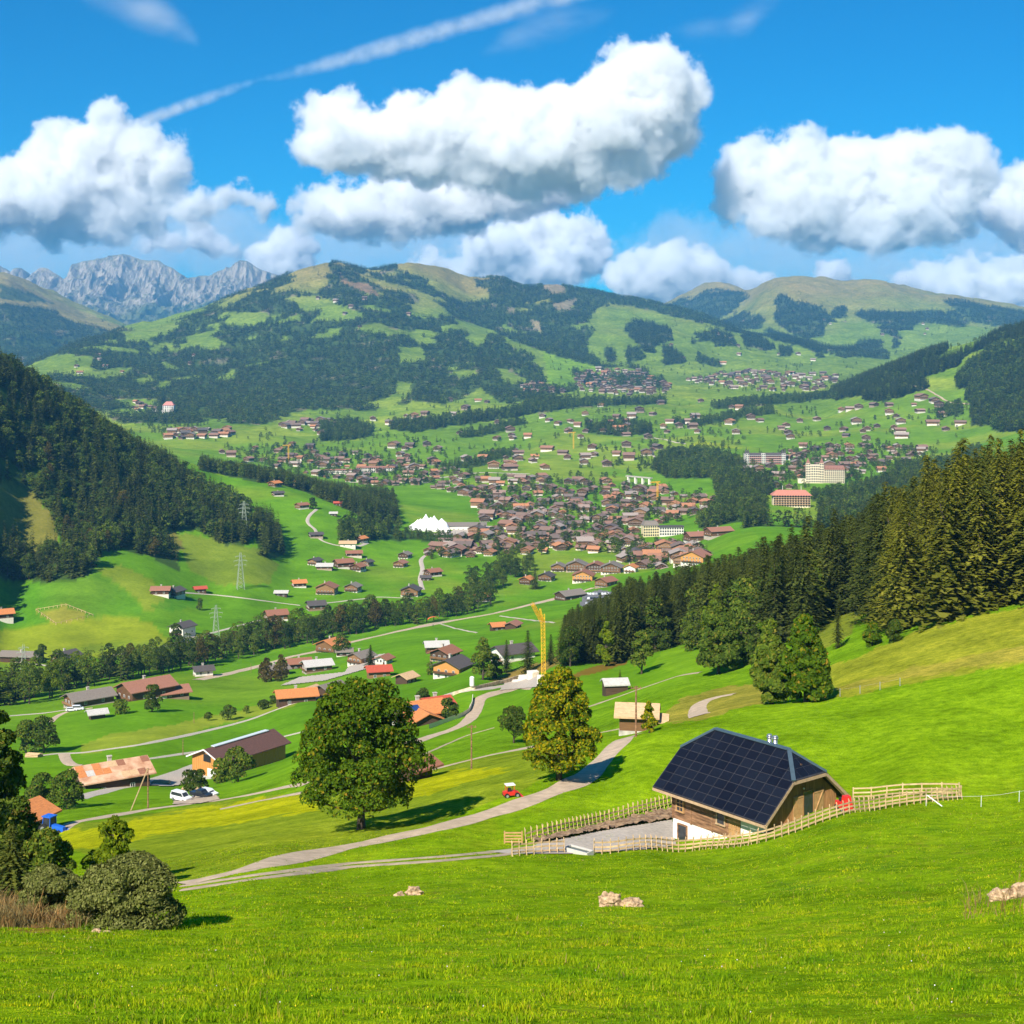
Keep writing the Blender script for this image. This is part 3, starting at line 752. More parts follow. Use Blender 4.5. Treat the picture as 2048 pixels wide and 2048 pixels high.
M_OLIVE = leaf_mat("willow_leaves", [(0.0, (0.075, 0.090, 0.018)), (0.5, (0.135, 0.150, 0.034)), (1.0, (0.240, 0.245, 0.075))], 0.2, 0.05)
M_RUSSET = leaf_mat("russet_leaves", [(0.0, (0.05, 0.04, 0.012)), (0.5, (0.095, 0.075, 0.018)), (1.0, (0.15, 0.12, 0.025))], 0.25, 0.2)
M_BRIGHT = leaf_mat("ash_leaves", [(0.0, (0.072, 0.120, 0.006)), (0.5, (0.126, 0.186, 0.008)), (1.0, (0.204, 0.240, 0.012))], 0.35, 0.1)
M_BARK = simple_mat("bark", (0.085, 0.062, 0.042), 0.9, 0.45, 4.0, bump_s=0.6, stretch=(1, 1, 0.25))

def conifer_np(seed, whorls, per, cards, r=0.17, droop=0.42, z0=0.06, ragged=0.25, size=0.30, power=0.85):
    """crown of a conifer of height 1, as loose needle sprays"""
    g = np.random.default_rng(seed)
    V = []
    for w in range(whorls):
        f = (w + g.uniform(-0.3, 0.3)) / whorls
        f = min(max(f, 0), 0.995)
        z = z0 + (1 - z0) * f
        L0 = r * (1 - f) ** power + 0.014
        if f < 0.12:
            L0 *= 0.75 + f * 2
        for k in range(per):
            a = 2 * math.pi * (k + g.uniform(-0.4, 0.4)) / per + w * 1.3
            L = L0 * g.uniform(1 - ragged * 1.6, 1 + ragged)
            d = np.array([math.cos(a), math.sin(a), 0]); s = np.array([-math.sin(a), math.cos(a), 0])
            zz = z + g.uniform(-0.5, 0.5) / whorls
            for c in range(cards):
                q = (c + g.uniform(0.2, 1.0)) / cards
                p = d * L * q; p[2] = zz - droop * L * q ** 1.4 + 0.12 * L * q
                e = max(L * size * (1.15 - 0.5 * q), 0.011) * g.uniform(0.7, 1.3)
                tip = p + d * e * g.uniform(0.6, 1.2) + np.array([0, 0, -e * g.uniform(0.1, 0.9)])
                hang = np.array([0, 0, -e * g.uniform(0.05, 0.55)])
                V += [p + s * e * g.uniform(0.4, 0.9) + hang, tip, p - s * e * g.uniform(0.4, 0.9) + hang * g.uniform(0.4, 1.2)]
    V = np.array(V)
    F = np.arange(len(V)).reshape(-1, 3)
    return V, F

def crown_points(g, n, prof, wob=0.22, lobes=26, seed=0):
    """points and outward normals on a lobed crown, unit height (0..1), half width 1"""
    ts = np.array([p[0] for p in prof]); ws = np.array([p[1] for p in prof])
    # lobes: balls filling the envelope
    lt = g.uniform(0.05, 0.95, lobes); la = g.uniform(0, 2 * math.pi, lobes)
    lw = np.interp(lt, ts, ws)
    lr = g.uniform(0.55, 0.85, lobes) * lw
    C = np.stack([np.cos(la) * lr, np.sin(la) * lr, lt], -1)
    return C, lw

def broadleaf_np(seed, n, prof, width, leaf, lobes=26, lobe_r=0.30, z0=0.14, flat=1.0, inner=0.25):
    """crown of a broadleaf tree of height 1 (crown from z0 to 1): leaf cards on the skins of many lobes; width = half width"""
    g = np.random.default_rng(seed)
    ts = np.array([p[0] for p in prof]); ws = np.array([p[1] for p in prof])
    lt = np.concatenate([g.uniform(0.02, 0.93, lobes), [0.25, 0.5, 0.75, 0.9]])
    nl = len(lt)
    la = np.arange(nl) * 2.399963 + g.uniform(-0.5, 0.5, nl)
    lw = np.interp(lt, ts, ws) * width
    rr = lobe_r * width * g.uniform(0.65, 1.25, nl) * np.clip(lw / width + 0.25, 0.35, 1)
    rad = np.maximum(lw - rr * 0.85, 0) * np.sqrt(g.uniform(0.35, 1.0, nl))
    rad[-4:] *= 0.1
    C = np.stack([np.cos(la) * rad, np.sin(la) * rad, z0 + (1 - z0) * lt], -1)
    C[:, 2] = np.minimum(C[:, 2], 1 - rr * flat * 0.9)
    wgt = rr ** 2; wgt /= wgt.sum()
    li = g.choice(nl, n, p=wgt)
    d = g.normal(size=(n, 3)); d /= np.linalg.norm(d, axis=1)[:, None]
    d[:, 2] = np.where(d[:, 2] < -0.35, -d[:, 2] * 0.8, d[:, 2])
    rad_j = rr[li] * (1 - inner * g.uniform(0, 1, n) ** 2) * g.uniform(0.92, 1.10, n)
    P = C[li] + d * rad_j[:, None] * np.array([1, 1, flat])
    # drop cards buried deep inside another lobe
    keep = np.ones(n, bool)
    for j in range(nl):
        dd = (P - C[j]) / np.array([1, 1, flat])
        keep &= ~((dd ** 2).sum(1) < (rr[j] * 0.72) ** 2)
    P = P[keep]; d = d[keep]; k = len(P)
    nrm = d + g.normal(size=(k, 3)) * 0.55; nrm /= np.linalg.norm(nrm, axis=1)[:, None]
    a = np.cross(nrm, g.normal(size=(k, 3))); a /= np.linalg.norm(a, axis=1)[:, None]
    b = np.cross(nrm, a)
    s = leaf * g.uniform(0.6, 1.35, k)[:, None]
    tip = a * s; side = b * s * 0.62
    V = np.stack([P - tip, P + side * g.uniform(0.7, 1.2, (k, 1)), P + tip, P - side * g.uniform(0.7, 1.2, (k, 1))], 1).reshape(-1, 3)
    F = np.arange(len(V)).reshape(-1, 4)
    return V, F, C, rr

ROUND = [(0, 0.55), (0.12, 0.85), (0.35, 1.0), (0.6, 0.92), (0.8, 0.68), (0.93, 0.4), (1, 0.1)]
DOME = [(0, 0.62), (0.1, 0.88), (0.27, 1.0), (0.42, 0.93), (0.6, 0.78), (0.78, 0.62), (0.9, 0.46), (1, 0.15)]
CONE = [(0, 0.5), (0.1, 0.85), (0.25, 1.0), (0.45, 0.85), (0.65, 0.62), (0.82, 0.42), (1, 0.1)]

def trunk_mb(h, r, top=0.8, n=6, limbs=None, seed=0):
    g = random.Random(seed)
    mb = MB()
    pts_ = []; rs = []
    for i in range(6):
        f = i / 5
        pts_.append((g.uniform(-1, 1) * h * 0.008 * i, g.uniform(-1, 1) * h * 0.008 * i, -0.04 * h + (top + 0.04) * h * f))
        rs.append(r * (1.35 if i == 0 else 1.0) * (1 - 0.85 * f) + 0.002 * h)
    mb.tube(pts_, rs, n)
    for c in (limbs if limbs is not None else []):
        c = Vector(c)
        z = max(0.12 * h, c.z - max(0.12 * h, math.hypot(c.x, c.y) * 0.9))
        p0 = Vector((0, 0, z)); pm = p0.lerp(c, 0.5) + Vector((0, 0, -0.02 * h))
        mb.tube([p0, pm, c], [r * 0.45, r * 0.3, r * 0.1], 5, cap=False)
    return mb

PROTO = {}       # kind -> list of (trunk mesh, crown mesh)
def add_proto(kind, crown, trunk):
    PROTO.setdefault(kind, []).append((trunk, crown))
M_T = M_BARK
for _i in range(6):
    V, F = conifer_np(100 + _i, 50, 10, 8, r=0.150 + 0.024 * (_i % 3), ragged=0.34, size=0.20, power=0.75)
    add_proto("spruce_near", np_mesh("spruce_crown", V, F, M_SPRUCE), trunk_mb(1, 0.014, 0.78, 7).mesh("spruce_trunk", M_T))
for _i in range(4):
    V, F = conifer_np(140 + _i, 46, 9, 9, r=0.165, droop=0.8, z0=0.05, ragged=0.5, size=0.19, power=0.7)
    add_proto("larch_near", np_mesh("larch_crown", V, F, M_LARCH), trunk_mb(1, 0.013, 0.76, 7).mesh("larch_trunk", M_T))
for _i in range(5):
    V, F = conifer_np(160 + _i, 17, 7, 3, r=0.16 + 0.02 * (_i % 3), size=0.5, ragged=0.3, z0=0.02)
    add_proto("spruce_mid", np_mesh("spruce_crown", V, F, M_SPRUCE), trunk_mb(1, 0.014, 0.8, 4).mesh("spruce_trunk", M_T))
for _i in range(4):
    V, F = conifer_np(180 + _i, 8, 6, 1, r=0.21, size=1.1, ragged=0.3, z0=0.0)
    add_proto("spruce_far", np_mesh("spruce_crown", V, F, M_SPRUCE), None)
for _i in range(5):
    V, F, C, R_ = broadleaf_np(200 + _i, 2600, [ROUND, DOME, CONE][_i % 3], 0.33 - 0.02 * (_i % 3), 0.022, 22, 0.36, 0.16)
    add_proto("leaf_mid", np_mesh("leafy_crown", V, F, M_LEAF), trunk_mb(1, 0.022, 0.7, 5, C[:6]).mesh("leafy_trunk", M_T))
for _i in range(4):
    V, F, C, R_ = broadleaf_np(220 + _i, 420, [ROUND, DOME][_i % 2], 0.36, 0.055, 12, 0.45, 0.08)
    add_proto("leaf_small", np_mesh("leafy_crown", V, F, M_LEAF), trunk_mb(1, 0.022, 0.6, 4).mesh("leafy_trunk", M_T))
for _i in range(3):
    V, F, C, R_ = broadleaf_np(240 + _i, 110, ROUND, 0.40, 0.11, 8, 0.5, 0.02)
    add_proto("leaf_far", np_mesh("leafy_crown", V, F, M_LEAF), None)
for _nm, _mt, _sd in (("russet_mid", M_RUSSET, 260), ("bright_mid", M_BRIGHT, 270)):
    for _i in range(2):
        V, F, C, R_ = broadleaf_np(_sd + _i, 3200, [ROUND, CONE][_i % 2], 0.33, 0.020, 24, 0.34, 0.14)
        add_proto(_nm, np_mesh("leafy_crown", V, F, _mt), trunk_mb(1, 0.02, 0.7, 5, C[:6]).mesh("leafy_trunk", M_T))

def plant_tree(kind, name, X, Y, h, label, group=None, wide=1.0, z=None, cat="tree", variant=None, sink=0.02):
    lst = PROTO[kind]
    tr, cr = lst[random.randrange(len(lst)) if variant is None else variant % len(lst)]
    if z is None:
        z = float(ground_z(X, Y))
    e = thing(name, label, cat, (X, Y, z - sink * h), random.uniform(0, 6.28), group, (h * wide, h * wide, h))
    if tr is not None:
        obj("trunk", tr, e)
    obj("crown", cr, e)
    return e

# instanced masses
def scatter_points(key, dens=None, margin=12):
    a, b, poly, d0, share, hr = FORESTS[key]
    d0 = dens or d0
    xs = [max(p[0], -430) for p in poly]
    u0 = (max(min(xs), -430) - 1024) / FPX; u1 = (min(max(xs), 2480) - 1024) / FPX
    # narrow the distance range to where ground falls in the polygon
    c0 = np.searchsorted(PXC, min(xs)); c1 = np.searchsorted(PXC, min(max(xs), 2480))
    r0 = np.searchsorted(YR, a); r1 = min(np.searchsorted(YR, b), NR - 1)
    area = 0.5 * (b * b - a * a) * (u1 - u0)
    n = int(area / 1e4 * d0)
    n = min(n, 900000)
    u = RNG.uniform(u0, u1, n); Y = np.sqrt(RNG.uniform(a * a, b * b, n)); X = u * Y
    z = ground_z(X, Y)
    row = HOR - z / Y * FPX
    m = forest_at(X, Y, row, key)
    X, Y, z, row = X[m], Y[m], z[m], row[m]
    h = RNG.uniform(hr[0], hr[1], len(X)) * (0.88 + 0.2 * RNG.random(len(X)))
    # what the picture can show: nothing nearer hides its whole height
    c = np.clip(((X / Y * FPX + 1024) - PXC[0]) / (PXC[1] - PXC[0]), 0, NU - 1).astype(int)
    r = np.clip(np.searchsorted(YR, Y) - 3, 0, NR - 1)
    mn = MINROW[r, c]
    vis = row - h * FPX / Y < mn + margin
    X, Y, z, h = X[vis], Y[vis], z[vis], h[vis]
    leaf = RNG.random(len(X)) < share * np.clip(1.0 + 1.2 * fbm(X / 70, Y / 70, 2, 55), 0, 2.2)
    return X, Y, z, h, leaf
MINROW = np.minimum.accumulate(GROW, 0)

def proto_collection(name, kinds):
    c = bpy.data.collections.new(name)
    for k in kinds:
        for tr, cr in PROTO[k]:
            o = bpy.data.objects.new(name + "_%02d" % len(c.objects), cr)
            c.objects.link(o)
    return c
def gn_mass(name, label, X, Y, z, h, wide, idx, coll, cat="trees"):
    me = bpy.data.meshes.new(name)
    n = len(X)
    me.vertices.add(n)
    me.vertices.foreach_set("co", np.stack([X, Y, z - h * 0.02], -1).astype(np.float32).ravel())
    a = me.attributes.new("scl", 'FLOAT_VECTOR', 'POINT'); a.data.foreach_set("vector", np.stack([h * wide, h * wide, h], -1).astype(np.float32).ravel())
    a = me.attributes.new("rot", 'FLOAT', 'POINT'); a.data.foreach_set("value", RNG.uniform(0, 6.28, n).astype(np.float32))
    a = me.attributes.new("pick", 'INT', 'POINT'); a.data.foreach_set("value", np.asarray(idx, np.int32))
    o = obj(name, me)
    ng = bpy.data.node_groups.new(name, 'GeometryNodeTree')
    ng.interface.new_socket("Geometry", in_out='INPUT', socket_type='NodeSocketGeometry')
    ng.interface.new_socket("Geometry", in_out='OUTPUT', socket_type='NodeSocketGeometry')
    gi = ng.nodes.new("NodeGroupInput"); go = ng.nodes.new("NodeGroupOutput")
    ip = ng.nodes.new("GeometryNodeInstanceOnPoints")
    ci = ng.nodes.new("GeometryNodeCollectionInfo")
    ci.inputs["Collection"].default_value = coll
    ci.inputs["Separate Children"].default_value = True
    ci.inputs["Reset Children"].default_value = True
    def attr(nm, ty):
        nd = ng.nodes.new("GeometryNodeInputNamedAttribute"); nd.data_type = ty
        nd.inputs["Name"].default_value = nm
        return nd.outputs["Attribute"]
    cx = ng.nodes.new("ShaderNodeCombineXYZ")
    ng.links.new(attr("rot", 'FLOAT'), cx.inputs[2])
    ng.links.new(gi.outputs[0], ip.inputs["Points"])
    ng.links.new(ci.outputs[0], ip.inputs["Instance"])
    ip.inputs["Pick Instance"].default_value = True
    ng.links.new(attr("pick", 'INT'), ip.inputs["Instance Index"])
    ng.links.new(cx.outputs[0], ip.inputs["Rotation"])
    ng.links.new(attr("scl", 'FLOAT_VECTOR'), ip.inputs["Scale"])
    ng.links.new(ip.outputs[0], go.inputs[0])
    md = o.modifiers.new("scatter", 'NODES'); md.node_group = ng
    return tag(o, label, cat, kind="stuff")

C_FAR = proto_collection("far_tree_kinds", ["spruce_far", "leaf_far"])       # 0-3 spruce, 4-6 leaf
C_MID = proto_collection("mid_tree_kinds", ["spruce_mid", "leaf_small"])      # 0-4 spruce, 5-8 leaf
FAR_KEYS = {"main": 62, "left_dark": 55, "left_sparse": 9, "g1": 55, "g2": 55, "g3": 45, "g4": 60, "g5": 50, "g6": 45}
for _k in ("f1", "f2", "f3", "f4", "f5", "f6", "f7", "f8", "f9"):
    FAR_KEYS[_k] = 85
_acc = [[], [], [], [], []]
for _k, _d in FAR_KEYS.items():
    r_ = scatter_points(_k, _d)
    for _i in range(5):
        _acc[_i].append(r_[_i])
# single trees sprinkled on the high pastures
_n = 5200
_u = RNG.uniform((-430 - 1024) / FPX, (2480 - 1024) / FPX, _n); _Y = np.sqrt(RNG.uniform(3900.0 ** 2, 9600.0 ** 2, _n)); _X = _u * _Y
_z = ground_z(_X, _Y)
_m = (fbm(_X / 260, _Y / 260, 3, 140) > 0.16) & (_z < 430)
_acc[0].append(_X[_m]); _acc[1].append(_Y[_m]); _acc[2].append(_z[_m]); _acc[3].append(RNG.uniform(12, 20, _m.sum())); _acc[4].append(RNG.random(_m.sum()) < 0.1)
_X, _Y, _z, _h, _lf = [np.concatenate(a) for a in _acc]
_h = np.where(_lf, _h * 0.72, _h)
_pick = np.where(_lf, RNG.integers(4, 7, len(_X)), RNG.integers(0, 4, len(_X)))
print("mountain trees", len(_X))
gn_mass("mountain_forest", "dark conifer forest covering the far mountain sides", _X, _Y, _z, _h, np.where(_lf, 1.1, 1.05) * RNG.uniform(0.85, 1.25, len(_X)), _pick, C_FAR)

# woods of the middle distance: mass, with the nearest trees of the spur kept for single planting
_acc = [[], [], [], [], []]
MID_KEYS = [k for k in FORESTS if k not in FAR_KEYS and k != "spur"]
for _k in MID_KEYS:
    r_ = scatter_points(_k)
    for _i in range(5):
        _acc[_i].append(r_[_i])
# loose trees and hedges over the valley meadows and among the far houses
_n = 9000
_u = RNG.uniform((150 - 1024) / FPX, (2300 - 1024) / FPX, _n); _Y = np.sqrt(RNG.uniform(2150.0 ** 2, 5400.0 ** 2, _n)); _X = _u * _Y
_z = ground_z(_X, _Y); _row = HOR - _z / _Y * FPX
_hed = np.abs(fbm(_X / 420 + 5, _Y / 260, 2, 150)) < 0.035
_m = (_hed | (fbm(_X / 150, _Y / 150, 3, 151) > 0.46) | (RNG.random(_n) < 0.035)) & (_z < 60)
_acc[0].append(_X[_m]); _acc[1].append(_Y[_m]); _acc[2].append(_z[_m]); _acc[3].append(RNG.uniform(8, 15, _m.sum())); _acc[4].append(RNG.random(_m.sum()) < 0.75)
_X, _Y, _z, _h, _lf = [np.concatenate(a) for a in _acc]
_h = np.where(_lf, _h * 0.75, _h)
_pick = np.where(_lf, RNG.integers(5, 9, len(_X)), RNG.integers(0, 5, len(_X)))
print("valley trees", len(_X))
gn_mass("valley_woods", "mixed woods, hedges and tree belts across the valley", _X, _Y, _z, _h, RNG.uniform(0.9, 1.3, len(_X)), _pick, C_MID)

# spur: the nearest stand as single trees, the rest as one mass
_X, _Y, _z, _h, _lf = scatter_points("spur", 190, 6)
_h = np.where(_lf, _h * 0.78, _h)
print("spur trees", len(_X))
_size = _h / _Y
_px = _X / _Y * FPX + 1024
_inframe = (_px > -30) & (_px < 2080)
_ord = np.argsort(-_size * _inframe)
_single = np.zeros(len(_X), bool)
_nc = _nl = 0
for _i in _ord:
    if not _inframe[_i]:
        continue
    if _lf[_i] and _nl < 75:
        _single[_i] = True; _nl += 1
    elif (not _lf[_i]) and _nc < 150:
        _single[_i] = True; _nc += 1
for _i in np.nonzero(_single)[0]:
    _zn = ("left" if _px[_i] < 130 else "middle" if _px[_i] < 290 else "right") + (" lower edge" if _Y[_i] < 1090 else " part")
    if _lf[_i]:
        plant_tree("leaf_mid" if random.random() < 0.9 else "russet_mid", "broadleaf_tree", _X[_i], _Y[_i], _h[_i], "round green broadleaf tree in the %s of the dark hillside forest" % _zn, "broadleaf trees of the hillside forest, " + _zn, random.uniform(0.9, 1.25), _z[_i])
    else:
        plant_tree("spruce_mid", "spruce_tree", _X[_i], _Y[_i], _h[_i], "dark spruce in the %s of the dark hillside forest" % _zn, "spruces of the hillside forest, " + _zn, random.uniform(0.95, 1.3), _z[_i])
_r = ~_single
_pick = np.where(_lf, RNG.integers(5, 9, len(_X)), RNG.integers(0, 5, len(_X)))
gn_mass("hillside_forest", "upper part of the dark mixed forest on the hillside", _X[_r], _Y[_r], _z[_r], _h[_r], RNG.uniform(0.95, 1.3, _r.sum()), _pick[_r], C_MID)
# ------------------------------------------------------------------ building materials
def rnd_mat(name, stops, rough=0.8, nscale=1.2, nvar=0.3, stretch=(1, 1, 1), spec=0.2, bump_s=0.3):
    m, t, out = new_mat(name)
    bs = t.n("ShaderNodeBsdfPrincipled")
    oi = t.n("ShaderNodeObjectInfo").outputs["Random"]
    tc = t.n("ShaderNodeTexCoord").outputs["Object"]
    mp = t.n("ShaderNodeMapping"); mp.inputs["Scale"].default_value = stretch
    t.l(tc, mp.inputs["Vector"])
    nz = t.noise(mp.outputs[0], nscale, 5, 0.65)
    c = t.ramp(oi, stops)
    c = t.mix(1.0, c, t.ramp(nz, [(0.3, (1 - nvar,) * 3), (0.7, (1 + nvar,) * 3)]), 'MULTIPLY')
    t.l(c, bs.inputs["Base Color"])
    bs.inputs["Roughness"].default_value = rough
    bs.inputs["Specular IOR Level"].default_value = spec
    if bump_s:
        t.l(bump(t, nz, bump_s, 0.05), bs.inputs["Normal"])
    t.l(bs.outputs[0], out.inputs["Surface"])
    return m
M_WOOD = rnd_mat("chalet_wood", [(0, (0.080, 0.042, 0.022)), (0.4, (0.13, 0.066, 0.030)), (0.75, (0.20, 0.105, 0.045)), (1, (0.28, 0.155, 0.07))], 0.85, 1.4, 0.35, (0.3, 0.3, 4))
M_ROOFV = rnd_mat("village_roof", [(0, (0.10, 0.085, 0.078)), (0.2, (0.20, 0.135, 0.105)), (0.45, (0.26, 0.14, 0.095)), (0.62, (0.34, 0.28, 0.24)), (0.75, (0.16, 0.12, 0.10)), (0.88, (0.36, 0.165, 0.09)), (1.0, (0.46, 0.20, 0.09))], 0.85, 0.8, 0.25, (1, 5, 1))
M_BASE = rnd_mat("chalet_base", [(0, (0.24, 0.16, 0.10)), (0.3, (0.40, 0.32, 0.24)), (0.45, (0.62, 0.56, 0.46)), (1, (0.68, 0.62, 0.53))], 0.85, 0.8, 0.12, bump_s=0)
M_PLASTER = simple_mat("white_plaster", (0.72, 0.67, 0.58), 0.85, 0.08, 0.8)
M_CREAM = simple_mat("cream_plaster", (0.78, 0.66, 0.46), 0.85, 0.06, 0.8)
M_GLASS = simple_mat("window_glass", (0.03, 0.035, 0.04), 0.15, 0.3, 2.0, spec=0.6)
M_FRAMEW = simple_mat("white_paint", (0.75, 0.72, 0.66), 0.6, 0.06)
M_STONE = simple_mat("stone", (0.42, 0.38, 0.32), 0.9, 0.3, 1.5, bump_s=0.5)
M_ASPHALT = simple_mat("lane_asphalt", (0.50, 0.375, 0.255), 0.95, 0.22, 0.9, bump_s=0.3)
M_GRAVEL = simple_mat("gravel", (0.47, 0.40, 0.32), 0.95, 0.22, 2.5, bump_s=0.5)
M_DIRT = simple_mat("track_dirt", (0.42, 0.32, 0.21), 0.95, 0.25, 1.0)
M_STEEL = simple_mat("galvanised_steel", (0.42, 0.43, 0.42), 0.45, 0.15, 3.0, metal=0.6)
M_YELLOW = simple_mat("crane_yellow", (0.75, 0.40, 0.02), 0.5, 0.1)
M_RED = simple_mat("red_paint", (0.62, 0.03, 0.02), 0.4, 0.1)
M_BLUE = simple_mat("blue_paint", (0.02, 0.12, 0.55), 0.35, 0.1)
M_BLACK = simple_mat("black_rubber", (0.02, 0.02, 0.02), 0.7, 0.2)
M_CARW = simple_mat("white_car_paint", (0.72, 0.72, 0.72), 0.25, 0.04, spec=0.6)
M_CARB = simple_mat("dark_car_paint", (0.02, 0.022, 0.028), 0.25, 0.1, spec=0.6)
def roofm(name, c, **k):
    return simple_mat(name, c, 0.8, 0.22, 1.0, bump_s=0.3, stretch=(1.5, 4, 1), **k)
ROOFS = {"orange": roofm("orange_tiles", (0.52, 0.19, 0.06)), "red": roofm("red_sheet_roof", (0.42, 0.075, 0.04)), "brown": roofm("brown_roof", (0.145, 0.075, 0.055)),
         "grey": roofm("grey_shingle_roof", (0.20, 0.165, 0.135)), "white": roofm("pale_sheet_roof", (0.47, 0.44, 0.40)), "dark": roofm("dark_slate_roof", (0.085, 0.07, 0.065)),
         "tan": roofm("fresh_shingle_roof", (0.52, 0.34, 0.185)), "rust": roofm("rusty_roof", (0.30, 0.135, 0.085)), "brick": roofm("brown_red_tiles", (0.27, 0.115, 0.065)),
         "mottled": simple_mat("weathered_rusty_sheets", (0.50, 0.20, 0.09), 0.8, 0.3, 0.35, col2=(0.52, 0.34, 0.22), bump_s=0.3)}
WALLS = {"wood": M_WOOD, "honey": simple_mat("new_larch_boards", (0.50, 0.235, 0.06), 0.8, 0.16, 2.0, stretch=(8, 8, 0.4)), "plaster": M_PLASTER, "dark": simple_mat("sunburnt_boards", (0.075, 0.042, 0.024), 0.9, 0.4, 1.5, stretch=(0.4, 0.4, 6))}

def gable_walls(mb, L, W, z0, z1, pitch, mat=0):
    """prism of walls with gables at x = +-L/2, ridge along x"""
    zr = z1 + W / 2 * pitch
    vs = []
    for x in (-L / 2, L / 2):
        vs += [(x, -W / 2, z0), (x, W / 2, z0), (x, W / 2, z1), (x, 0, zr), (x, -W / 2, z1)]
    fs = [(0, 1, 2, 3, 4)[::-1], (5, 6, 7, 8, 9), (0, 5, 9, 4), (1, 2, 7, 6), (4, 9, 8, 3), (2, 3, 8, 7)]
    mb.add(vs, fs, mat)
def gable_roof(mb, L, W, z1, pitch, ox, oy, th=0.28, mat=0):
    zr = z1 + W / 2 * pitch + 0.03
    y = W / 2 + oy; ze = zr - y * pitch
    x = L / 2 + ox
    n = math.sqrt(1 + pitch * pitch)
    t = th * n
    top = [(-x, -y, ze + t), (x, -y, ze + t), (x, 0, zr + t), (-x, 0, zr + t), (x, y, ze + t), (-x, y, ze + t)]
    lo = [(p[0], p[1], p[2] - t) for p in top]
    vs = top + lo
    fs = [(0, 1, 2, 3), (3, 2, 4, 5), (6, 9, 8, 7), (9, 11, 10, 8), (0, 6, 7, 1), (4, 10, 11, 5), (1, 7, 8, 2), (2, 8, 10, 4), (3, 9, 6, 0), (5, 11, 9, 3)]
    mb.add(vs, fs, mat)

def window_mesh(w, h):
    mb = MB()
    mb.box(-w / 2, w / 2, -0.06, 0.0, -h / 2, h / 2, 1)
    for a in ((-w / 2 - 0.08, -w / 2), (w / 2, w / 2 + 0.08), (-0.03, 0.03)):
        mb.box(a[0], a[1], -0.12, 0.0, -h / 2 - 0.08, h / 2 + 0.08, 0)
    mb.box(-w / 2, w / 2, -0.11, 0.0, h / 2, h / 2 + 0.08, 0)
    mb.box(-w / 2 - 0.1, w / 2 + 0.1, -0.16, 0.0, -h / 2 - 0.1, -h / 2, 0)
    return mb.mesh("window", [M_FRAMEW, M_GLASS])
WIN = window_mesh(1.0, 1.2)
def door_mesh():
    mb = MB().box(-0.5, 0.5, -0.1, 0, 0, 2.1, 0)
    mb.box(-0.62, -0.5, -0.14, 0, 0, 2.2, 1).box(0.5, 0.62, -0.14, 0, 0, 2.2, 1).box(-0.5, 0.5, -0.14, 0, 2.1, 2.22, 1)
    return mb.mesh("door", [WALLS["dark"], M_FRAMEW])
DOOR = door_mesh()

def chalet(name, label, cat, X, Y, ang, L=13, W=11, H=5.2, pitch=0.42, roof="brown", wall="wood", base=1.9, base_mat=None, ox=1.3, oy=1.2, rows=2, wins=3, balcony=True, chimney=True, group=None, z=None, front=-1, side=2):
    """farmhouse or barn: ridge along its own x axis, turned by ang degrees; front gable at x = front * L/2"""
    if z is None:
        z = float(ground_z(X, Y))
    base = min(base, 1.5) if rows < 3 else base
    e = thing(name, label, cat, (X, Y, z - 0.35), math.radians(ang), group)
    if base > 0:
        MB().box(-L / 2 - 0.08, L / 2 + 0.08, -W / 2 - 0.08, W / 2 + 0.08, -3.0, base).build("plinth", base_mat or M_BASE, e)
    wm = MB(); gable_walls(wm, L, W, base - 0.02 if base > 0 else -2.0, H, pitch); wm.build("wall", WALLS.get(wall, M_WOOD), e)
    rm = MB(); gable_roof(rm, L, W, H, pitch, ox, oy); r = rm.build("roof", ROOFS[roof], e)
    if chimney:
        zc = H + W * 0.5 * pitch
        MB().box(-0.45, 0.45, W * 0.12 - 0.4, W * 0.12 + 0.4, zc - 1.2, zc + 1.1).box(-0.6, 0.6, W * 0.12 - 0.55, W * 0.12 + 0.55, zc + 1.1, zc + 1.3).build("chimney", M_STONE, r)
    def put(me, nm, x, y, zz, rz):
        o = obj(nm, me, e); o.location = (x, y, zz); o.rotation_euler = (0, 0, rz)
        return o
    # windows on the front gable (facing -x or +x) and on the long side facing the valley
    gx = front * (L / 2 + (0.08 if base > 0 else 0))
    for rr in range(rows):
        zz = (base * 0.55 if rr == 0 and base > 1.2 else base + 1.3 + (rr - (1 if base > 1.2 else 0)) * 2.5)
        if zz > H + W * 0.25 * pitch:
            continue
        for i in range(wins):
            y = (i + 0.5) / wins * W * 0.86 - W * 0.43
            if zz + 0.9 > H + (W / 2 - abs(y)) * pitch:
                continue
            inset = 0.0 if zz < base else -0.08 * front
            put(WIN, "window", gx + inset, y, zz, -math.pi / 2 if front < 0 else math.pi / 2)
    for i in range(side):
        x = (i + 0.5) / side * L * 0.9 - L * 0.45
        put(WIN, "window", x, -W / 2, base + 1.3, 0)
    if rows:
        put(DOOR, "door", gx, -W * 0.28 if wins % 2 else 0.0, 0.0, -math.pi / 2 if front < 0 else math.pi / 2)
    if balcony:
        mb = MB()
        x0 = front * L / 2; x1 = front * (L / 2 + 1.1)
        zb = base + 0.25
        mb.box(min(x0, x1), max(x0, x1), -W * 0.46, W * 0.46, zb, zb + 0.14)
        mb.box(min(x1, x1 - 0.08 * front), max(x1, x1 - 0.08 * front), -W * 0.46, W * 0.46, zb + 0.3, zb + 1.05)
        mb.build("balcony", M_WOOD, e)
    return e

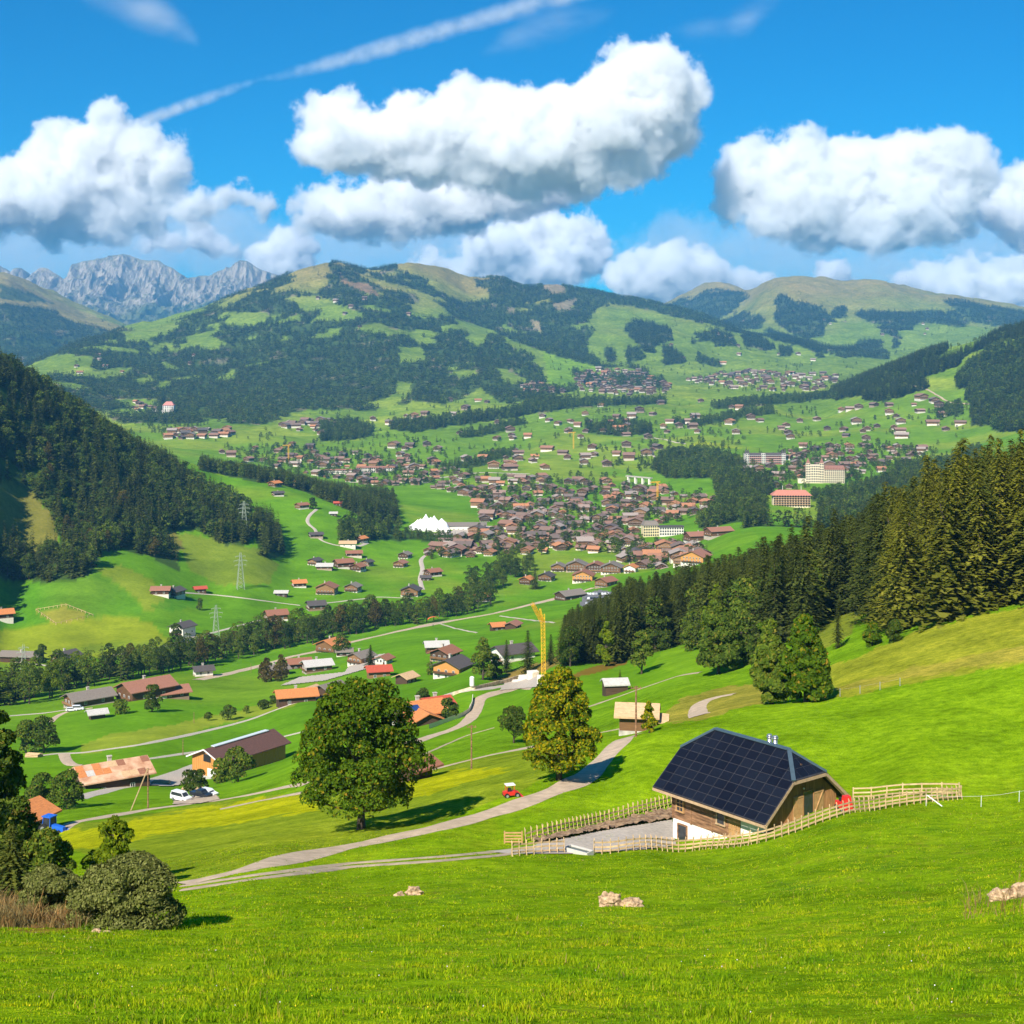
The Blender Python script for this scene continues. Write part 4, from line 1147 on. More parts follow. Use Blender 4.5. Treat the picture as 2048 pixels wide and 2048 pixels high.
# ------------------------------------------------------------------ single farms and barns, by survey position
def at(px, py):
    return survey(px, py)
FARMS = [
    # px, py, angle, L, W, H, roof, wall, options, label, category
    (222, 1572, 34, 16, 11, 4.0, "mottled", "dark", dict(base=0, rows=0, balcony=False), "old dark farmhouse with patched rust-red sheet roof beside a gravel road", "farmhouse"),
    (292, 1396, 45, 20, 13, 5.5, "rust", "wood", dict(), "large farmhouse with brown-red roof above the river trees", "farmhouse"),
    (346, 1396, 30, 11, 9, 3.6, "rust", "wood", dict(balcony=False), "low brown-red roofed annexe on the downhill end of a big farmhouse", "farmhouse"),
    (178, 1410, 42, 17, 10, 4.2, "grey", "wood", dict(), "long grey-brown roofed farmhouse with white vans parked in front", "farmhouse"),
    (194, 1437, 28, 5.2, 4.2, 2.8, "white", "dark", dict(base=0, rows=0, balcony=False, chimney=False, side=0), "small dark shed with pale sheet roof below the vans", "shed"),
    (44, 1322, 172, 22, 9, 4.0, "grey", "dark", dict(base=0, rows=0, balcony=False, side=3), "long low grey-roofed barn beside a country lane", "barn"),
    (132, 1325, 60, 12, 11, 4.6, "dark", "wood", dict(), "dark-roofed farmhouse among trees at the lane end", "farmhouse"),
    (365, 1270, 62, 12, 11, 6.4, "dark", "plaster", dict(base=2.6), "white-walled house with dark roof half hidden by a tree", "house"),
    (406, 1352, 25, 8.5, 7, 4.0, "dark", "plaster", dict(base=1.2, balcony=False, rows=1), "small white house with dark roof at the bend of the valley road", "house"),
    (322, 1190, 5, 12, 9, 4.6, "rust", "wood", dict(), "brown-red roofed farmhouse on the left meadow, beside a dark-roofed one", "farmhouse"),
    (350, 1192, 70, 11, 10, 4.6, "dark", "wood", dict(), "dark-roofed farmhouse on the left meadow, beside a brown-red one", "farmhouse"),
    (400, 1184, 25, 8, 6, 3.4, "red", "wood", dict(base=0, rows=0, balcony=False, chimney=False), "small barn with bright red roof on the left meadow", "barn"),
    (3, 1238, 30, 13, 10, 4.6, "orange", "dark", dict(), "orange-roofed barn cut by the picture edge on the left meadow", "barn"),
    (552, 1240, 25, 14, 12, 5.2, "brick", "wood", dict(), "broad brown barn with wide roof above the river trees", "barn"),
    (632, 1219, 20, 12, 11, 4.6, "dark", "wood", dict(), "dark-roofed chalet where three meadow paths meet", "chalet"),
    (563, 1192, 0, 9, 6, 3.4, "white", "dark", dict(base=0, rows=0, balcony=False, chimney=False), "dark hay shed with pale roof on the valley meadow", "shed"),
    (598, 1174, 20, 10, 9, 4.4, "orange", "wood", dict(base=1.4), "small chalet with orange-red roof on the valley meadow", "chalet"),
    (654, 1187, 82, 12, 15, 6.0, "brick", "wood", dict(wins=5), "wide-gabled brown chalet with red-brown roof in the valley meadow", "chalet"),
    (706, 1183, 75, 10, 11, 5.0, "grey", "wood", dict(wins=4), "grey-roofed chalet with bushes beside a wide-gabled one", "chalet"),
    (822, 1191, 80, 12, 14, 5.6, "dark", "wood", dict(wins=5), "dark-roofed wide chalet at the foot of the meadow lane", "chalet"),
    (866, 1152, 40, 12, 10, 4.8, "brick", "wood", dict(), "brown-roofed barn beside the meadow lane, below the village", "barn"),
    (852, 1160, 0, 8, 6, 3.0, "dark", "dark", dict(base=0, rows=0, balcony=False, chimney=False), "low dark shed in front of the barn on the meadow lane", "shed"),
    (801, 1134, 70, 10, 10, 4.6, "rust", "wood", dict(), "lone brown chalet in the middle of the valley meadow", "chalet"),
    (810, 1116, 70, 10, 10, 4.4, "grey", "wood", dict(), "lone grey-roofed chalet with a tree in the valley meadow", "chalet"),
    (716, 1141, 65, 10, 11, 4.6, "brick", "wood", dict(), "red-brown roofed chalet at the right end of a meadow hamlet", "chalet"),
    (687, 1135, 30, 15, 12, 5.6, "brick", "wood", dict(), "large brown-roofed farmhouse in the middle of a meadow hamlet", "farmhouse"),
    (650, 1139, 0, 13, 9, 4.0, "white", "wood", dict(base=2), "farm building with pale roof at the front of a meadow hamlet", "farm building"),
    (630, 1129, 65, 10, 9, 4.4, "dark", "wood", dict(), "small dark chalet at the left end of a meadow hamlet", "chalet"),
    (735, 1131, 60, 8, 8, 4.2, "dark", "wood", dict(balcony=False), "small dark hut at the right back of a meadow hamlet", "hut"),
    (708, 1113, 10, 14, 9, 4.2, "brick", "wood", dict(), "long red-brown roofed barn behind the meadow hamlet", "barn"),
    (696, 1094, 2, 15, 9, 4.4, "tan", "plaster", dict(base=1.6), "pale barn with light tan roof at the foot of the green ridge", "barn"),
    (722, 1084, 60, 10, 9, 4.4, "orange", "wood", dict(), "small orange-roofed chalet beside a light tan barn", "chalet"),
    (632, 1075, 20, 12, 8, 3.8, "dark", "wood", dict(), "dark low chalet on the winding path up the green ridge", "chalet"),
    (604, 1017, 45, 12, 9, 4.6, "brick", "wood", dict(), "brown chalet with red-brown roof on the green ridge", "chalet"),
    (676, 1011, 5, 8, 6, 3.6, "red", "wood", dict(base=0, rows=0, balcony=False, chimney=False), "red-roofed hut at the edge of the ridge wood", "hut"),
    (667, 1031, 5, 7, 6, 3.0, "white", "dark", dict(base=0, rows=0, balcony=False, chimney=False), "small hut with pale roof on the ridge meadow", "hut"),
    (550, 973, 60, 12, 10, 4.8, "orange", "wood", dict(), "orange-roofed chalet high on the green ridge", "chalet"),
    (578, 970, 20, 12, 9, 4.4, "brick", "wood", dict(), "brown-roofed chalet high on the green ridge, right of an orange one", "chalet"),
    (556, 992, 30, 11, 8, 4.0, "dark", "wood", dict(), "dark-roofed chalet below the orange one on the green ridge", "chalet"),
    (964, 1203, 10, 11, 9, 5.0, "orange", "wood", dict(balcony=False), "orange-roofed house behind the roadside trees", "house"),
    (995, 1260, 20, 7.5, 7, 3.4, "orange", "dark", dict(base=0, rows=0, balcony=False, chimney=False), "small orange-roofed barn standing alone below the main road", "barn"),
    (1026, 1257, 70, 9, 7, 3.2, "rust", "dark", dict(base=0, rows=0, balcony=False, chimney=False), "low red-brown barn next to a small orange-roofed barn", "barn"),
    (873, 1304, 10, 10, 8, 4.0, "white", "wood", dict(base=0, rows=0, balcony=False), "barn with pale and orange roof behind a red-brown chalet", "barn"),
    (890, 1320, 62, 10, 10, 4.4, "brick", "dark", dict(), "red-brown roofed chalet on the middle meadow", "chalet"),
    (906, 1350, 62, 11, 12, 5.0, "dark", "honey", dict(), "dark-roofed chalet with light timber front on the middle meadow", "chalet"),
    (812, 1366, 55, 6, 6, 3.2, "tan", "dark", dict(base=0, rows=0, balcony=False, chimney=False), "small dark hay hut with tan roof in the middle meadow", "hut"),
    (757, 1353, 15, 9, 7, 3.6, "red", "wood", dict(base=0, rows=0, balcony=False, chimney=False), "red-roofed barn with a bush beside it in the middle meadow", "barn"),
    (768, 1328, 65, 6, 6, 3.4, "brick", "plaster", dict(base=1, rows=1, balcony=False, chimney=False), "tiny pale house with brown roof in the middle meadow", "house"),
    (1026, 1322, 30, 14, 10, 4.6, "dark", "plaster", dict(), "slate-roofed house between tall conifers", "house"),
    (1230, 1387, 8, 5.4, 4.4, 2.9, "white", "dark", dict(base=0, rows=0, balcony=False, chimney=False, side=0, ox=0.5, oy=0.5), "weathered hut with pale sheet roof on the slope", "hut"),
    (592, 1404, 18, 14, 8, 3.6, "orange", "dark", dict(base=0, rows=0, balcony=False), "low barn with bright orange roof beside a farm track", "barn"),
    (620, 1394, 62, 6.5, 6, 3.2, "tan", "dark", dict(base=0, rows=0, balcony=False, chimney=False), "small tan-roofed shed behind the bright orange barn", "shed"),
    (660, 1392, 55, 10, 9, 3.6, "grey", "dark", dict(base=0, rows=0, balcony=False, chimney=False), "grey shingled barn showing behind the big maple", "barn"),
    (664, 1303, 60, 14, 13, 5.4, "orange", "wood", dict(), "orange-roofed house half hidden by roadside trees", "house"),
    (688, 1311, 10, 8, 6, 3.2, "grey", "wood", dict(base=0.8, balcony=False, rows=1), "low brown annexe beside the roadside orange house", "annexe"),
    (722, 1327, 55, 10, 9, 4.6, "grey", "wood", dict(), "grey-roofed chalet next to a dark spruce", "chalet"),
    (634, 1343, 25, 13, 9, 4.4, "white", "wood", dict(base=2), "house with large pale roof at the roadside hamlet", "house"),
    (598, 1336, 20, 11, 8, 3.8, "brick", "dark", dict(base=0, rows=0, balcony=False), "dark barn with brown roof beside the pale-roofed house", "barn"),
    (550, 1352, 40, 11, 9, 4.2, "grey", "wood", dict(), "brown house hidden behind russet trees", "house"),
    (34, 1668, 70, 9, 7, 3.4, "orange", "dark", dict(base=0, rows=0, balcony=False), "orange-roofed barn behind the dark tree, next to a blue tractor", "barn"),
    (1140, 1198, 38, 20, 13, 4.6, "grey", "dark", dict(base=0.6, rows=1, wins=5), "long grey-roofed inn beside the car park", "inn"),
    (1392, 1128, 60, 17, 19, 7.5, "rust", "honey", dict(wins=6, rows=3, base=2.4), "large chalet with pale yellow timber front near the fir wood", "chalet"),
    (1154, 1142, 80, 15, 18, 6.6, "grey", "wood", dict(wins=6, rows=3), "wide-gabled brown chalet at the left of a village-edge row", "chalet"),
    (1192, 1144, 78, 14, 14, 6.4, "brick", "wood", dict(wins=5, rows=3), "brown chalet in the middle of a village-edge row", "chalet"),
    (1224, 1146, 76, 14, 17, 6.4, "grey", "wood", dict(wins=6, rows=3), "grey-roofed broad chalet at the right of a village-edge row", "chalet"),
    (1167, 1163, 78, 13, 17, 6.6, "brick", "honey", dict(wins=6, rows=3), "honey-brown chalet in front of the village-edge row", "chalet"),
    (1212, 1172, 50, 14, 12, 5.0, "brick", "wood", dict(wins=4), "red-brown roofed chalet just above the car park", "chalet"),
    (1117, 1142, 78, 11, 12, 5.2, "grey", "wood", dict(wins=4), "small grey-roofed chalet left of the village-edge row", "chalet"),
    (1093, 1161, 70, 11, 12, 5.0, "dark", "wood", dict(wins=4), "dark-roofed chalet with white base beside a round tree", "chalet"),
    (1054, 1168, 65, 10, 10, 5.0, "orange", "wood", dict(wins=4), "orange-roofed chalet beside a tall spruce at the village edge", "chalet"),
    (1262, 1145, 70, 9, 10, 5.4, "orange", "plaster", dict(base=2.6), "white house with orange roof at the village edge", "house"),
    (1398, 1082, 20, 26, 15, 6.5, "rust", "wood", dict(rows=2), "long red-brown chalet block under the green slope", "chalet"),
    (1437, 1072, 25, 24, 14, 6.0, "rust", "wood", dict(rows=2), "red-brown chalet block highest under the green slope", "chalet"),
]
HOUSE_XY = []
for (px_, py_, an_, L_, W_, H_, rf_, wl_, op_, lb_, ct_) in FARMS:
    X, Y, Z = at(px_, py_)
    HOUSE_XY.append((X, Y, max(L_, W_) * 0.6))
    nm_ = {"farm building": "farm_building"}.get(ct_, ct_)
    e_ = chalet(nm_, lb_, ct_, X, Y, an_, L_, W_, H_, roof=rf_, wall=wl_, z=Z, **op_)
    if rf_ == "mottled":      # patched sheets, each its own piece
        r_ = [c for c in e_.children if c.name.startswith("roof")][0]
        zr_ = H_ + W_ / 2 * 0.42 + 0.03 + 0.28 * math.sqrt(1 + 0.42 ** 2)
        for i_ in range(9):
            for j_ in range(3):
                if random.random() < 0.35:
                    continue
                x0_ = -L_ / 2 - 1.2 + i_ * (L_ + 2.4) / 9; y0_ = -(j_ + 1) * 2.1 - 0.1; y1_ = y0_ + 2.05
                q_ = [(x0_ + 0.05, y0_, zr_ + y0_ * 0.42 + 0.05), (x0_ + (L_ + 2.4) / 9 - 0.05, y0_, zr_ + y0_ * 0.42 + 0.05), (x0_ + (L_ + 2.4) / 9 - 0.05, y1_, zr_ + y1_ * 0.42 + 0.05), (x0_ + 0.05, y1_, zr_ + y1_ * 0.42 + 0.05)]
                MB().slab(q_, 0.04).build("roof_sheet", random.choice([ROOFS["white"], ROOFS["orange"], ROOFS["orange"], ROOFS["rust"], ROOFS["tan"]]) if i_ < 5 else random.choice([ROOFS["orange"], ROOFS["tan"], ROOFS["brick"]]), r_)

# ------------------------------------------------------------------ village chalets: a few kinds, planted one by one
def village_kind(L, W, H, pitch, base, rows, wins):
    mb = MB()
    mb.box(-L / 2 - 0.06, L / 2 + 0.06, -W / 2 - 0.06, W / 2 + 0.06, -5.0, base, 1)
    gable_walls(mb, L, W, base - 0.02, H, pitch, 0)
    for s in (-1, 1):
        for r in range(rows):
            zz = 1.2 + r * 2.6
            for i in range(wins):
                y = (i + 0.5) / wins * W * 0.86 - W * 0.43
                if zz + 0.9 > H + (W / 2 - abs(y)) * pitch:
                    continue
                x0 = s * (L / 2 + 0.02); x1 = s * (L / 2 + 0.14)
                mb.box(min(x0, x1), max(x0, x1), y - 0.62, y + 0.62, zz - 0.66, zz + 0.66, 3)
                x2 = s * (L / 2 + 0.18)
                mb.box(min(x1, x2), max(x1, x2), y - 0.5, y + 0.5, zz - 0.55, zz + 0.55, 2)
        for zb in (base + 0.1, base + 2.7):
            if zb < H:
                x0 = s * L / 2; x1 = s * (L / 2 + 1.2)
                mb.box(min(x0, x1), max(x0, x1), -W * 0.46, W * 0.46, zb, zb + 0.9, 0)
    for s in (-1, 1):
        for i in range(3):
            x = (i + 0.5) / 3 * L * 0.9 - L * 0.45
            y0 = s * (W / 2 + 0.02); y1 = s * (W / 2 + 0.15)
            mb.box(x - 0.55, x + 0.55, min(y0, y1), max(y0, y1), base + 0.7, base + 1.8, 2)
    wall = mb.mesh("wall", [M_WOOD, M_BASE, M_GLASS, M_FRAMEW])
    rb = MB(); gable_roof(rb, L, W, H, pitch, 1.7, 1.5, 0.4)
    zc = H + W / 2 * pitch
    rb.box(L * 0.1, L * 0.1 + 1.0, -1.3, -0.4, zc - 1, zc + 1.2)
    return wall, rb.mesh("roof", [M_ROOFV])
VK = [village_kind(13, 12, 5.6, 0.42, 2.2, 2, 4), village_kind(15, 15, 7.4, 0.40, 2.4, 3, 5), village_kind(17, 18, 8.6, 0.38, 2.6, 3, 6), village_kind(20, 13, 6.6, 0.42, 2.4, 2, 4), village_kind(11, 10, 4.8, 0.44, 1.6, 2, 3)]
VILLAGE = [
    ("core", [(860, 975), (960, 950), (1100, 958), (1200, 965), (1340, 980), (1430, 1000), (1430, 1020), (1370, 1045), (1290, 1052), (1262, 1085), (1380, 1092), (1420, 1112), (1390, 1125), (1290, 1143), (1210, 1106), (1110, 1102), (1030, 1110), (860, 1122), (850, 1105), (960, 1062), (960, 1035), (950, 1000)], 190, 12.0,
     "brown timber chalet packed among others in the village centre", "chalets of the village centre"),
    ("back", [(440, 905), (560, 888), (700, 905), (900, 932), (950, 950), (900, 965), (760, 978), (680, 962), (520, 935)], 40, 24, "small chalet in the settlement left behind the village", "chalets left behind the village"),
    ("hill", [(1480, 935), (1600, 895), (1760, 885), (1880, 905), (1830, 930), (1700, 962), (1560, 985), (1520, 960)], 34, 24, "chalet among trees on the hotel hill", "chalets on the hotel hill"),
]
def sample_poly(poly, n, dmin, taken, zmax=1e9):
    xs = [p[0] for p in poly]; ys = [p[1] for p in poly]
    res = []
    for _ in range(n * 60):
        if len(res) >= n:
            break
        px = random.uniform(min(xs), max(xs)); py = random.uniform(min(ys), max(ys))
        if not in_poly(np.array([px]), np.array([py]), poly)[0]:
            continue
        X, Y, Z = survey(px, py)
        if any((X - a) ** 2 + (Y - b) ** 2 < (dmin + c) ** 2 for a, b, c in taken):
            continue
        taken.append((X, Y, 0)); res.append((X, Y, Z, px, py))
    return res
TAKEN = [(x, y, r) for x, y, r in HOUSE_XY]
for _px, _py, _r in ((1650, 966, 45), (1530, 926, 45), (1583, 1012, 40), (858, 1058, 30), (930, 1052, 35), (1300, 1070, 14), (1342, 1068, 18), (1280, 960, 25)):
    _X, _Y, _Z = survey(_px, _py); TAKEN.append((_X, _Y, _r))
VILLAGE_XY = []
for nm, poly, cnt, dmin, lab, grp in VILLAGE:
    for (X, Y, Z, px, py) in sample_poly(poly, cnt, dmin, TAKEN):
        k = random.choice([0, 0, 1, 1, 2, 3, 4, 4])
        if nm == "core":
            zn = ("left" if px < 1040 else "middle" if px < 1220 else "right") + (" front" if py > 1065 else " centre" if py > 1005 else " back")
            lab = "brown timber chalet packed among others in the %s of the village centre" % zn; grp = "chalets in the %s of the village centre" % zn
        e = thing("chalet", lab, "chalet", (X, Y, Z), math.radians(random.choice([80, 80, 75, 95, 10, -10]) + random.uniform(-18, 18)), grp, random.uniform(0.66, 0.92))
        e.location.z -= 0.8; obj("wall", VK[k][0], e); obj("roof", VK[k][1], e)
        VILLAGE_XY.append((X, Y))
print("village chalets", len(VILLAGE_XY))

# far hamlets and scattered farms: too small to tell apart, one mass per district
C_HOUSE = bpy.data.collections.new("far_house_kinds")
for w_, r_ in VK[:5]:
    mb = MB()
    L_, W_, H_ = (13, 12, 5.6)
    me = w_
    # join wall and roof of a kind into one far version
    fm = MB()
    for src, off in ((w_, 0), (r_, 4)):
        vs = [v.co[:] for v in src.vertices]
        o0 = len(fm.v); fm.v.extend(vs)
        for p in src.polygons:
            fm.f.append(tuple(i + o0 for i in p.vertices)); fm.m.append(p.material_index + off)
    ob = bpy.data.objects.new("far_house_%d" % len(C_HOUSE.objects), fm.mesh("far_house", [M_WOOD, M_BASE, M_GLASS, M_FRAMEW, M_ROOFV]))
    C_HOUSE.objects.link(ob)
def house_mass(name, label, polys, scale=1.0):
    A = []
    for poly, n, dm in polys:
        A += sample_poly(poly, n, dm, TAKEN)
    A = np.array(A)
    n = len(A)
    o = gn_mass(name, label, A[:, 0], A[:, 1], A[:, 2], np.full(n, 1.0) * scale * RNG.uniform(0.8, 1.1, n), np.ones(n), RNG.integers(0, 5, n), C_HOUSE, "houses")
    a = o.data.attributes["rot"]; a.data.foreach_set("value", np.radians(RNG.choice([80, 75, 95, 10, -15], n) + RNG.uniform(-20, 20, n)).astype(np.float32))
    return A
house_mass("crowded_village_houses", "further brown chalets crowded between the village streets", [(VILLAGE[0][1], 150, 10.0), (VILLAGE[1][1], 60, 15.0), (VILLAGE[2][1], 50, 14.0)], 0.85)
house_mass("scattered_farmhouses", "farmhouses dotted over the far valley meadows", [
    ([(760, 900), (1000, 840), (1300, 800), (1500, 800), (1560, 840), (1400, 890), (1200, 945), (1000, 945), (850, 930)], 85, 26),
    ([(1500, 850), (1700, 820), (1900, 790), (1960, 850), (1800, 880), (1560, 890)], 34, 36),
    ([(560, 870), (900, 800), (1000, 790), (1000, 815), (700, 870)], 14, 40),
    ([(1250, 640), (1600, 680), (1700, 740), (1300, 740)], 10, 60), ([(1560, 600), (1900, 620), (1900, 680), (1600, 660)], 8, 60), ([(560, 575), (900, 620), (700, 660)], 7, 60),
    ([(100, 700), (400, 680), (400, 740), (100, 750)], 8, 50)], 1.05)
house_mass("distant_settlements", "tightly built villages far off at the mountain foot", [
    ([(1150, 750), (1200, 738), (1290, 745), (1340, 770), (1335, 790), (1250, 792), (1150, 780)], 120, 17),
    ([(1030, 772), (1080, 765), (1110, 780), (1150, 785), (1060, 790)], 26, 17),
    ([(1370, 760), (1450, 740), (1600, 745), (1680, 750), (1660, 780), (1480, 785)], 95, 20),
    ([(330, 868), (400, 858), (470, 862), (470, 872), (380, 880), (330, 880)], 26, 17),
    ([(560, 850), (640, 840), (690, 848), (660, 862), (570, 864)], 22, 17), ([(240, 815), (270, 805), (320, 820), (300, 830)], 10, 20)], 1.05)
# ------------------------------------------------------------------ roads, lanes and paths draped on the ground
def ribbon(name, pl, width, mat, lift=None, step=5.0, kind="structure"):
    P = []
    for (x0, y0), (x1, y1) in zip(pl[:-1], pl[1:]):
        n = max(1, int(math.hypot(x1 - x0, y1 - y0) / step))
        for i in range(n):
            P.append(survey(x0 + (x1 - x0) * i / n, y0 + (y1 - y0) * i / n)[:2])
    P.append(survey(*pl[-1])[:2])
    P = np.array(P)
    for _ in range(4):
        Q = P.copy(); Q[1:-1] = (P[:-2] + 2 * P[1:-1] + P[2:]) / 4; P = Q
    # even spacing in plan
    d = np.concatenate([[0], np.cumsum(np.hypot(*np.diff(P, axis=0).T))])
    n = max(4, int(d[-1] / max(width * 0.5, 0.9)))
    s = np.linspace(0, d[-1], n)
    P = np.stack([np.interp(s, d, P[:, 0]), np.interp(s, d, P[:, 1])], -1)
    T = np.gradient(P, axis=0); T /= np.linalg.norm(T, axis=1)[:, None] + 1e-9
    N = np.stack([-T[:, 1], T[:, 0]], -1)
    K = 5
    V = []
    wob = 1 + 0.12 * fbm(s / (width * 2.5), s * 0 + width, 3, int(abs(pl[0][0])))
    for k in range(K):
        o = (k / (K - 1) - 0.5) * width
        q = P + N * (o * wob)[:, None]
        l = lift if lift is not None else 0.05 + q[:, 1].mean() * 0.00022
        V.append(np.stack([q[:, 0], q[:, 1], ground_z(q[:, 0], q[:, 1]) + l * (1.0 if 0 < k < K - 1 else 0.2)], -1))
    V = np.array(V).transpose(1, 0, 2).reshape(-1, 3)
    return tag(obj(name, np_mesh(name, V, grid_faces(n, K)[:, ::-1], mat, True)), kind=kind)

ribbon("main_road", [(395, 1360), (455, 1348), (511, 1334), (583, 1313), (630, 1304), (699, 1285), (800, 1262), (876, 1246), (984, 1228), (1080, 1205), (1140, 1190), (1185, 1176)], 6.5, M_ASPHALT)
ribbon("paved_lane", [(362, 1769), (477, 1744), (594, 1713), (750, 1684), (879, 1655), (1009, 1619), (1112, 1580), (1177, 1553), (1205, 1521), (1250, 1476), (1276, 1470)], 3.0, M_ASPHALT)
ribbon("paved_lane", [(1399, 1432), (1391, 1417), (1404, 1404), (1435, 1394), (1470, 1388)], 3.0, M_ASPHALT)
ribbon("farm_road", [(112, 1668), (140, 1646), (210, 1634), (303, 1618), (450, 1599), (513, 1587), (571, 1574), (620, 1566)], 3.6, M_ASPHALT)
ribbon("farm_road", [(440, 1619), (520, 1602), (590, 1588), (650, 1577)], 3.6, M_ASPHALT)
ribbon("farm_road", [(820, 1552), (840, 1546), (905, 1529), (983, 1510), (1040, 1499), (1095, 1487)], 2.6, M_ASPHALT)
ribbon("gravel_road", [(150, 1598), (233, 1576), (303, 1564), (373, 1541), (400, 1530)], 5.0, M_GRAVEL)
ribbon("field_path", [(61, 1514), (116, 1507), (163, 1506), (279, 1490), (373, 1471), (450, 1453), (501, 1439), (583, 1408), (655, 1391)], 2.6, M_GRAVEL)
ribbon("field_path", [(128, 1508), (133, 1526), (150, 1532), (165, 1530)], 3.4, M_ASPHALT)
ribbon("field_path", [(262, 1523), (384, 1505), (430, 1497)], 2.2, M_GRAVEL)
ribbon("field_path", [(560, 1475), (613, 1462), (650, 1454)], 2.2, M_GRAVEL)
ribbon("farm_lane", [(8, 1433), (93, 1426), (140, 1419)], 2.6, M_GRAVEL)
ribbon("farm_lane", [(100, 1445), (108, 1436), (122, 1427), (149, 1421), (185, 1416)], 3.0, M_ASPHALT)
ribbon("hamlet_lane", [(815, 1488), (905, 1459), (931, 1447), (949, 1427), (957, 1398), (983, 1388), (1024, 1379), (1073, 1368)], 4.0, M_ASPHALT)
ribbon("site_track", [(846, 1404), (905, 1386), (970, 1378), (1030, 1368)], 3.0, M_GRAVEL)
ribbon("field_path", [(843, 1511), (931, 1472), (988, 1456)], 0.9, M_DIRT)
ribbon("field_path", [(1174, 1415), (1250, 1389), (1278, 1379), (1360, 1351), (1402, 1345)], 1.5, M_DIRT)
ribbon("field_path", [(1200, 1466), (1250, 1456)], 1.6, M_DIRT)
ribbon("field_path", [(226, 1311), (319, 1295), (377, 1279), (435, 1263), (522, 1240)], 2.6, M_GRAVEL)
ribbon("field_path", [(0, 1320), (87, 1330), (133, 1340)], 3.0, M_GRAVEL)
ribbon("field_path", [(362, 1185), (435, 1190), (560, 1206), (601, 1211)], 2.2, M_GRAVEL)
ribbon("field_path", [(648, 1207), (758, 1194), (827, 1197)], 2.2, M_GRAVEL)
ribbon("ridge_path", [(633, 1019), (613, 1036), (613, 1048), (633, 1058), (632, 1068), (640, 1081), (671, 1091), (723, 1093), (735, 1086)], 3.6, M_GRAVEL)
ribbon("meadow_lane", [(845, 1180), (838, 1155), (848, 1138), (838, 1119), (859, 1106)], 4.0, M_GRAVEL)
ribbon("village_street", [(1330, 1137), (1296, 1103), (1279, 1080)], 7.0, M_ASPHALT)
ribbon("road_side_path", [(876, 1246), (915, 1258), (955, 1266)], 2.0, M_GRAVEL)
ribbon("road_side_path", [(1000, 1232), (1060, 1240), (1110, 1246)], 2.0, M_GRAVEL)
ribbon("village_road", [(700, 965), (850, 960), (960, 945), (1060, 948)], 6.0, M_GRAVEL)
ribbon("meadow_track", [(1720, 756), (1850, 776), (1900, 806), (1940, 808)], 5.0, M_DIRT)
ribbon("meadow_track", [(1290, 872), (1330, 880), (1372, 888)], 4.0, M_GRAVEL)
ribbon("meadow_track", [(1310, 915), (1300, 905), (1320, 890)], 4.0, M_GRAVEL)
# the dirt track to the chalet: two wheel strips
ribbon("cart_track", [(362, 1781), (500, 1760), (700, 1734), (881, 1722), (1000, 1711), (1060, 1700)], 1.1, M_DIRT)
ribbon("cart_track", [(362, 1773), (500, 1752), (700, 1727), (881, 1714), (1000, 1703), (1060, 1694)], 1.0, M_DIRT)
ribbon("yard_drive", [(1000, 1707), (1060, 1699), (1120, 1690)], 3.2, M_GRAVEL)

def patch(name, poly, mat, step=4.0, lift=0.05, kind="structure", bumpy=0.0):
    xs = [p[0] for p in poly]; ys = [p[1] for p in poly]
    gx = np.arange(min(xs), max(xs) + step, step); gy = np.arange(min(ys), max(ys) + step * 0.5, step * 0.5)
    V = np.empty((len(gy), len(gx), 3))
    for j, y in enumerate(gy):
        for i, x in enumerate(gx):
            V[j, i] = survey(x, y)
    V[..., 2] = ground_z(V[..., 0], V[..., 1]) + lift
    if bumpy:
        V[..., 2] += (vnoise(V[..., 0] * 3, V[..., 1] * 3, 5)) * bumpy
    cx, cy = np.meshgrid((gx[:-1] + gx[1:]) / 2, (gy[:-1] + gy[1:]) / 2)
    keep = in_poly(cx, cy, poly).ravel()
    F = grid_faces(len(gy), len(gx))[keep]
    me = np_mesh(name, V.reshape(-1, 3), F, mat, True)
    return tag(obj(name, me), kind=kind)
M_MULCH = simple_mat("planted_earth", (0.20, 0.10, 0.055), 0.95, 0.5, 2.2, bump_s=0.8, col2=(0.30, 0.20, 0.11))
patch("gravel_yard", [(1042, 1709), (1075, 1689), (1140, 1676), (1200, 1664), (1345, 1640), (1352, 1692), (1298, 1699), (1200, 1706), (1120, 1709)], M_GRAVEL, 2.5, 0.07)
patch("planted_bank", [(1062, 1684), (1200, 1652), (1345, 1618), (1347, 1640), (1200, 1664), (1078, 1689)], M_MULCH, 4, 0.10, bumpy=0.35)
patch("farm_yard", [(300, 1572), (330, 1552), (385, 1536), (400, 1548), (400, 1566), (340, 1574)], M_GRAVEL, 2.5, 0.25)
patch("parking_bay", [(345, 1610), (350, 1598), (430, 1588), (440, 1600), (400, 1608)], M_ASPHALT, 2, 0.2)
patch("building_site_ground", [(1000, 1382), (1010, 1366), (1060, 1356), (1090, 1352), (1096, 1364), (1070, 1376)], M_GRAVEL, 2, 0.3)
patch("hamlet_yard", [(560, 1372), (600, 1355), (690, 1345), (700, 1330), (740, 1312), (770, 1308), (745, 1335), (650, 1362)], M_GRAVEL, 2, 0.3)
patch("house_forecourt", [(345, 1290), (370, 1275), (405, 1272), (400, 1284)], M_GRAVEL, 2, 0.3)
patch("car_park", [(1160, 1212), (1165, 1190), (1200, 1180), (1250, 1190), (1245, 1215), (1190, 1220)], simple_mat("car_park_tarmac", (0.16, 0.15, 0.145), 0.9, 0.15), 4, 0.3)
patch("market_square", [(860, 1070), (960, 1050), (1000, 1056), (960, 1072)], M_GRAVEL, 5, 0.4)

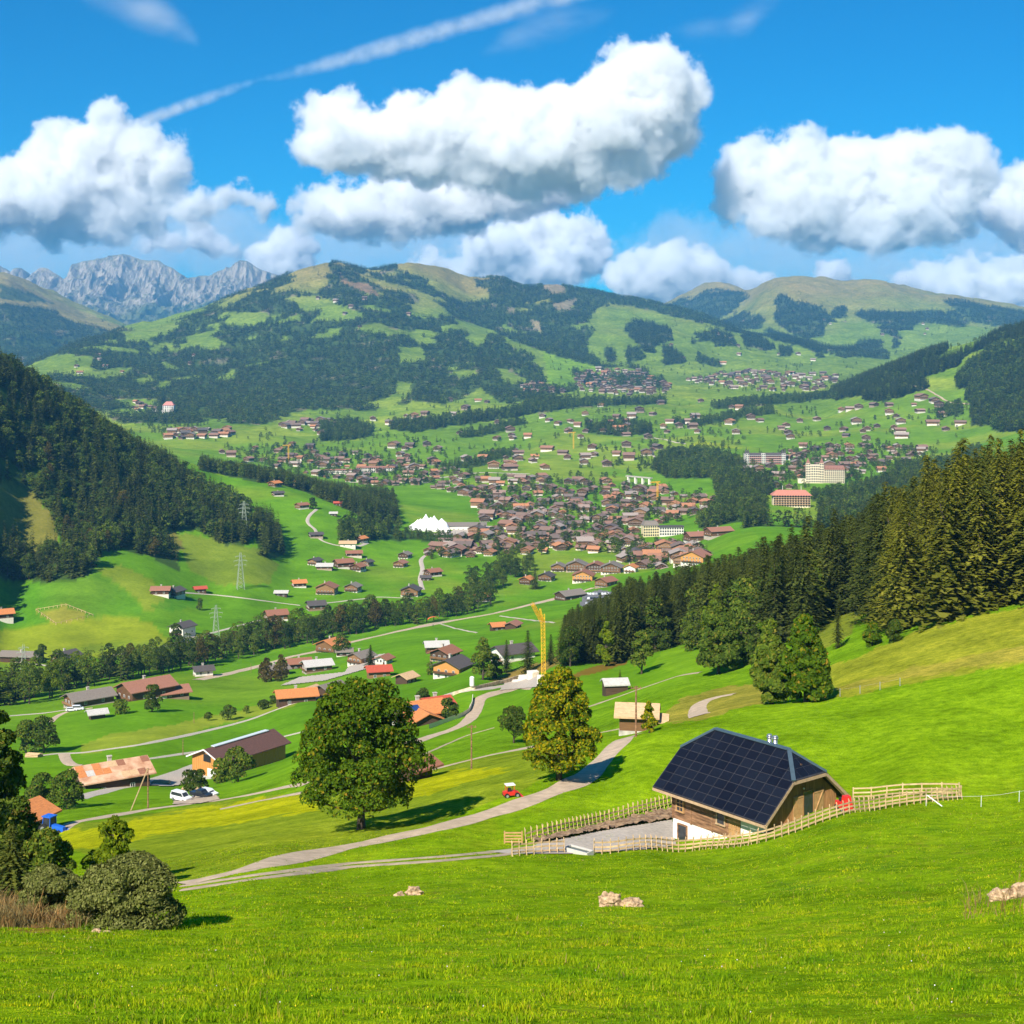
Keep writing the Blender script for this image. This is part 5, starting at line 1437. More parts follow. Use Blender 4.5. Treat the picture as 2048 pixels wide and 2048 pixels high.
# ------------------------------------------------------------------ the chalet with the solar roof
HE = -38.196
HL_, HW_ = 13.254, 11.334
HERO_ROT = math.atan2(-0.78323603, 0.62172448)
M_PANEL, _t, _o = new_mat("solar_glass")
_b = _t.n("ShaderNodeBsdfPrincipled")
_oi = _t.n("ShaderNodeObjectInfo").outputs["Random"]
_t.l(_t.ramp(_oi, [(0, (0.005, 0.006, 0.012)), (1, (0.009, 0.011, 0.019))]), _b.inputs["Base Color"])
_b.inputs["Roughness"].default_value = 0.28
_b.inputs["Specular IOR Level"].default_value = 0.22
_t.l(_b.outputs[0], _o.inputs["Surface"])
M_UNDER = simple_mat("panel_rails", (0.036, 0.036, 0.042), 0.7, 0.2)
M_RIDGE = simple_mat("ridge_sheet", (0.075, 0.115, 0.145), 0.4, 0.12, metal=0.3)
M_FASCIA = simple_mat("fresh_fascia_wood", (0.42, 0.285, 0.165), 0.7, 0.2, 3.0)
M_OLDWOOD = simple_mat("weathered_log_wall", (0.155, 0.075, 0.036), 0.9, 0.55, 1.3, bump_s=0.4, stretch=(0.5, 3, 3), col2=(0.25, 0.135, 0.07))
M_BOARDS = simple_mat("brown_gable_boards", (0.32, 0.165, 0.065), 0.85, 0.4, 2.2, stretch=(3, 3, 0.35))
M_NEWWOOD = simple_mat("new_pine", (0.43, 0.245, 0.10), 0.7, 0.2, 3.0)
M_FENCE = simple_mat("split_larch", (0.50, 0.345, 0.185), 0.8, 0.25, 3.0, rnd=0.18)
M_DECK = simple_mat("deck_boards", (0.50, 0.36, 0.21), 0.8, 0.2, 3.0)

def clip_poly(poly, cx, cy, x1, y1):
    """rectangle cx..x1 x cy..y1 clipped to a convex polygon (counter-clockwise)"""
    out = [(cx, cy), (x1, cy), (x1, y1), (cx, y1)]
    for i in range(len(poly)):
        a = poly[i]; b = poly[(i + 1) % len(poly)]
        inp, out = out, []
        if not inp:
            return []
        def side(p):
            return (b[0] - a[0]) * (p[1] - a[1]) - (b[1] - a[1]) * (p[0] - a[0])
        for j in range(len(inp)):
            p, q = inp[j], inp[(j + 1) % len(inp)]
            sp, sq = side(p), side(q)
            if sp >= 0:
                out.append(p)
            if (sp >= 0) != (sq >= 0):
                f = sp / (sp - sq)
                out.append((p[0] + (q[0] - p[0]) * f, p[1] + (q[1] - p[1]) * f))
    return out
def poly_area(p):
    return abs(sum(p[i][0] * p[(i + 1) % len(p)][1] - p[(i + 1) % len(p)][0] * p[i][1] for i in range(len(p)))) / 2 if len(p) > 2 else 0

def hero():
    e = thing("chalet", "timber chalet with dark solar-panel roof and white base inside a wooden fence", "chalet", (12.583, 125.381, HE), HERO_ROT)
    L, W, hr = HL_, HW_, 4.69
    hh = 2.92; sf = hh / hr * W / 2               # hip corners
    t0, t1 = 2.30, L - 2.32
    A = (0, 0, 0); B = (L, 0, 0); C = (L, sf, hh); R2 = (t1, W / 2, hr); R1 = (t0, W / 2, hr); D = (0, sf, hh)
    Cb = (L, W - sf, hh); Bb = (L, W, 0); Ab = (0, W, 0); Db = (0, W - sf, hh)
    rf = MB()
    for q in ([A, B, C, R2, R1, D], [Bb, Ab, Db, R1, R2, Cb], [C, Cb, R2], [Db, D, R1]):
        rf.slab(q, 0.16)
    roof = rf.build("roof", M_UNDER, e)
    # solar panels on the front slope
    n = math.hypot(W / 2, hr)
    k = W / 2 / n, hr / n
    def up(x, v, off):
        return (x, v * k[0] - off * k[1], v * k[1] + off * k[0])
    vf = math.hypot(sf, hh)
    pol = [(0.06, 0.05), (L - 0.06, 0.05), (L - 0.06, vf), (t1, n - 0.16), (t0, n - 0.16), (0.06, vf)]
    cols, rows = 11, 8
    w = (L - 0.12) / cols; h = (n - 0.2) / rows
    for r in range(rows):
        for c in range(cols):
            q = clip_poly(pol, 0.06 + c * w + 0.03, 0.05 + r * h + 0.025, 0.06 + (c + 1) * w - 0.03, 0.05 + (r + 1) * h - 0.025)
            if poly_area(q) < 0.04:
                continue
            mb = MB().slab([up(x, v, 0.022) for x, v in q], 0.02)
            mb.build("solar_panel", M_PANEL, roof)
    # panels on the right hip
    nh = math.hypot(L - t1, hr - hh)
    kk = (L - t1) / nh, (hr - hh) / nh
    def uph(y, v, off):
        return (L - v * kk[0] + off * kk[1], y, hh + v * kk[1] + off * kk[0])
    pol = [(sf + 0.2, 0.12), (W - sf - 0.2, 0.12), (W / 2, nh - 0.25)]
    for r in range(3):
        for c in range(4):
            w2 = (W - 2 * sf - 0.2) / 4
            q = clip_poly(pol, sf + 0.1 + c * w2 + 0.02, 0.12 + r * 0.92 + 0.02, sf + 0.1 + (c + 1) * w2 - 0.02, 0.12 + (r + 1) * 0.92 - 0.02)
            if poly_area(q) < 0.04:
                continue
            MB().slab([uph(y, v, 0.022) for y, v in q], 0.02).build("solar_panel", M_PANEL, roof)
    cap = MB()
    cap.bar((t0, W / 2, hr + 0.06), (t1, W / 2, hr + 0.06), 0.5, 0.12)
    for p, q in ((C, R2), (Cb, R2), (D, R1), (Db, R1)):
        cap.bar((p[0], p[1], p[2] + 0.06), (q[0], q[1], q[2] + 0.06), 0.36, 0.12)
    cap.build("ridge_cap", M_RIDGE, roof)
    fa = MB()
    fa.bar((0, 0.03, -0.22), (L, 0.03, -0.22), 0.08, 0.22); fa.bar((0, W - 0.03, -0.22), (L, W - 0.03, -0.22), 0.08, 0.22)
    fa.bar((L - 0.03, 0, -0.2), (L - 0.03, sf, hh - 0.2), 0.08, 0.26); fa.bar((L - 0.03, W, -0.2), (L - 0.03, W - sf, hh - 0.2), 0.08, 0.26)
    fa.bar((L - 0.03, sf, hh - 0.2), (L - 0.03, W - sf, hh - 0.2), 0.08, 0.26)
    fa.bar((L - 0.2, 0.1, -0.3), (L - 0.2, sf, hh - 0.3), 0.1, 0.16); fa.bar((L - 0.2, W - 0.1, -0.3), (L - 0.2, W - sf, hh - 0.3), 0.1, 0.16)
    for i in range(14):
        x = 0.5 + i * (L - 1.0) / 13
        fa.bar((x, 0.08, -0.24), (x, 1.25, 0.70), 0.1, 0.14)
    fa.build("fascia", M_FASCIA, e)
    # walls
    xa, xb, ya, yb = 1.28, L - 0.9, 1.3, W - 1.2
    pk = hr / (W / 2)
    base = MB().box(xa, xb, ya, yb, -7.0, -2.72)
    base.box(9.35, xb, ya, ya + 1.0, -2.72, -0.02)
    base.build("plaster_base", simple_mat("lime_plaster", (0.80, 0.74, 0.64), 0.9, 0.07, 1.0), e)
    core = MB()
    xi = xb - 0.05
    core.add([(xa + .05, ya + .06, -2.72), (xa + .05, yb, -2.72), (xa + .05, yb, yb * 0 + (W - yb) * pk - .3), (xa + .05, W / 2, hr - .9), (xa + .05, ya + .06, ya * pk - .3),
              (xi, ya + .06, -2.72), (xi, yb, -2.72), (xi, yb, (W - yb) * pk - .3), (xi, W / 2, hr - .9), (xi, ya + .06, ya * pk - .3)],
             [(4, 3, 2, 1, 0), (5, 6, 7, 8, 9), (0, 5, 9, 4), (1, 2, 7, 6), (4, 9, 8, 3), (2, 3, 8, 7)])
    core.build("inner_wall", WALLS["dark"], e)
    lg = MB()
    nlog = 15
    zt = ya * pk - 0.25
    for i in range(nlog):
        z0 = -2.70 + (zt + 2.70) * i / nlog; z1 = -2.70 + (zt + 2.70) * (i + 1) / nlog
        d = 0.012 * (i % 2) + random.uniform(0, 0.012)
        lg.box(xa, 8.0, ya - 0.03 - d, ya + 0.06, z0 + 0.006, z1 - 0.006)
    for x in (xa, 3.55, 6.1, 7.95):
        lg.box(x - 0.08, x + 0.08, ya - 0.085, ya + 0.02, -2.75, zt)
    lg.build("log_wall", M_OLDWOOD, e)
    gb = MB()
    y = ya
    while y < yb - 0.05:
        wv = 0.165
        yy = min(y + wv, yb)
        ym = (y + yy) / 2
        zt2 = min(ym, W - ym) * pk - 0.42
        zt2 = min(zt2, hh - 0.3)
        gb.box(xb - 0.05, xb + random.uniform(0.0, 0.012), y + 0.006, yy - 0.006, -1.35, zt2)
        gb.box(xb, xb + 0.045, yy - 0.03, yy + 0.03, -1.35, zt2 - 0.02)
        y = yy
    gb.build("gable_boards", M_BOARDS, e)
    MB().box(xb - 0.06, xb + 0.01, ya, yb, -4, -1.35).build("gable_footing", M_STONE, e)
    def win(x, z, w, h, mf, panes=(2, 3)):
        mb = MB().box(x - w / 2, x + w / 2, ya - 0.10, ya - 0.05, z - h / 2, z + h / 2, 1)
        for s in (-1, 1):
            mb.box(x + s * w / 2 - 0.06, x + s * w / 2 + 0.06, ya - 0.16, ya - 0.02, z - h / 2 - 0.08, z + h / 2 + 0.08, 0)
        mb.box(x - w / 2 - 0.1, x + w / 2 + 0.1, ya - 0.20, ya - 0.02, z - h / 2 - 0.12, z - h / 2, 0); mb.box(x - w / 2, x + w / 2, ya - 0.17, ya - 0.02, z + h / 2, z + h / 2 + 0.1, 0)
        for i in range(1, panes[0]):
            xx = x - w / 2 + w * i / panes[0]; mb.box(xx - 0.025, xx + 0.025, ya - 0.125, ya - 0.10, z - h / 2, z + h / 2, 0)
        for i in range(1, panes[1]):
            zz = z - h / 2 + h * i / panes[1]; mb.box(x - w / 2, x + w / 2, ya - 0.122, ya - 0.10, zz - 0.025, zz + 0.025, 0)
        mb.build("window", [mf, M_GLASS], e)
    win(2.25, -1.35, 0.85, 1.0, M_NEWWOOD)
    win(7.15, -1.25, 0.95, 1.0, M_FASCIA, (1, 1))
    dr = MB().box(8.05, 9.3, ya - 0.08, ya + 0.02, -2.75, -0.1, 0)
    for i in range(5):
        dr.box(8.1 + i * 0.24, 8.1 + i * 0.24 + 0.12, ya - 0.13, ya - 0.08, -2.75, -0.15, 0)
    for i in range(4):
        dr.box(8.05, 9.3, ya - 0.15, ya - 0.13, -2.5 + i * 0.62, -2.4 + i * 0.62, 0)
    dr.build("slatted_door", M_NEWWOOD, e)
    MB().box(2.0, 3.0, ya - 0.06, ya + 0.02, -5.4, -3.1, 1).box(1.9, 2.0, ya - 0.12, ya + 0.02, -5.4, -3.0, 0).box(3.0, 3.1, ya - 0.12, ya + 0.02, -5.4, -3.0, 0).box(2.0, 3.0, ya - 0.12, ya + 0.02, -3.1, -2.98, 0).build("cellar_door", [M_OLDWOOD, M_GLASS], e)
    # gable entrance
    yc = W * 0.565
    MB().box(xb + 0.05, xb + 0.07, yc - 0.62, yc + 0.62, -0.75, 1.35, 1).box(xb + 0.045, xb + 0.12, yc - 0.72, yc - 0.62, -0.75, 1.45, 0).box(xb + 0.045, xb + 0.12, yc + 0.62, yc + 0.72, -0.75, 1.45, 0).box(xb + 0.045, xb + 0.12, yc - 0.62, yc + 0.62, 1.35, 1.45, 0).build("glass_door", [M_BOARDS, M_GLASS], e)
    for y0, y1, sl in ((yc - 1.95, yc - 0.75, 1), (yc + 0.75, yc + 2.0, -1)):
        mb = MB().box(xb + 0.05, xb + 0.10, y0, y1, -0.75, 1.2)
        a, b = (y0 + 0.08, y1 - 0.08) if sl > 0 else (y1 - 0.08, y0 + 0.08)
        mb.bar((xb + 0.13, a, 1.1), (xb + 0.13, b, -0.65), 0.05, 0.12)
        mb.box(xb + 0.10, xb + 0.14, y0, y1, -0.72, -0.6).box(xb + 0.10, xb + 0.14, y0, y1, 1.02, 1.14)
        mb.build("barn_door", M_NEWWOOD, e)
    dk = MB()
    for i in range(12):
        dk.box(xb + 0.08 + i * 0.2, xb + 0.08 + i * 0.2 + 0.19, W * 0.22, W * 0.98, -0.86, -0.80)
    for y in (W * 0.25, W * 0.6, W * 0.95):
        dk.box(xb + 2.2, xb + 2.35, y - 0.08, y + 0.08, -3.0, -0.86)
    dk.box(xb + 2.4, xb + 2.48, W * 0.22, W * 0.98, -1.1, -0.80)
    dk.build("deck", M_DECK, e)
    ch = MB()
    for x in (7.75, 8.4):
        y = W * 0.60; z = hr * (1 - 0.1 * 2)
        ch.tube([(x, y, z - 0.5), (x, y, z + 1.15)], 0.2, 10)
        ch.tube([(x, y, z + 1.15), (x, y, z + 1.25)], [0.28, 0.28], 10)
        ch.tube([(x, y, z + 1.32), (x, y, z + 1.42)], [0.26, 0.2], 10)
    fl = ch.build("flue_pipe", simple_mat("steel_flue", (0.55, 0.55, 0.54), 0.3, 0.1, metal=0.8), roof, True)
    MB().box(7.4, 8.8, W * 0.60 - 0.3, W * 0.60 + 0.3, hr * 0.8 - 0.2, hr * 0.8 + 0.3).build("chimney_base", M_RIDGE, roof)
    MB().ball((xb + 0.2, W * 0.5, 1.75), 0.09, 8, 5).build("wall_lamp", M_FRAMEW, e)
hero()

# ------------------------------------------------------------------ fences
def fence(name, label, base, step, rails, hgt=1.15, crossed=True, lean=0.16):
    """posts along a polyline of survey points; each post and each rail its own part"""
    P = []
    for (x0, y0), (x1, y1) in zip(base[:-1], base[1:]):
        n = 12
        for i in range(n):
            P.append(survey(x0 + (x1 - x0) * i / n, y0 + (y1 - y0) * i / n)[:2])
    P.append(survey(*base[-1])[:2])
    P = np.array(P)
    for _ in range(60):
        Q = P.copy(); Q[1:-1] = (P[:-2] + 2 * P[1:-1] + P[2:]) / 4; P = Q
    d = np.concatenate([[0], np.cumsum(np.hypot(*np.diff(P, axis=0).T))])
    n = int(d[-1] / step) + 1
    s = np.linspace(0, d[-1], n)
    P = np.stack([np.interp(s, d, P[:, 0]), np.interp(s, d, P[:, 1])], -1)
    Z = ground_z(P[:, 0], P[:, 1])
    e = thing(name, label, "fence", (P[0, 0], P[0, 1], Z[0]))
    o = Vector((P[0, 0], P[0, 1], Z[0]))
    tops = []
    for i in range(n):
        p = Vector((P[i, 0], P[i, 1], Z[i])) - o
        t = P[min(i + 1, n - 1)] - P[max(i - 1, 0)]; t = t / np.linalg.norm(t)
        nv = Vector((-t[1], t[0], 0)); tv = Vector((t[0], t[1], 0))
        mb = MB()
        j = random.uniform(-0.05, 0.05)
        if crossed:
            mb.bar(p + nv * lean * 1.4 + tv * 0.10 + Vector((0, 0, -0.25)), p - nv * lean * 0.5 - tv * 0.03 + Vector((0, 0, hgt + j)), 0.075, 0.055)
            mb.bar(p - nv * lean * 1.4 - tv * 0.10 + Vector((0, 0, -0.25)), p + nv * lean * 0.5 + tv * 0.03 + Vector((0, 0, hgt + 0.04 - j)), 0.075, 0.055)
        else:
            mb.bar(p + Vector((0, 0, -0.3)), p + tv * 0.02 + Vector((0, 0, hgt + j)), 0.09, 0.09)
        mb.build("post", M_FENCE, e)
        tops.append((p, nv))
    for i in range(0, n - 1, 3):
        k = min(i + 3, n - 1)
        for r in rails:
            a, b = tops[i], tops[k]
            jz = random.uniform(-0.04, 0.04)
            if k - i == 3:
                m1, m2 = tops[i + 1], tops[i + 2]
                pts_ = [q[0] + Vector((0, 0, r + jz)) for q in (a, m1, m2, b)]
            else:
                pts_ = [q[0] + Vector((0, 0, r + jz)) for q in (a, b)]
            mb = MB()
            for u, v in zip(pts_[:-1], pts_[1:]):
                mb.bar(u, v, 0.05, 0.12)
            mb.build("rail", M_FENCE, e)
    return e
fence("wooden_fence", "pale split-wood fence in front of the solar chalet, running up to the right", [(1188, 1708), (1300, 1702), (1400, 1698), (1482, 1695), (1540, 1682), (1600, 1661), (1650, 1642), (1700, 1627), (1756, 1619), (1800, 1612), (1850, 1606), (1922, 1598)], 0.66, (0.28, 0.58, 0.9))
fence("wooden_fence", "short pale split-wood fence on the left of the water trough", [(1024, 1713), (1075, 1708), (1128, 1706)], 0.66, (0.28, 0.58, 0.9))
fence("wooden_fence", "pale stake fence along the brown planted bank left of the chalet", [(1050, 1685), (1110, 1671), (1200, 1647), (1270, 1630), (1342, 1611)], 0.78, (0.35, 0.75), 1.15)
fence("wooden_fence", "rail fence behind the chalet, meeting the front fence at the right", [(1706, 1600), (1780, 1595), (1850, 1592), (1918, 1592)], 1.6, (0.3, 0.65, 1.0), 1.15, False)
def gate():
    a = Vector(survey(1009, 1687)); b = Vector(survey(1044, 1687))
    e = thing("gate", "pale wooden five-bar gate at the end of the yard drive", "gate", a)
    b = b - a; z = Vector((0, 0, 1))
    for p in (Vector(), b):
        MB().bar(p - z * 0.3, p + z * 1.05, 0.11).build("post", M_NEWWOOD, e)
    for i in range(4):
        MB().bar(z * (0.15 + i * 0.25), b + z * (0.15 + i * 0.25), 0.05, 0.11).build("rail", M_NEWWOOD, e)
gate()
def trough():
    X, Y, Z = survey(1158, 1708)
    e = thing("water_trough", "pale concrete water trough between the two front fences", "trough", (X, Y, Z), math.radians(-38))
    mb = MB()
    for q in ((-1.1, 1.1, -0.45, -0.35), (-1.1, 1.1, 0.35, 0.45), (-1.1, -1.0, -0.35, 0.35), (1.0, 1.1, -0.35, 0.35)):
        mb.box(q[0], q[1], q[2], q[3], -0.5, 0.42)
    mb.box(-1.0, 1.0, -0.35, 0.35, -0.5, 0.0)
    mb.build("basin", simple_mat("pale_concrete", (0.50, 0.47, 0.42), 0.8, 0.1), e)
    MB().box(-0.99, 0.99, -0.34, 0.34, 0.24, 0.29).build("water_surface", simple_mat("trough_water", (0.03, 0.06, 0.05), 0.05, 0.1, spec=0.8), e)
trough()
# ------------------------------------------------------------------ the long new barn
def new_barn():
    X1, Y1, X2, Y2 = -81.8, 375.0, -67.9, 394.5
    ang = math.atan2(Y2 - Y1, X2 - X1); L = math.hypot(Y2 - Y1, X2 - X1); W = 11.5; H = 5.4; pitch = 0.42
    cx, cy = (X1 + X2) / 2, (Y1 + Y2) / 2
    zr = -104.0; z0 = zr - H - W / 2 * pitch - 0.3
    e = thing("barn", "long new barn of honey-coloured boards with dark brown roof", "barn", (cx, cy, z0), ang)
    MB().box(-L / 2, L / 2, -W / 2, W / 2, -4, 0.7).build("plinth", simple_mat("barn_concrete", (0.45, 0.42, 0.38), 0.9, 0.15), e)
    wm = MB(); gable_walls(wm, L - 0.1, W - 0.1, 0.65, H, pitch); wm.build("wall", WALLS["honey"], e)
    bd = MB()
    for i in range(16):
        y = -W / 2 + 0.3 + i * (W - 0.6) / 15
        bd.box(-L / 2 - 0.03, -L / 2 + 0.05, y - 0.05, y + 0.05, 0.7, H + (W / 2 - abs(y)) * pitch - 0.25)
    for i in range(34):
        x = -L / 2 + 0.4 + i * (L - 0.8) / 33
        bd.box(x - 0.05, x + 0.05, -W / 2 - 0.03, -W / 2 + 0.05, 0.7, H - 0.2)
    bd.build("cover_strips", WALLS["honey"], e)
    rm = MB(); gable_roof(rm, L, W, H, pitch, 1.1, 1.1, 0.22); r = rm.build("roof", roofm("chocolate_sheet_roof", (0.105, 0.052, 0.042)), e)
    sk = MB()
    for i in range(18):
        x = -L / 2 + 2.2 + i * (L - 3.6) / 18
        sk.box(x, x + (L - 3.6) / 18 - 0.12, -0.75, 0.75, H + W / 2 * pitch + 0.25, H + W / 2 * pitch + 0.45)
    sk.build("ridge_skylight", simple_mat("skylight_sheet", (0.55, 0.6, 0.62), 0.3, 0.1), r)
    MB().bar((-L / 2 - 1.12, -W / 2 - 1.1, H - 1.1 * pitch + 0.15), (-L / 2 - 1.12, 0, H + W / 2 * pitch + 0.15), 0.1, 0.35).bar((-L / 2 - 1.12, W / 2 + 1.1, H - 1.1 * pitch + 0.15), (-L / 2 - 1.12, 0, H + W / 2 * pitch + 0.15), 0.1, 0.35).build("barge_board", M_FRAMEW, r)
    MB().box(-L / 2 - 0.06, -L / 2 + 0.02, -1.6, 1.2, H - 0.9, H + 1.1).build("hay_hatch", M_BLACK, e)
    MB().box(-L / 2 - 0.08, -L / 2 + 0.02, -3.6, -0.4, 0.75, 2.9).build("sliding_door", M_FRAMEW, e)
    MB().box(-L / 2 - 0.08, -L / 2 + 0.02, -5.2, -4.1, 1.0, 2.7).build("window", M_FRAMEW, e)
new_barn()
# small barn by the lane bend
def lane_barn():
    X, Y, Z = survey(1276, 1466)
    e = chalet("barn", "small red-brown log barn with light shingle roof at the lane bend", "barn", X + 0.2, Y + 3.0, -8, 5.4, 4.2, 2.9, pitch=0.5, roof="tan", wall="wood", base=0.4, base_mat=M_STONE, ox=0.8, oy=0.9, rows=0, balcony=False, chimney=False, side=0, z=Z)
    MB().box(2.3, 4.4, -1.8, 1.8, -1.0, 1.9).build("lean_to", WALLS["dark"], e)
    rb = MB().slab([(2.7, -2.3, 1.9), (4.9, -2.3, 1.7), (4.9, 0, 2.7), (2.7, 0, 2.9)], 0.12).slab([(2.7, 0, 2.9), (4.9, 0, 2.7), (4.9, 2.3, 1.7), (2.7, 2.3, 1.9)], 0.12)
    rb.build("lean_to_roof", ROOFS["tan"], e)
lane_barn()
# red-tiled house with solar panel
def red_house():
    X, Y, Z = survey(838, 1446)
    rot = 28
    e = chalet("house", "dark timber house with bright orange-red roofs beside a curved white wall", "house", X, Y, rot, 12, 9.5, 4.4, roof="orange", wall="dark", base=1.2, ox=1.2, oy=1.4, z=Z)
    rm = MB(); gable_roof(rm, 7, 8, 3.9, 0.42, 1.0, 1.0, 0.25); r = rm.build("side_roof", ROOFS["orange"], e); r.location = (-1.5, -6.0, -0.4); r.rotation_euler = (0, 0, math.radians(90))
    wm = MB(); gable_walls(wm, 7, 8, -3, 3.9, 0.42); w = wm.build("side_wall", WALLS["dark"], e); w.location = (-1.5, -6.0, -0.4); w.rotation_euler = (0, 0, math.radians(90))
    k = 0.42
    MB().slab([(-4.5, -4.2, 5.05), (-1.2, -4.2, 5.05), (-1.2, -1.8, 6.05), (-4.5, -1.8, 6.05)], 0.08).build("solar_panel", simple_mat("blue_solar", (0.02, 0.05, 0.16), 0.2, 0.1, spec=0.6), e)
    X2, Y2, Z2 = survey(872, 1424)
    chalet("house", "small bright red-roofed annexe behind the orange-red house", "house", X2, Y2, 30, 7, 6, 3.4, roof="red", wall="dark", base=0.5, rows=0, balcony=False, z=Z2)
    # curved wall
    pl = [(858, 1457), (895, 1444), (925, 1433), (938, 1424), (944, 1410), (945, 1396)]
    P = [Vector(survey(*p)) for p in pl]
    o = P[0]
    mb = MB()
    for a, b in zip(P[:-1], P[1:]):
        mb.hexa([a - o + Vector((0, -0.2, -1)), b - o + Vector((0, -0.2, -1)), b - o + Vector((0.15, 0.2, -1)), a - o + Vector((0.15, 0.2, -1)),
                 a - o + Vector((0, -0.2, 1.15)), b - o + Vector((0, -0.2, 1.15)), b - o + Vector((0.15, 0.2, 1.15)), a - o + Vector((0.15, 0.2, 1.15))])
    w = mb.build("garden_wall", M_PLASTER); w.location = o
    tag(w, "curved low white wall along the lane beside the orange-red house", "wall")
red_house()
def low_hut():
    X, Y, Z = survey(836, 1560)
    chalet("hut", "low hut with concrete annexe just behind the big maple", "hut", X - 0.5, Y + 3, 50, 3.8, 3.2, 1.9, roof="brick", wall="dark", base=0, rows=0, balcony=False, chimney=False, side=0, z=Z)
low_hut()

# ------------------------------------------------------------------ hotels and large village buildings
def hotel_block(mb, x0, x1, y0, y1, z1, floors, bays, mw=0, mg=1, z0=-6):
    mb.box(x0, x1, y0, y1, z0, z1, mw)
    fh = z1 / floors
    for f in range(floors):
        for b in range(bays):
            xc = x0 + (b + 0.5) * (x1 - x0) / bays
            w = min(1.1, (x1 - x0) / bays * 0.33)
            mb.box(xc - w, xc + w, y0 - 0.12, y0 - 0.02, f * fh + fh * 0.22, f * fh + fh * 0.86, mg)
def palace():
    X, Y, Z = survey(1652, 966)
    M_MANSARD = roofm("mansard_tiles", (0.26, 0.12, 0.085))
    e = thing("hotel", "cream palace hotel with turrets, tallest building on the wooded hill", "hotel", (X, Y + 8, Z), math.radians(-8))
    a = MB(); hotel_block(a, -26, -4, -9, 9, 25, 7, 7); hotel_block(a, -27, -21, -11, -5, 28, 8, 2); hotel_block(a, -8, -2, -11, -5, 28, 8, 2)
    a.build("tower_wing", [M_CREAM, M_GLASS], e)
    b = MB(); hotel_block(b, -4, 27, -8, 8, 19, 6, 11)
    b.build("long_wing", [M_CREAM, M_GLASS], e)
    r = MB()
    r.hexa([(-4.5, -8.8, 19), (27.5, -8.8, 19), (27.5, 8.8, 19), (-4.5, 8.8, 19), (-3, -5.5, 24.5), (26, -5.5, 24.5), (26, 5.5, 24.5), (-3, 5.5, 24.5)])
    for i in range(7):
        r.box(-1 + i * 4, 0.6 + i * 4, -8.4, -5, 20, 22.5)
    r.build("mansard_roof", M_MANSARD, e)
    for x in (-24, -5):
        MB().add([(x - 3, -11, 28), (x + 3, -11, 28), (x + 3, -5, 28), (x - 3, -5, 28), (x, -8, 36)], [(0, 1, 4), (1, 2, 4), (2, 3, 4), (3, 0, 4), (3, 2, 1, 0)]).build("turret_spire", M_MANSARD, e)
    MB().box(-38, -27, -10, 4, -5, 5).build("terrace_wing", M_CREAM, e)
    bl = MB()
    for f in range(1, 6):
        bl.box(-3.5, 26.5, -9.0, -8.2, f * 3.17 - 0.1, f * 3.17 + 0.7)
    bl.build("balconies", M_CREAM, e)
palace()
def turret_hotel():
    X, Y, Z = survey(1531, 928)
    e = thing("hotel", "long hotel with white corner towers and pointed roofs above the village", "hotel", (X, Y + 6, Z), math.radians(4))
    a = MB(); hotel_block(a, -30, 30, -7, 7, 14, 4, 18)
    a.build("main_wing", [simple_mat("rosy_timber_facade", (0.40, 0.16, 0.11), 0.8, 0.15), M_GLASS], e)
    s = MB()
    for f in range(1, 5):
        s.box(-30, 30, -8.4, -7.05, f * 3.5 - 0.35, f * 3.5)
    s.build("balcony_slabs", M_FRAMEW, e)
    for x in (-31, -4, 29):
        t = MB(); hotel_block(t, x - 3, x + 3, -9, 3, 17, 5, 2); t.build("white_tower", [M_PLASTER, M_GLASS], e)
        if abs(x) > 10:
            for dx, dy in ((-2, -7), (2, -7)):
                MB().add([(x + dx - 2, dy - 2, 17), (x + dx + 2, dy - 2, 17), (x + dx + 2, dy + 2, 17), (x + dx - 2, dy + 2, 17), (x + dx, dy, 25)], [(0, 1, 4), (1, 2, 4), (2, 3, 4), (3, 0, 4), (3, 2, 1, 0)]).build("tower_spire", ROOFS["dark"], e)
    r = MB(); gable_roof(r, 60, 14, 14, 0.5, 0.5, 0.8, 0.4); r.build("roof", ROOFS["dark"], e)
turret_hotel()
def red_hotel():
    X, Y, Z = survey(1584, 1014)
    e = thing("hotel", "balconied hotel with pale red hipped roof in front of the palace hotel", "hotel", (X, Y + 6, Z), math.radians(-3))
    a = MB(); hotel_block(a, -22, 22, -7, 7, 14, 5, 14); a.build("main_wing", [M_CREAM, M_GLASS], e)
    s = MB()
    for f in range(1, 5):
        s.box(-21.5, 21.5, -8.6, -7.05, f * 2.8 - 0.2, f * 2.8 + 0.75)
    s.build("balconies", simple_mat("balcony_timber", (0.36, 0.22, 0.12), 0.8, 0.2), e)
    r = MB()
    r.add([(-24, -9.5, 13.9), (24, -9.5, 13.9), (24, 9.5, 13.9), (-24, 9.5, 13.9), (-17, 0, 20), (17, 0, 20)], [(0, 1, 5, 4), (1, 2, 5), (2, 3, 4, 5), (3, 0, 4), (3, 2, 1, 0)])
    r.build("roof", roofm("pale_red_tiles", (0.46, 0.18, 0.12)), e)
    for x in (-10, 12):
        MB().tube([(x, 0, 19), (x, 0, 25)], 0.25, 5).build("flagpole", M_FRAMEW, e)
red_hotel()
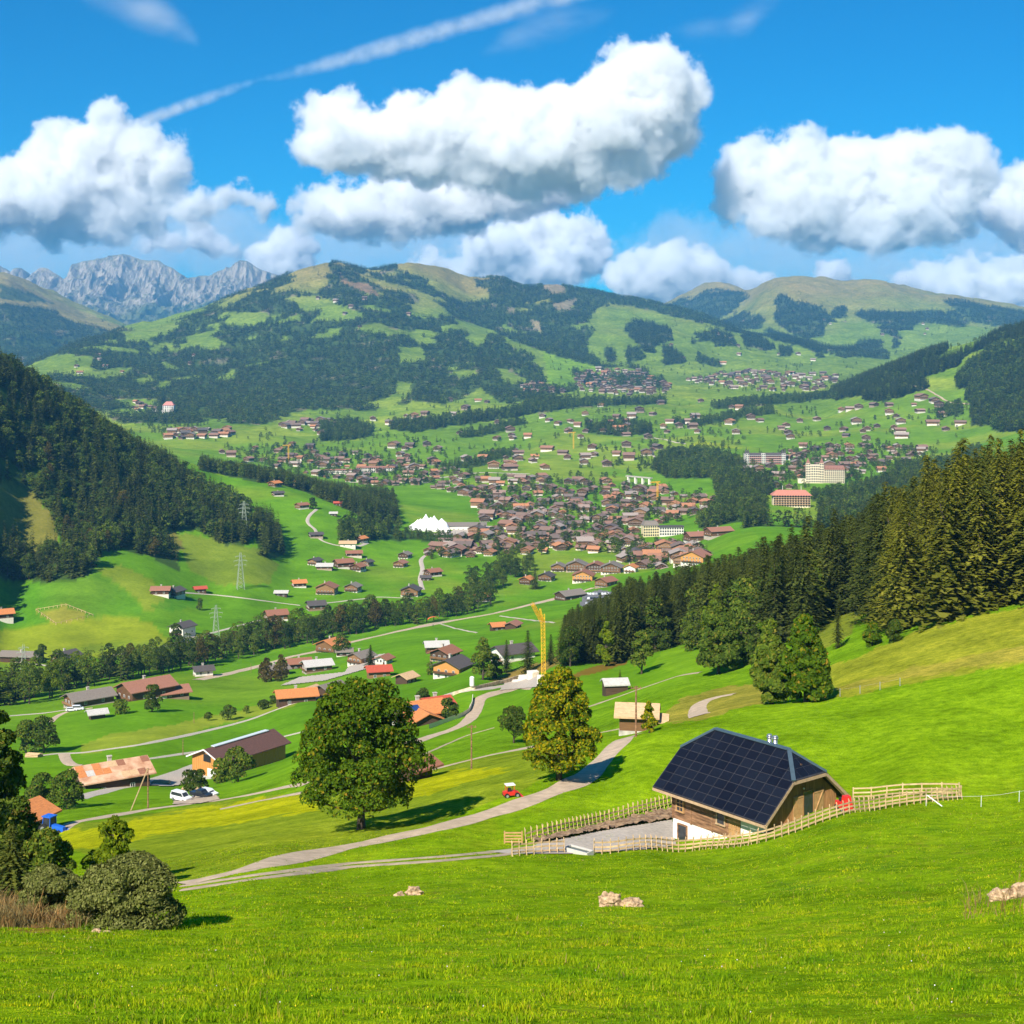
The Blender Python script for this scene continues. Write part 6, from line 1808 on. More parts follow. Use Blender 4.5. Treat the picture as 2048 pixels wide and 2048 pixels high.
def tent():
    X, Y, Z = survey(857, 1062)
    e = thing("event_tent", "huge white peaked event tent at the village edge", "tent", (X, Y + 10, Z), math.radians(5), None, 1.2)
    g = np.linspace(-1, 1, 41)
    gx, gy = np.meshgrid(g, g)
    pk = [(-0.55, -0.2, 0.62), (-0.15, 0.1, 1.0), (0.25, -0.1, 0.9), (0.62, 0.15, 0.66), (0.0, -0.55, 0.55), (0.1, 0.6, 0.7), (-0.4, 0.5, 0.6)]
    z = 0.25 * (1 - np.maximum(np.abs(gx), np.abs(gy)) ** 2)
    for a, b, h in pk:
        z = np.maximum(z, h * np.exp(-np.hypot(gx - a, gy - b) / 0.33) + 0.12)
    z *= np.clip(1.6 * (1 - np.maximum(np.abs(gx), np.abs(gy)) ** 6), 0, 1)
    V = np.stack([gx * 19, gy * 13, z * 12 + 1.5], -1).reshape(-1, 3)
    obj("canopy", np_mesh("canopy", V, grid_faces(41, 41), simple_mat("white_membrane", (0.86, 0.85, 0.84), 0.6, 0.03), True), e)
    MB().box(-18.5, 18.5, -12.6, 12.6, -3, 2.6).build("side_wall", M_FRAMEW, e)
tent()
def hall():
    X, Y, Z = survey(930, 1060)
    chalet("sports_hall", "long grey-roofed sports hall next to the white tent", "hall", X, Y + 10, 3, 46, 18, 5, pitch=0.3, roof="grey", wall="plaster", base=0, rows=0, balcony=False, chimney=False, side=8, z=Z)
    X, Y, Z = survey(1300, 1072)
    e = thing("town_house", "tall pale yellow town house with grey mansard roof", "house", (X, Y, Z), math.radians(8))
    a = MB(); hotel_block(a, -8.5, 8.5, -6, 6, 12, 4, 7); a.build("wall", [simple_mat("pale_yellow_plaster", (0.72, 0.60, 0.34), 0.85, 0.06), M_GLASS], e)
    MB().hexa([(-9, -6.5, 12), (9, -6.5, 12), (9, 6.5, 12), (-9, 6.5, 12), (-6.5, -4, 16.5), (6.5, -4, 16.5), (6.5, 4, 16.5), (-6.5, 4, 16.5)]).build("mansard_roof", ROOFS["grey"], e)
    X, Y, Z = survey(1342, 1070)
    e = thing("modern_block", "white modern flat block beside the pale yellow town house", "building", (X, Y, Z), math.radians(2))
    a = MB(); hotel_block(a, -13, 13, -5, 5, 9, 3, 10); a.build("wall", [M_PLASTER, M_GLASS], e)
    MB().box(-13.5, 13.5, -5.6, 5.6, 9, 10).build("roof", ROOFS["dark"], e)
    X, Y, Z = survey(338, 826)
    e = thing("castle_house", "white castle-like house with pink roof at the mountain foot", "house", (X, Y, Z))
    a = MB(); hotel_block(a, -14, 14, -9, 9, 20, 5, 6, z0=-12); hotel_block(a, -44, -14, -7, 7, 7, 2, 6, z0=-12); a.build("wall", [M_PLASTER, M_GLASS], e)
    MB().add([(-15, -10, 20), (15, -10, 20), (15, 10, 20), (-15, 10, 20), (-7, 0, 30), (7, 0, 30)], [(0, 1, 5, 4), (1, 2, 5), (2, 3, 4, 5), (3, 0, 4), (3, 2, 1, 0)]).build("roof", roofm("pink_tiles", (0.5, 0.2, 0.16)), e)
    # viaduct
    X, Y, Z = survey(1278, 968)
    e = thing("viaduct", "pale concrete railway viaduct with square piers behind the village", "bridge", (X, Y, Z), math.radians(-50))
    MB().box(-26, 26, -2.2, 2.2, 9.5, 11.2).build("deck", M_STONE, e)
    for x in (-22, -7, 8, 22):
        MB().box(x - 1.4, x + 1.4, -1.8, 1.8, -8, 9.5).build("pier", M_PLASTER, e)
    X, Y, Z = survey(750, 945)
    for dx, s, lb in ((0, 1.0, "long pale-walled school building behind the village fields"), (-60, 0.7, "long pale-walled workshop left of the school building")):
        e = thing("long_building", lb, "building", (X + dx, Y + 10 + dx * 0.4, Z), math.radians(4), None, s)
        a = MB(); hotel_block(a, -32, 32, -7, 7, 8, 2, 20); a.build("wall", [M_PLASTER, M_GLASS], e)
        r = MB(); gable_roof(r, 64, 14, 8, 0.25, 0.8, 1.0, 0.4); r.build("roof", ROOFS["rust"], e)
hall()

# ------------------------------------------------------------------ cranes, pylons, poles
def lattice(mb, a, b, w, bays, r=0.06):
    a = Vector(a); b = Vector(b); d = (b - a).normalized()
    s = d.cross(Vector((0, 0, 1)) if abs(d.z) < 0.9 else Vector((0, 1, 0))).normalized() * w / 2
    u = d.cross(s).normalized() * w / 2
    c = [s + u, s - u, -s - u, -s + u]
    for q in c:
        mb.bar(a + q, b + q, r * 2)
    for i in range(bays):
        p0 = a.lerp(b, i / bays); p1 = a.lerp(b, (i + 1) / bays)
        for k in range(4):
            q0, q1 = c[k], c[(k + 1) % 4]
            if (i + k) % 2:
                q0, q1 = q1, q0
            mb.bar(p0 + q0, p1 + q1, r * 1.3)
            mb.bar(p0 + c[k], p0 + c[(k + 1) % 4], r * 1.3)
def crane_big():
    X, Y, Z = survey(1087, 1362)
    e = thing("tower_crane", "tall yellow tower crane with folded jib on the building site", "crane", (X, Y, Z))
    MB().box(-1.9, 1.9, -1.9, 1.9, -1.5, 1.4).build("counterweight_base", M_PLASTER, e)
    m = MB(); lattice(m, (0, 0, 1.4), (-0.2, 0, 19.5), 1.1, 16, 0.06); m.build("mast", M_YELLOW, e)
    j = MB(); lattice(j, (-0.3, 0, 17.0), (-3.4, -2.5, 23.2), 0.8, 8, 0.05); j.build("jib", M_YELLOW, e)
    k = MB(); lattice(k, (-0.2, 0, 17.5), (-1.0, 1.0, 21.0), 0.4, 4, 0.045); k.build("counter_jib", M_YELLOW, e)
crane_big()
for _px, _py, _h, _lb in ((1315, 1002, 24, "orange tower crane standing in the village centre"), (577, 925, 30, "orange tower crane in the settlement at the left"), (1147, 897, 30, "yellow tower crane among the far meadow farms")):
    X, Y, Z = survey(_px, _py)
    e = thing("tower_crane", _lb, "crane", (X, Y, Z))
    m = MB(); lattice(m, (0, 0, 0), (0, 0, _h), 1.8, 12, 0.16); m.build("mast", M_YELLOW, e)
    j = MB(); lattice(j, (-10, 0, _h), (4, 3, _h + 1), 1.3, 6, 0.14); j.build("jib", M_YELLOW, e)
def pylon_mesh():
    mb = MB()
    legs = [(-3, -3), (3, -3), (3, 3), (-3, 3)]
    for x, y in legs:
        mb.bar((x, y, -1), (x * 0.16, y * 0.16, 29), 0.28)
    for i in range(8):
        z0 = i * 3.4; z1 = z0 + 3.4
        f0 = 1 - 0.84 * z0 / 29; f1 = 1 - 0.84 * z1 / 29
        for k in range(4):
            a, b = legs[k], legs[(k + 1) % 4]
            mb.bar((a[0] * f0, a[1] * f0, z0), (b[0] * f1, b[1] * f1, z1), 0.14)
            mb.bar((b[0] * f0, b[1] * f0, z0), (a[0] * f1, a[1] * f1, z1), 0.14)
    lat = mb.mesh("lattice", simple_mat("pylon_steel", (0.30, 0.34, 0.26), 0.6, 0.1))
    am = MB()
    for z, w in ((19, 4.6), (22.5, 5.4), (26, 4.0)):
        am.bar((-w, 0, z), (w, 0, z), 0.25); am.bar((-w, 0, z), (0, 0, z + 1.3), 0.16); am.bar((w, 0, z), (0, 0, z + 1.3), 0.16)
        for s in (-1, 1):
            am.bar((s * w * 0.95, 0, z), (s * w * 0.95, 0, z - 1.2), 0.16)
    return lat, am.mesh("cross_arm", bpy.data.materials["pylon_steel"])
_lat, _arm = pylon_mesh()
for _px, _py, _top, _lb in ((488, 1068, 1002, "lattice pylon against the dark forest edge"), (481, 1178, 1105, "lattice pylon in the middle of the left meadow"), (432, 1280, 1210, "lattice pylon rising behind the river trees"), (47, 1362, 1288, "lattice pylon at the left beside the long grey barn")):
    X, Y, Z = survey(_px, _py)
    s = (_py - _top) / FPX * Y / 29
    e = thing("lattice_pylon", _lb, "pylon", (X, Y, Z), math.radians(20), "pylons of the power line", s)
    obj("lattice", _lat, e); obj("cross_arm", _arm, e)
def pole(px, py, top, lb, arm=True, rope=None):
    X, Y, Z = survey(px, py)
    h = (py - top) / FPX * Y
    e = thing("utility_pole", lb, "pole", (X, Y, Z))
    MB().tube([(0, 0, -0.5), (0, 0, h)], [0.14, 0.10], 7).build("shaft", M_OLDWOOD, e)
    if arm:
        mb = MB().bar((-0.7, 0, h - 0.3), (0.7, 0, h - 0.3), 0.1)
        for x in (-0.6, -0.2, 0.2, 0.6):
            mb.tube([(x, 0, h - 0.25), (x, 0, h - 0.02)], 0.05, 5)
        mb.build("cross_arm", M_OLDWOOD, e)
    if rope:
        MB().bar((rope[0], rope[1], 0), (0, 0, h), 0.16).build("brace", M_FENCE, e)
pole(943, 1538, 1450, "wooden power pole beside the lane between the two maples")
pole(1272, 1474, 1372, "tall wooden pole beside the small lane barn")
pole(296, 1618, 1536, "wooden pole with a slanting brace by the farm road", True, (-3.0, -1.5))
pole(366, 1511, 1478, "thin pole by the field path near the long barn", False)
pole(61, 1612, 1570, "wooden pole above the bushes at the left", False)
pole(502, 1346, 1326, "wooden pole near the small white house by the road", False)
pole(388, 1446, 1424, "thin pole in the mown strip of the orchard field", False)

# ------------------------------------------------------------------ vehicles
def wheel_mesh(r, w):
    t = MB().tube([(0, -w / 2, 0), (0, w / 2, 0)], r, 14)
    h = MB().tube([(0, -w / 2 - 0.01, 0), (0, w / 2 + 0.01, 0)], r * 0.55, 10)
    return t.mesh("tyre", M_BLACK), h.mesh("rim", M_STEEL)
WHEELS = {}
def wheel(e, x, y, r, w=0.24):
    if (r, w) not in WHEELS:
        WHEELS[(r, w)] = wheel_mesh(r, w)
    t, h = WHEELS[(r, w)]
    a = obj("wheel", t, e); a.location = (x, y, r)
    b = obj("rim", h, a)
CARM = {}
def car(label, X, Y, Z, rz, mat, style="estate", group=None, simple=False):
    e = thing("car" if style != "van" else "van", label, "car" if style != "van" else "van", (X, Y, Z + 0.02), rz, group)
    key = (style, mat.name)
    if key not in CARM:
        Lc, Wc = 4.5, 1.76
        if style == "van":
            prof = [(-2.25, 0.35), (2.25, 0.35), (2.28, 0.75), (2.15, 0.95), (1.45, 1.10), (0.75, 1.88), (-2.05, 1.92), (-2.25, 1.0)]
            glass = [(1.38, 1.12), (0.78, 1.76), (-1.95, 1.80), (-2.05, 1.15)]
        elif style == "pickup":
            prof = [(-2.4, 0.45), (2.4, 0.45), (2.42, 0.95), (1.2, 1.1), (0.6, 1.72), (-0.7, 1.75), (-0.85, 1.12), (-2.4, 1.1)]
            glass = [(1.1, 1.14), (0.55, 1.62), (-0.62, 1.65), (-0.72, 1.16)]
        else:
            prof = [(-2.2, 0.32), (2.2, 0.32), (2.25, 0.7), (1.2, 0.92), (0.45, 1.44), (-1.6, 1.46), (-2.15, 0.95)]
            glass = [(1.08, 0.95), (0.42, 1.36), (-1.55, 1.38), (-1.95, 0.98)]
        mb = MB()
        n = len(prof)
        def yw(z):
            return Wc / 2 * (1 - 0.16 * max(0, z - 0.95))
        vs = [(x, -yw(z), z) for x, z in prof] + [(x, yw(z), z) for x, z in prof]
        fs = [tuple(range(n - 1, -1, -1))[::-1], tuple(range(2 * n - 1, n - 1, -1))] + [(i, i + n, (i + 1) % n + n, (i + 1) % n) for i in range(n)]
        mb.add(vs, fs)
        body = mb.mesh("body", mat)
        g = MB()
        for s in (-1, 1):
            q = [(x, s * (yw(z) + 0.012), z) for x, z in glass]
            g.slab(q if s < 0 else q[::-1], 0.01)
        a, b = glass[0], glass[1]
        g.slab([(a[0] + 0.12, -0.7, a[1]), (a[0] + 0.12, 0.7, a[1]), (b[0] + 0.1, 0.62, b[1]), (b[0] + 0.1, -0.62, b[1])], 0.02)
        a, b = glass[3], glass[2]
        g.slab([(a[0] - 0.17, 0.7, a[1]), (a[0] - 0.17, -0.7, a[1]), (b[0] - 0.13, -0.62, b[1]), (b[0] - 0.13, 0.62, b[1])], 0.02)
        lt = MB()
        for s in (-1, 1):
            lt.box(2.16, 2.29, s * 0.62 - 0.16, s * 0.62 + 0.16, 0.62, 0.76)
        CARM[key] = (body, g.mesh("windows", M_GLASS), lt.mesh("headlights", M_FRAMEW))
    b, g, lt = CARM[key]
    obj("body", b, e); obj("windows", g, e)
    if not simple:
        obj("headlights", lt, e)
        for x in (-1.4, 1.4):
            for y in (-0.78, 0.78):
                wheel(e, x, y, 0.33)
    return e
for _px, _py, _mt, _st, _rz, _lb in ((362, 1603, M_CARW, "van", -32, "white van parked leftmost beside the farm road"), (402, 1597, M_CARB, "pickup", -28, "black pickup parked between two white cars"), (416, 1593, M_CARW, "estate", -30, "white car parked right of the black pickup"),
                                (143, 1423, M_CARW, "estate", 12, "white car in front of the long grey-brown farmhouse"), (156, 1421, M_CARW, "van", 8, "white van in front of the long grey-brown farmhouse")):
    X, Y, Z = survey(_px, _py)
    car(_lb, X, Y, Z + 0.2, math.radians(_rz), _mt, _st)
_k = 0
M_CARS = [M_CARW, M_CARB, simple_mat("silver_car_paint", (0.4, 0.41, 0.42), 0.3, 0.05), simple_mat("grey_car_paint", (0.12, 0.12, 0.13), 0.3, 0.05), M_CARW]
for _row, (_y0, _n) in enumerate(((1190, 11), (1199, 12), (1209, 9))):
    for _i in range(_n):
        X, Y, Z = survey(1170 + _i * 5.8 + _row * 2, _y0)
        car("parked car in the crowded car park beside the grey-roofed inn", X, Y, Z + 0.35, math.radians(80 + random.uniform(-6, 6)), random.choice(M_CARS), "estate", "cars in the car park", True)
        _k += 1

def tractor(label, X, Y, Z, rz, mat, s=1.0):
    e = thing("tractor", label, "tractor", (X, Y, Z), rz, None, s)
    MB().hexa([(-0.2, -0.38, 0.6), (2.2, -0.34, 0.6), (2.2, 0.34, 0.6), (-0.2, 0.38, 0.6), (-0.2, -0.36, 1.45), (2.1, -0.30, 1.3), (2.1, 0.30, 1.3), (-0.2, 0.36, 1.45)]).build("bonnet", mat, e)
    cb = MB()
    for x in (-1.4, 0.0):
        for y in (-0.65, 0.65):
            cb.bar((x, y, 1.0), (x * 0.9, y * 0.9, 2.45), 0.09)
    cb.box(-1.5, 0.15, -0.72, 0.72, 2.45, 2.6); cb.build("cab_frame", mat, e)
    MB().hexa([(-1.35, -0.62, 1.2), (-0.05, -0.62, 1.2), (-0.05, 0.62, 1.2), (-1.35, 0.62, 1.2), (-1.25, -0.56, 2.42), (-0.03, -0.56, 2.42), (-0.03, 0.56, 2.42), (-1.25, 0.56, 2.42)]).build("cab_glass", M_GLASS, e)
    MB().box(-1.6, -0.3, -0.8, 0.8, 0.9, 1.2).build("mudguards", mat, e)
    for y in (-0.8, 0.8):
        wheel(e, -1.0, y, 0.8, 0.45)
        wheel(e, 1.7, y * 0.85, 0.5, 0.32)
    ld = MB().bar((1.2, -0.6, 1.1), (3.2, -0.6, 0.5), 0.14).bar((1.2, 0.6, 1.1), (3.2, 0.6, 0.5), 0.14)
    ld.hexa([(3.1, -0.9, 0.15), (3.9, -0.9, 0.15), (3.9, 0.9, 0.15), (3.1, 0.9, 0.15), (3.1, -0.9, 0.95), (3.3, -0.9, 0.95), (3.3, 0.9, 0.95), (3.1, 0.9, 0.95)])
    ld.build("front_loader", mat, e)
    return e
X, Y, Z = survey(106, 1668)
tractor("blue tractor with front loader at the end of the farm road", X, Y, Z, math.radians(-25), M_BLUE, 1.15)
def mower():
    X, Y, Z = survey(1022, 1594)
    e = thing("mower_tractor", "small red slope mower with white canopy on the mown field", "tractor", (X, Y, Z), math.radians(18), None, 0.72)
    MB().box(-1.1, 0.5, -0.5, 0.5, 0.35, 0.85).hexa([(0.5, -0.45, 0.35), (1.2, -0.4, 0.35), (1.2, 0.4, 0.35), (0.5, 0.45, 0.35), (0.5, -0.4, 0.95), (1.05, -0.3, 0.75), (1.05, 0.3, 0.75), (0.5, 0.4, 0.95)]).build("body", M_RED, e)
    c = MB()
    for x in (-0.7, 0.35):
        for y in (-0.42, 0.42):
            c.bar((x, y, 0.85), (x, y, 1.75), 0.06)
    c.build("roll_bar", M_RED, e)
    MB().box(-0.85, 0.5, -0.55, 0.55, 1.75, 1.85).build("canopy", M_FRAMEW, e)
    MB().box(-0.5, 0.0, -0.25, 0.25, 0.85, 1.25).build("seat", M_BLACK, e)
    for x in (-0.75, 0.75):
        for y in (-0.6, 0.6):
            wheel(e, x, y, 0.36, 0.3)
    MB().box(1.3, 1.6, -1.1, 1.1, 0.08, 0.22).bar((1.0, 0, 0.5), (1.4, 0, 0.2), 0.1).build("cutter_bar", M_RED, e)
    X, Y, Z = survey(1688, 1622)
    e = thing("garden_mower", "bright red ride-on machine parked behind the fence at the chalet corner", "mower", (X, Y, Z), math.radians(-70), None, 0.8)
    MB().box(-0.9, 0.9, -0.5, 0.5, 0.35, 0.95).build("body", M_RED, e)
    MB().hexa([(0.1, -0.42, 0.95), (0.9, -0.42, 0.95), (0.9, 0.42, 0.95), (0.1, 0.42, 0.95), (0.2, -0.36, 1.75), (0.7, -0.36, 1.75), (0.7, 0.36, 1.75), (0.2, 0.36, 1.75)]).build("hood", M_RED, e)
    MB().box(-0.6, -0.1, -0.25, 0.25, 0.95, 1.3).build("seat", M_BLACK, e)
    for x in (-0.6, 0.6):
        for y in (-0.5, 0.5):
            wheel(e, x, y, 0.3, 0.25)
mower()
def paraglider():
    X, Y = (866 - 1024) / FPX * 900, 900.0
    Z = -(1241 - HOR) / FPX * Y
    e = thing("paraglider", "orange-red paraglider sailing in front of the river trees", "paraglider", (X, Y, Z), math.radians(25))
    V = []; n = 22
    for i in range(n + 1):
        a = math.pi * (0.12 + 0.76 * i / n)
        c = 1.9 * math.sin(math.pi * (0.08 + 0.84 * i / n)) ** 0.5
        x, z = -4.0 * math.cos(a), 2.4 * math.sin(a)
        V += [(x, -c / 2, z), (x, -c / 6, z + 0.28), (x, c / 2, z + 0.02), (x, -c / 6, z - 0.02)]
    F = []
    for i in range(n):
        for k in range(4):
            k2 = (k + 1) % 4
            F.append((i * 4 + k, i * 4 + k2, (i + 1) * 4 + k2, (i + 1) * 4 + k))
    MB().add(V, F).build("wing", simple_mat("orange_nylon", (0.62, 0.12, 0.03), 0.6, 0.2), e)
    ln = MB()
    for i in range(0, n + 1, 4):
        ln.bar(V[i * 4 + 3], (0, 0, -3.4), 0.03)
    ln.build("lines", M_BLACK, e)
    MB().tube([(0, 0.3, -3.9), (0, 0.0, -3.6), (0, -0.1, -3.1), (0, -0.1, -2.75)], [0.16, 0.24, 0.22, 0.1], 8).ball((0, -0.1, -2.6), 0.16).build("pilot", M_CARB, e)
paraglider()
def site_things():
    X, Y, Z = survey(944, 1380)
    e = thing("silo", "white round mortar silo beside the site track", "silo", (X, Y, Z), 0.0, None, 0.6)
    MB().tube([(0, 0, 1.4), (0, 0, 2.4), (0, 0, 6.6), (0, 0, 7.2)], [0.3, 1.25, 1.25, 0.6], 14).build("tank", M_FRAMEW, e)
    for k in range(4):
        a = k * math.pi / 2 + 0.7
        MB().bar((1.2 * math.cos(a), 1.2 * math.sin(a), -0.3), (1.1 * math.cos(a), 1.1 * math.sin(a), 2.4), 0.14).build("leg", M_STEEL, e)
    for i, (px, py, L, W, H, lb) in enumerate(((1052, 1358, 5, 2.4, 1.3, "white stack of blocks on the building site"), (1066, 1356, 4, 2.5, 2.4, "white site container next to the yellow crane"), (1036, 1364, 4, 1.5, 0.8, "low pale block row on the building site"))):
        X, Y, Z = survey(px, py)
        b = MB().box(-L / 2, L / 2, -W / 2, W / 2, -0.5, H * 0.48).box(-L / 2 + 0.2, L / 2 - 0.3, -W / 2 + 0.1, W / 2 - 0.1, H * 0.5, H).build("block_stack", M_PLASTER)
        b.location = (X, Y, Z); b.rotation_euler = (0, 0, 0.3)
        tag(b, lb, "blocks")
    pl = [(905, 1392), (950, 1380), (1000, 1369), (1040, 1358), (1078, 1352)]
    P = [Vector(survey(*p)) for p in pl]; o = P[0]
    mb = MB()
    for a, b in zip(P[:-1], P[1:]):
        mb.hexa([a - o + Vector((0, 0.4, -1)), b - o + Vector((0, 0.4, -1)), b - o + Vector((0, 1.2, -1)), a - o + Vector((0, 1.2, -1)), a - o + Vector((0, 0.6, 1.0)), b - o + Vector((0, 0.6, 1.2)), b - o + Vector((0, 1.1, 1.2)), a - o + Vector((0, 1.1, 1.0))])
    w = mb.build("rubble_wall", simple_mat("pale_boulder_wall", (0.58, 0.46, 0.30), 0.9, 0.4, 0.8, bump_s=0.8)); w.location = o
    tag(w, "pale boulder retaining wall along the building site", "wall")
site_things()
# log pile and timber by the old farmhouse
def wood_piles():
    for px, py, n, lb in ((68, 1514, 16, "pile of pale logs under the trees at the field path"), (322, 1568, 10, "heap of timber on the farm yard"), (385, 1580, 9, "pale log pile behind the bushes below the barn")):
        X, Y, Z = survey(px, py)
        e = thing("log_pile", lb, "log pile", (X, Y, Z), random.uniform(-0.3, 0.3))
        for i in range(n):
            r = random.uniform(0.18, 0.26); lay = i // 6
            MB().tube([(-2.2 + random.uniform(-.2, .2), (i % 6 - 2.5) * 0.5, 0.2 + lay * 0.42), (2.2, (i % 6 - 2.5) * 0.5, 0.2 + lay * 0.42)], r, 7).build("log", M_FENCE, e)
wood_piles()
# paddock and rope fences
def paddock():
    pl = [(72, 1222), (132, 1212), (186, 1233), (112, 1250), (72, 1222)]
    P = []
    for (x0, y0), (x1, y1) in zip(pl[:-1], pl[1:]):
        for i in range(7):
            P.append(Vector(survey(x0 + (x1 - x0) * i / 7, y0 + (y1 - y0) * i / 7)))
    P.append(P[0].copy()); o = P[0].copy()
    e = thing("paddock_fence", "white rail fence round a small riding paddock on the left meadow", "fence", o)
    for a, b in zip(P[:-1], P[1:]):
        MB().bar(a - o, a - o + Vector((0, 0, 1.5)), 0.25).build("post", M_FENCE, e)
        MB().bar(a - o + Vector((0, 0, 1.3)), b - o + Vector((0, 0, 1.3)), 0.1, 0.22).build("rail", M_FENCE, e)
    pts_ = [Vector(survey(*p)) for p in ((1852, 1612), (1962, 1614), (2038, 1604), (2120, 1592))]
    o = pts_[0]
    e = thing("rope_fence", "thin white rope fence with slim posts at the right of the meadow", "fence", o)
    for i, p in enumerate(pts_):
        MB().tube([p - o + Vector((0, 0, -0.2)), p - o + Vector((0.03, 0, 0.95))], 0.022, 6).build("post", M_FRAMEW, e)
    for a, b in zip(pts_[:-1], pts_[1:]):
        m = a.lerp(b, 0.5) - o + Vector((0, 0, 0.82))
        MB().tube([a - o + Vector((0.03, 0, 0.9)), m, b - o + Vector((0.03, 0, 0.9))], 0.009, 4).build("rope", M_FRAMEW, e)
    MB().bar(Vector((0.1, 0, 0.9)), Vector((1.5, -0.4, -0.1)), 0.08).build("brace", M_FRAMEW, e)
    pts_ = [Vector(survey(x, y)) for x, y in ((1580, 1404), (1612, 1400), (1646, 1396), (1680, 1393), (1720, 1387), (1760, 1380), (1800, 1372))]
    o = pts_[0]
    e = thing("wire_fence", "wire fence with short grey posts on the crest below the maples", "fence", o)
    for p in pts_:
        MB().tube([p - o + Vector((0, 0, -0.2)), p - o + Vector((0, 0, 1.1))], 0.06, 5).build("post", M_STEEL, e)
    for a, b in zip(pts_[:-1], pts_[1:]):
        MB().tube([a - o + Vector((0, 0, 0.95)), b - o + Vector((0, 0, 0.95))], 0.008, 3).build("wire", M_STEEL, e)
paddock()
# ------------------------------------------------------------------ single trees, by survey position
def own_tree(name, label, px, py, top, width_px, mat, n, leaf, prof, seed, lobes=34, lobe_r=0.27, z0=0.12, trunk_r=0.024, cat="tree", ydist=None, squash=1.0, inner=0.25, gaps=1.0):
    X, Y, Z = survey(px, py) if ydist is None else ((px - 1024) / FPX * ydist, ydist, float(ground_z((px - 1024) / FPX * ydist, ydist)))
    h = (py - top) / FPX * Y
    w = width_px / FPX * Y / 2 / h
    V, F, C, rr = broadleaf_np(seed, n, prof, w, leaf / h, lobes, lobe_r, z0, squash, inner)
    e = thing(name, label, cat, (X, Y, Z), random.uniform(0, 6.28), None, h)
    tm = trunk_mb(1, trunk_r, 0.72, 9, [c for c in C[:14]], seed)
    tm.build("trunk", M_BARK, e, True)
    obj("crown", np_mesh("crown", V, F, mat), e)
    return e
own_tree("maple_tree", "big dome-shaped green maple standing alone beside the paved lane", 722, 1658, 1352, 296, M_MAPLE, 46000, 0.18, DOME, 901, 150, 0.185, 0.16)
own_tree("maple_tree", "maple turning golden yellow beside the lane, right of the big dome-shaped maple", 1118, 1560, 1330, 176, M_GOLD, 32000, 0.19, [(0, 0.6), (0.1, 0.92), (0.25, 1.0), (0.45, 0.84), (0.65, 0.66), (0.82, 0.5), (1, 0.15)], 912, 120, 0.2, 0.13)
own_tree("fruit_tree", "small round fruit tree just left of the golden maple", 1028, 1486, 1414, 72, M_LEAF, 5000, 0.22, ROUND, 903, 24, 0.34, 0.25)
own_tree("young_maple", "young yellowing maple in front of the small lane barn", 1299, 1466, 1402, 40, M_GOLD, 2600, 0.17, CONE, 904, 16, 0.36, 0.08)
own_tree("maple_tree", "dark half of the twin maples on the meadow crest", 1542, 1408, 1232, 96, M_LEAF, 16000, 0.34, CONE, 905, 60, 0.32, 0.03)
own_tree("maple_tree", "brighter half of the twin maples on the meadow crest", 1612, 1404, 1222, 116, M_MAPLE, 18000, 0.34, CONE, 906, 60, 0.32, 0.03)
own_tree("maple_tree", "broad dark maple at the fir wood edge, shading a wall", 1437, 1348, 1206, 110, M_LEAF, 14000, 0.42, DOME, 907, 40, 0.3, 0.12)
own_tree("maple_tree", "round lone maple on the slope in front of the fir wood", 1284, 1348, 1258, 54, M_LEAF, 4500, 0.34, ROUND, 908, 26, 0.34, 0.16)
own_tree("ash_tree", "bright green tree standing out in the dark fir wood", 1652, 1236, 1138, 62, M_BRIGHT, 5000, 0.32, CONE, 909, 26, 0.34, 0.05)
own_tree("ash_tree", "light green tree low in the fir wood beside the crane", 1212, 1332, 1240, 46, M_BRIGHT, 3600, 0.4, CONE, 910, 24, 0.34, 0.05)
own_tree("broadleaf_tree", "tall dark tree at the left picture edge above the bushes", -14, 1822, 1428, 176, M_LEAF, 26000, 0.17, CONE, 911, 70, 0.3, 0.06, ydist=92)
own_tree("broadleaf_tree", "dark bushy tree behind the willow bushes at the left", 84, 1790, 1668, 130, M_LEAF, 9000, 0.15, ROUND, 912, 30, 0.32, 0.02, ydist=92)
own_tree("young_ash", "young leafy ash rising behind the round willow bush", 226, 1762, 1622, 130, M_BRIGHT, 3600, 0.13, CONE, 913, 26, 0.22, 0.12, ydist=97)
own_tree("willow_bush", "large round grey-green willow bush in the left foreground", 250, 1858, 1722, 236, M_OLIVE, 60000, 0.075, [(0, 0.86), (0.2, 0.98), (0.5, 1.0), (0.75, 0.88), (0.92, 0.6), (1, 0.25)], 914, 54, 0.34, 0.0, 0.012, "bush", None, 0.55)
own_tree("willow_bush", "smaller grey-green willow bush left behind the large one", 100, 1838, 1734, 134, M_OLIVE, 26000, 0.075, [(0, 0.86), (0.3, 1.0), (0.7, 0.9), (1, 0.3)], 915, 30, 0.38, 0.0, 0.012, "bush", None, 0.6)
own_tree("broadleaf_tree", "left of two round trees at the field path bend", 52, 1506, 1440, 56, M_LEAF, 3600, 0.4, ROUND, 916, 24, 0.36, 0.06)
own_tree("broadleaf_tree", "right of two round trees at the field path bend", 88, 1506, 1432, 62, M_LEAF, 3800, 0.4, ROUND, 917, 24, 0.36, 0.06)
own_tree("thicket", "dark thicket of bushes left of the farm road", 82, 1622, 1546, 78, M_LEAF, 4200, 0.3, ROUND, 918, 24, 0.38, 0.0, cat="bush")
own_tree("thicket", "dark thicket beside the old farmhouse", 134, 1618, 1540, 72, M_LEAF, 4200, 0.3, ROUND, 919, 24, 0.38, 0.0, cat="bush")
own_tree("broadleaf_tree", "round tree close in front of the long new barn", 476, 1564, 1496, 74, M_LEAF, 4600, 0.34, ROUND, 920, 26, 0.36, 0.03)
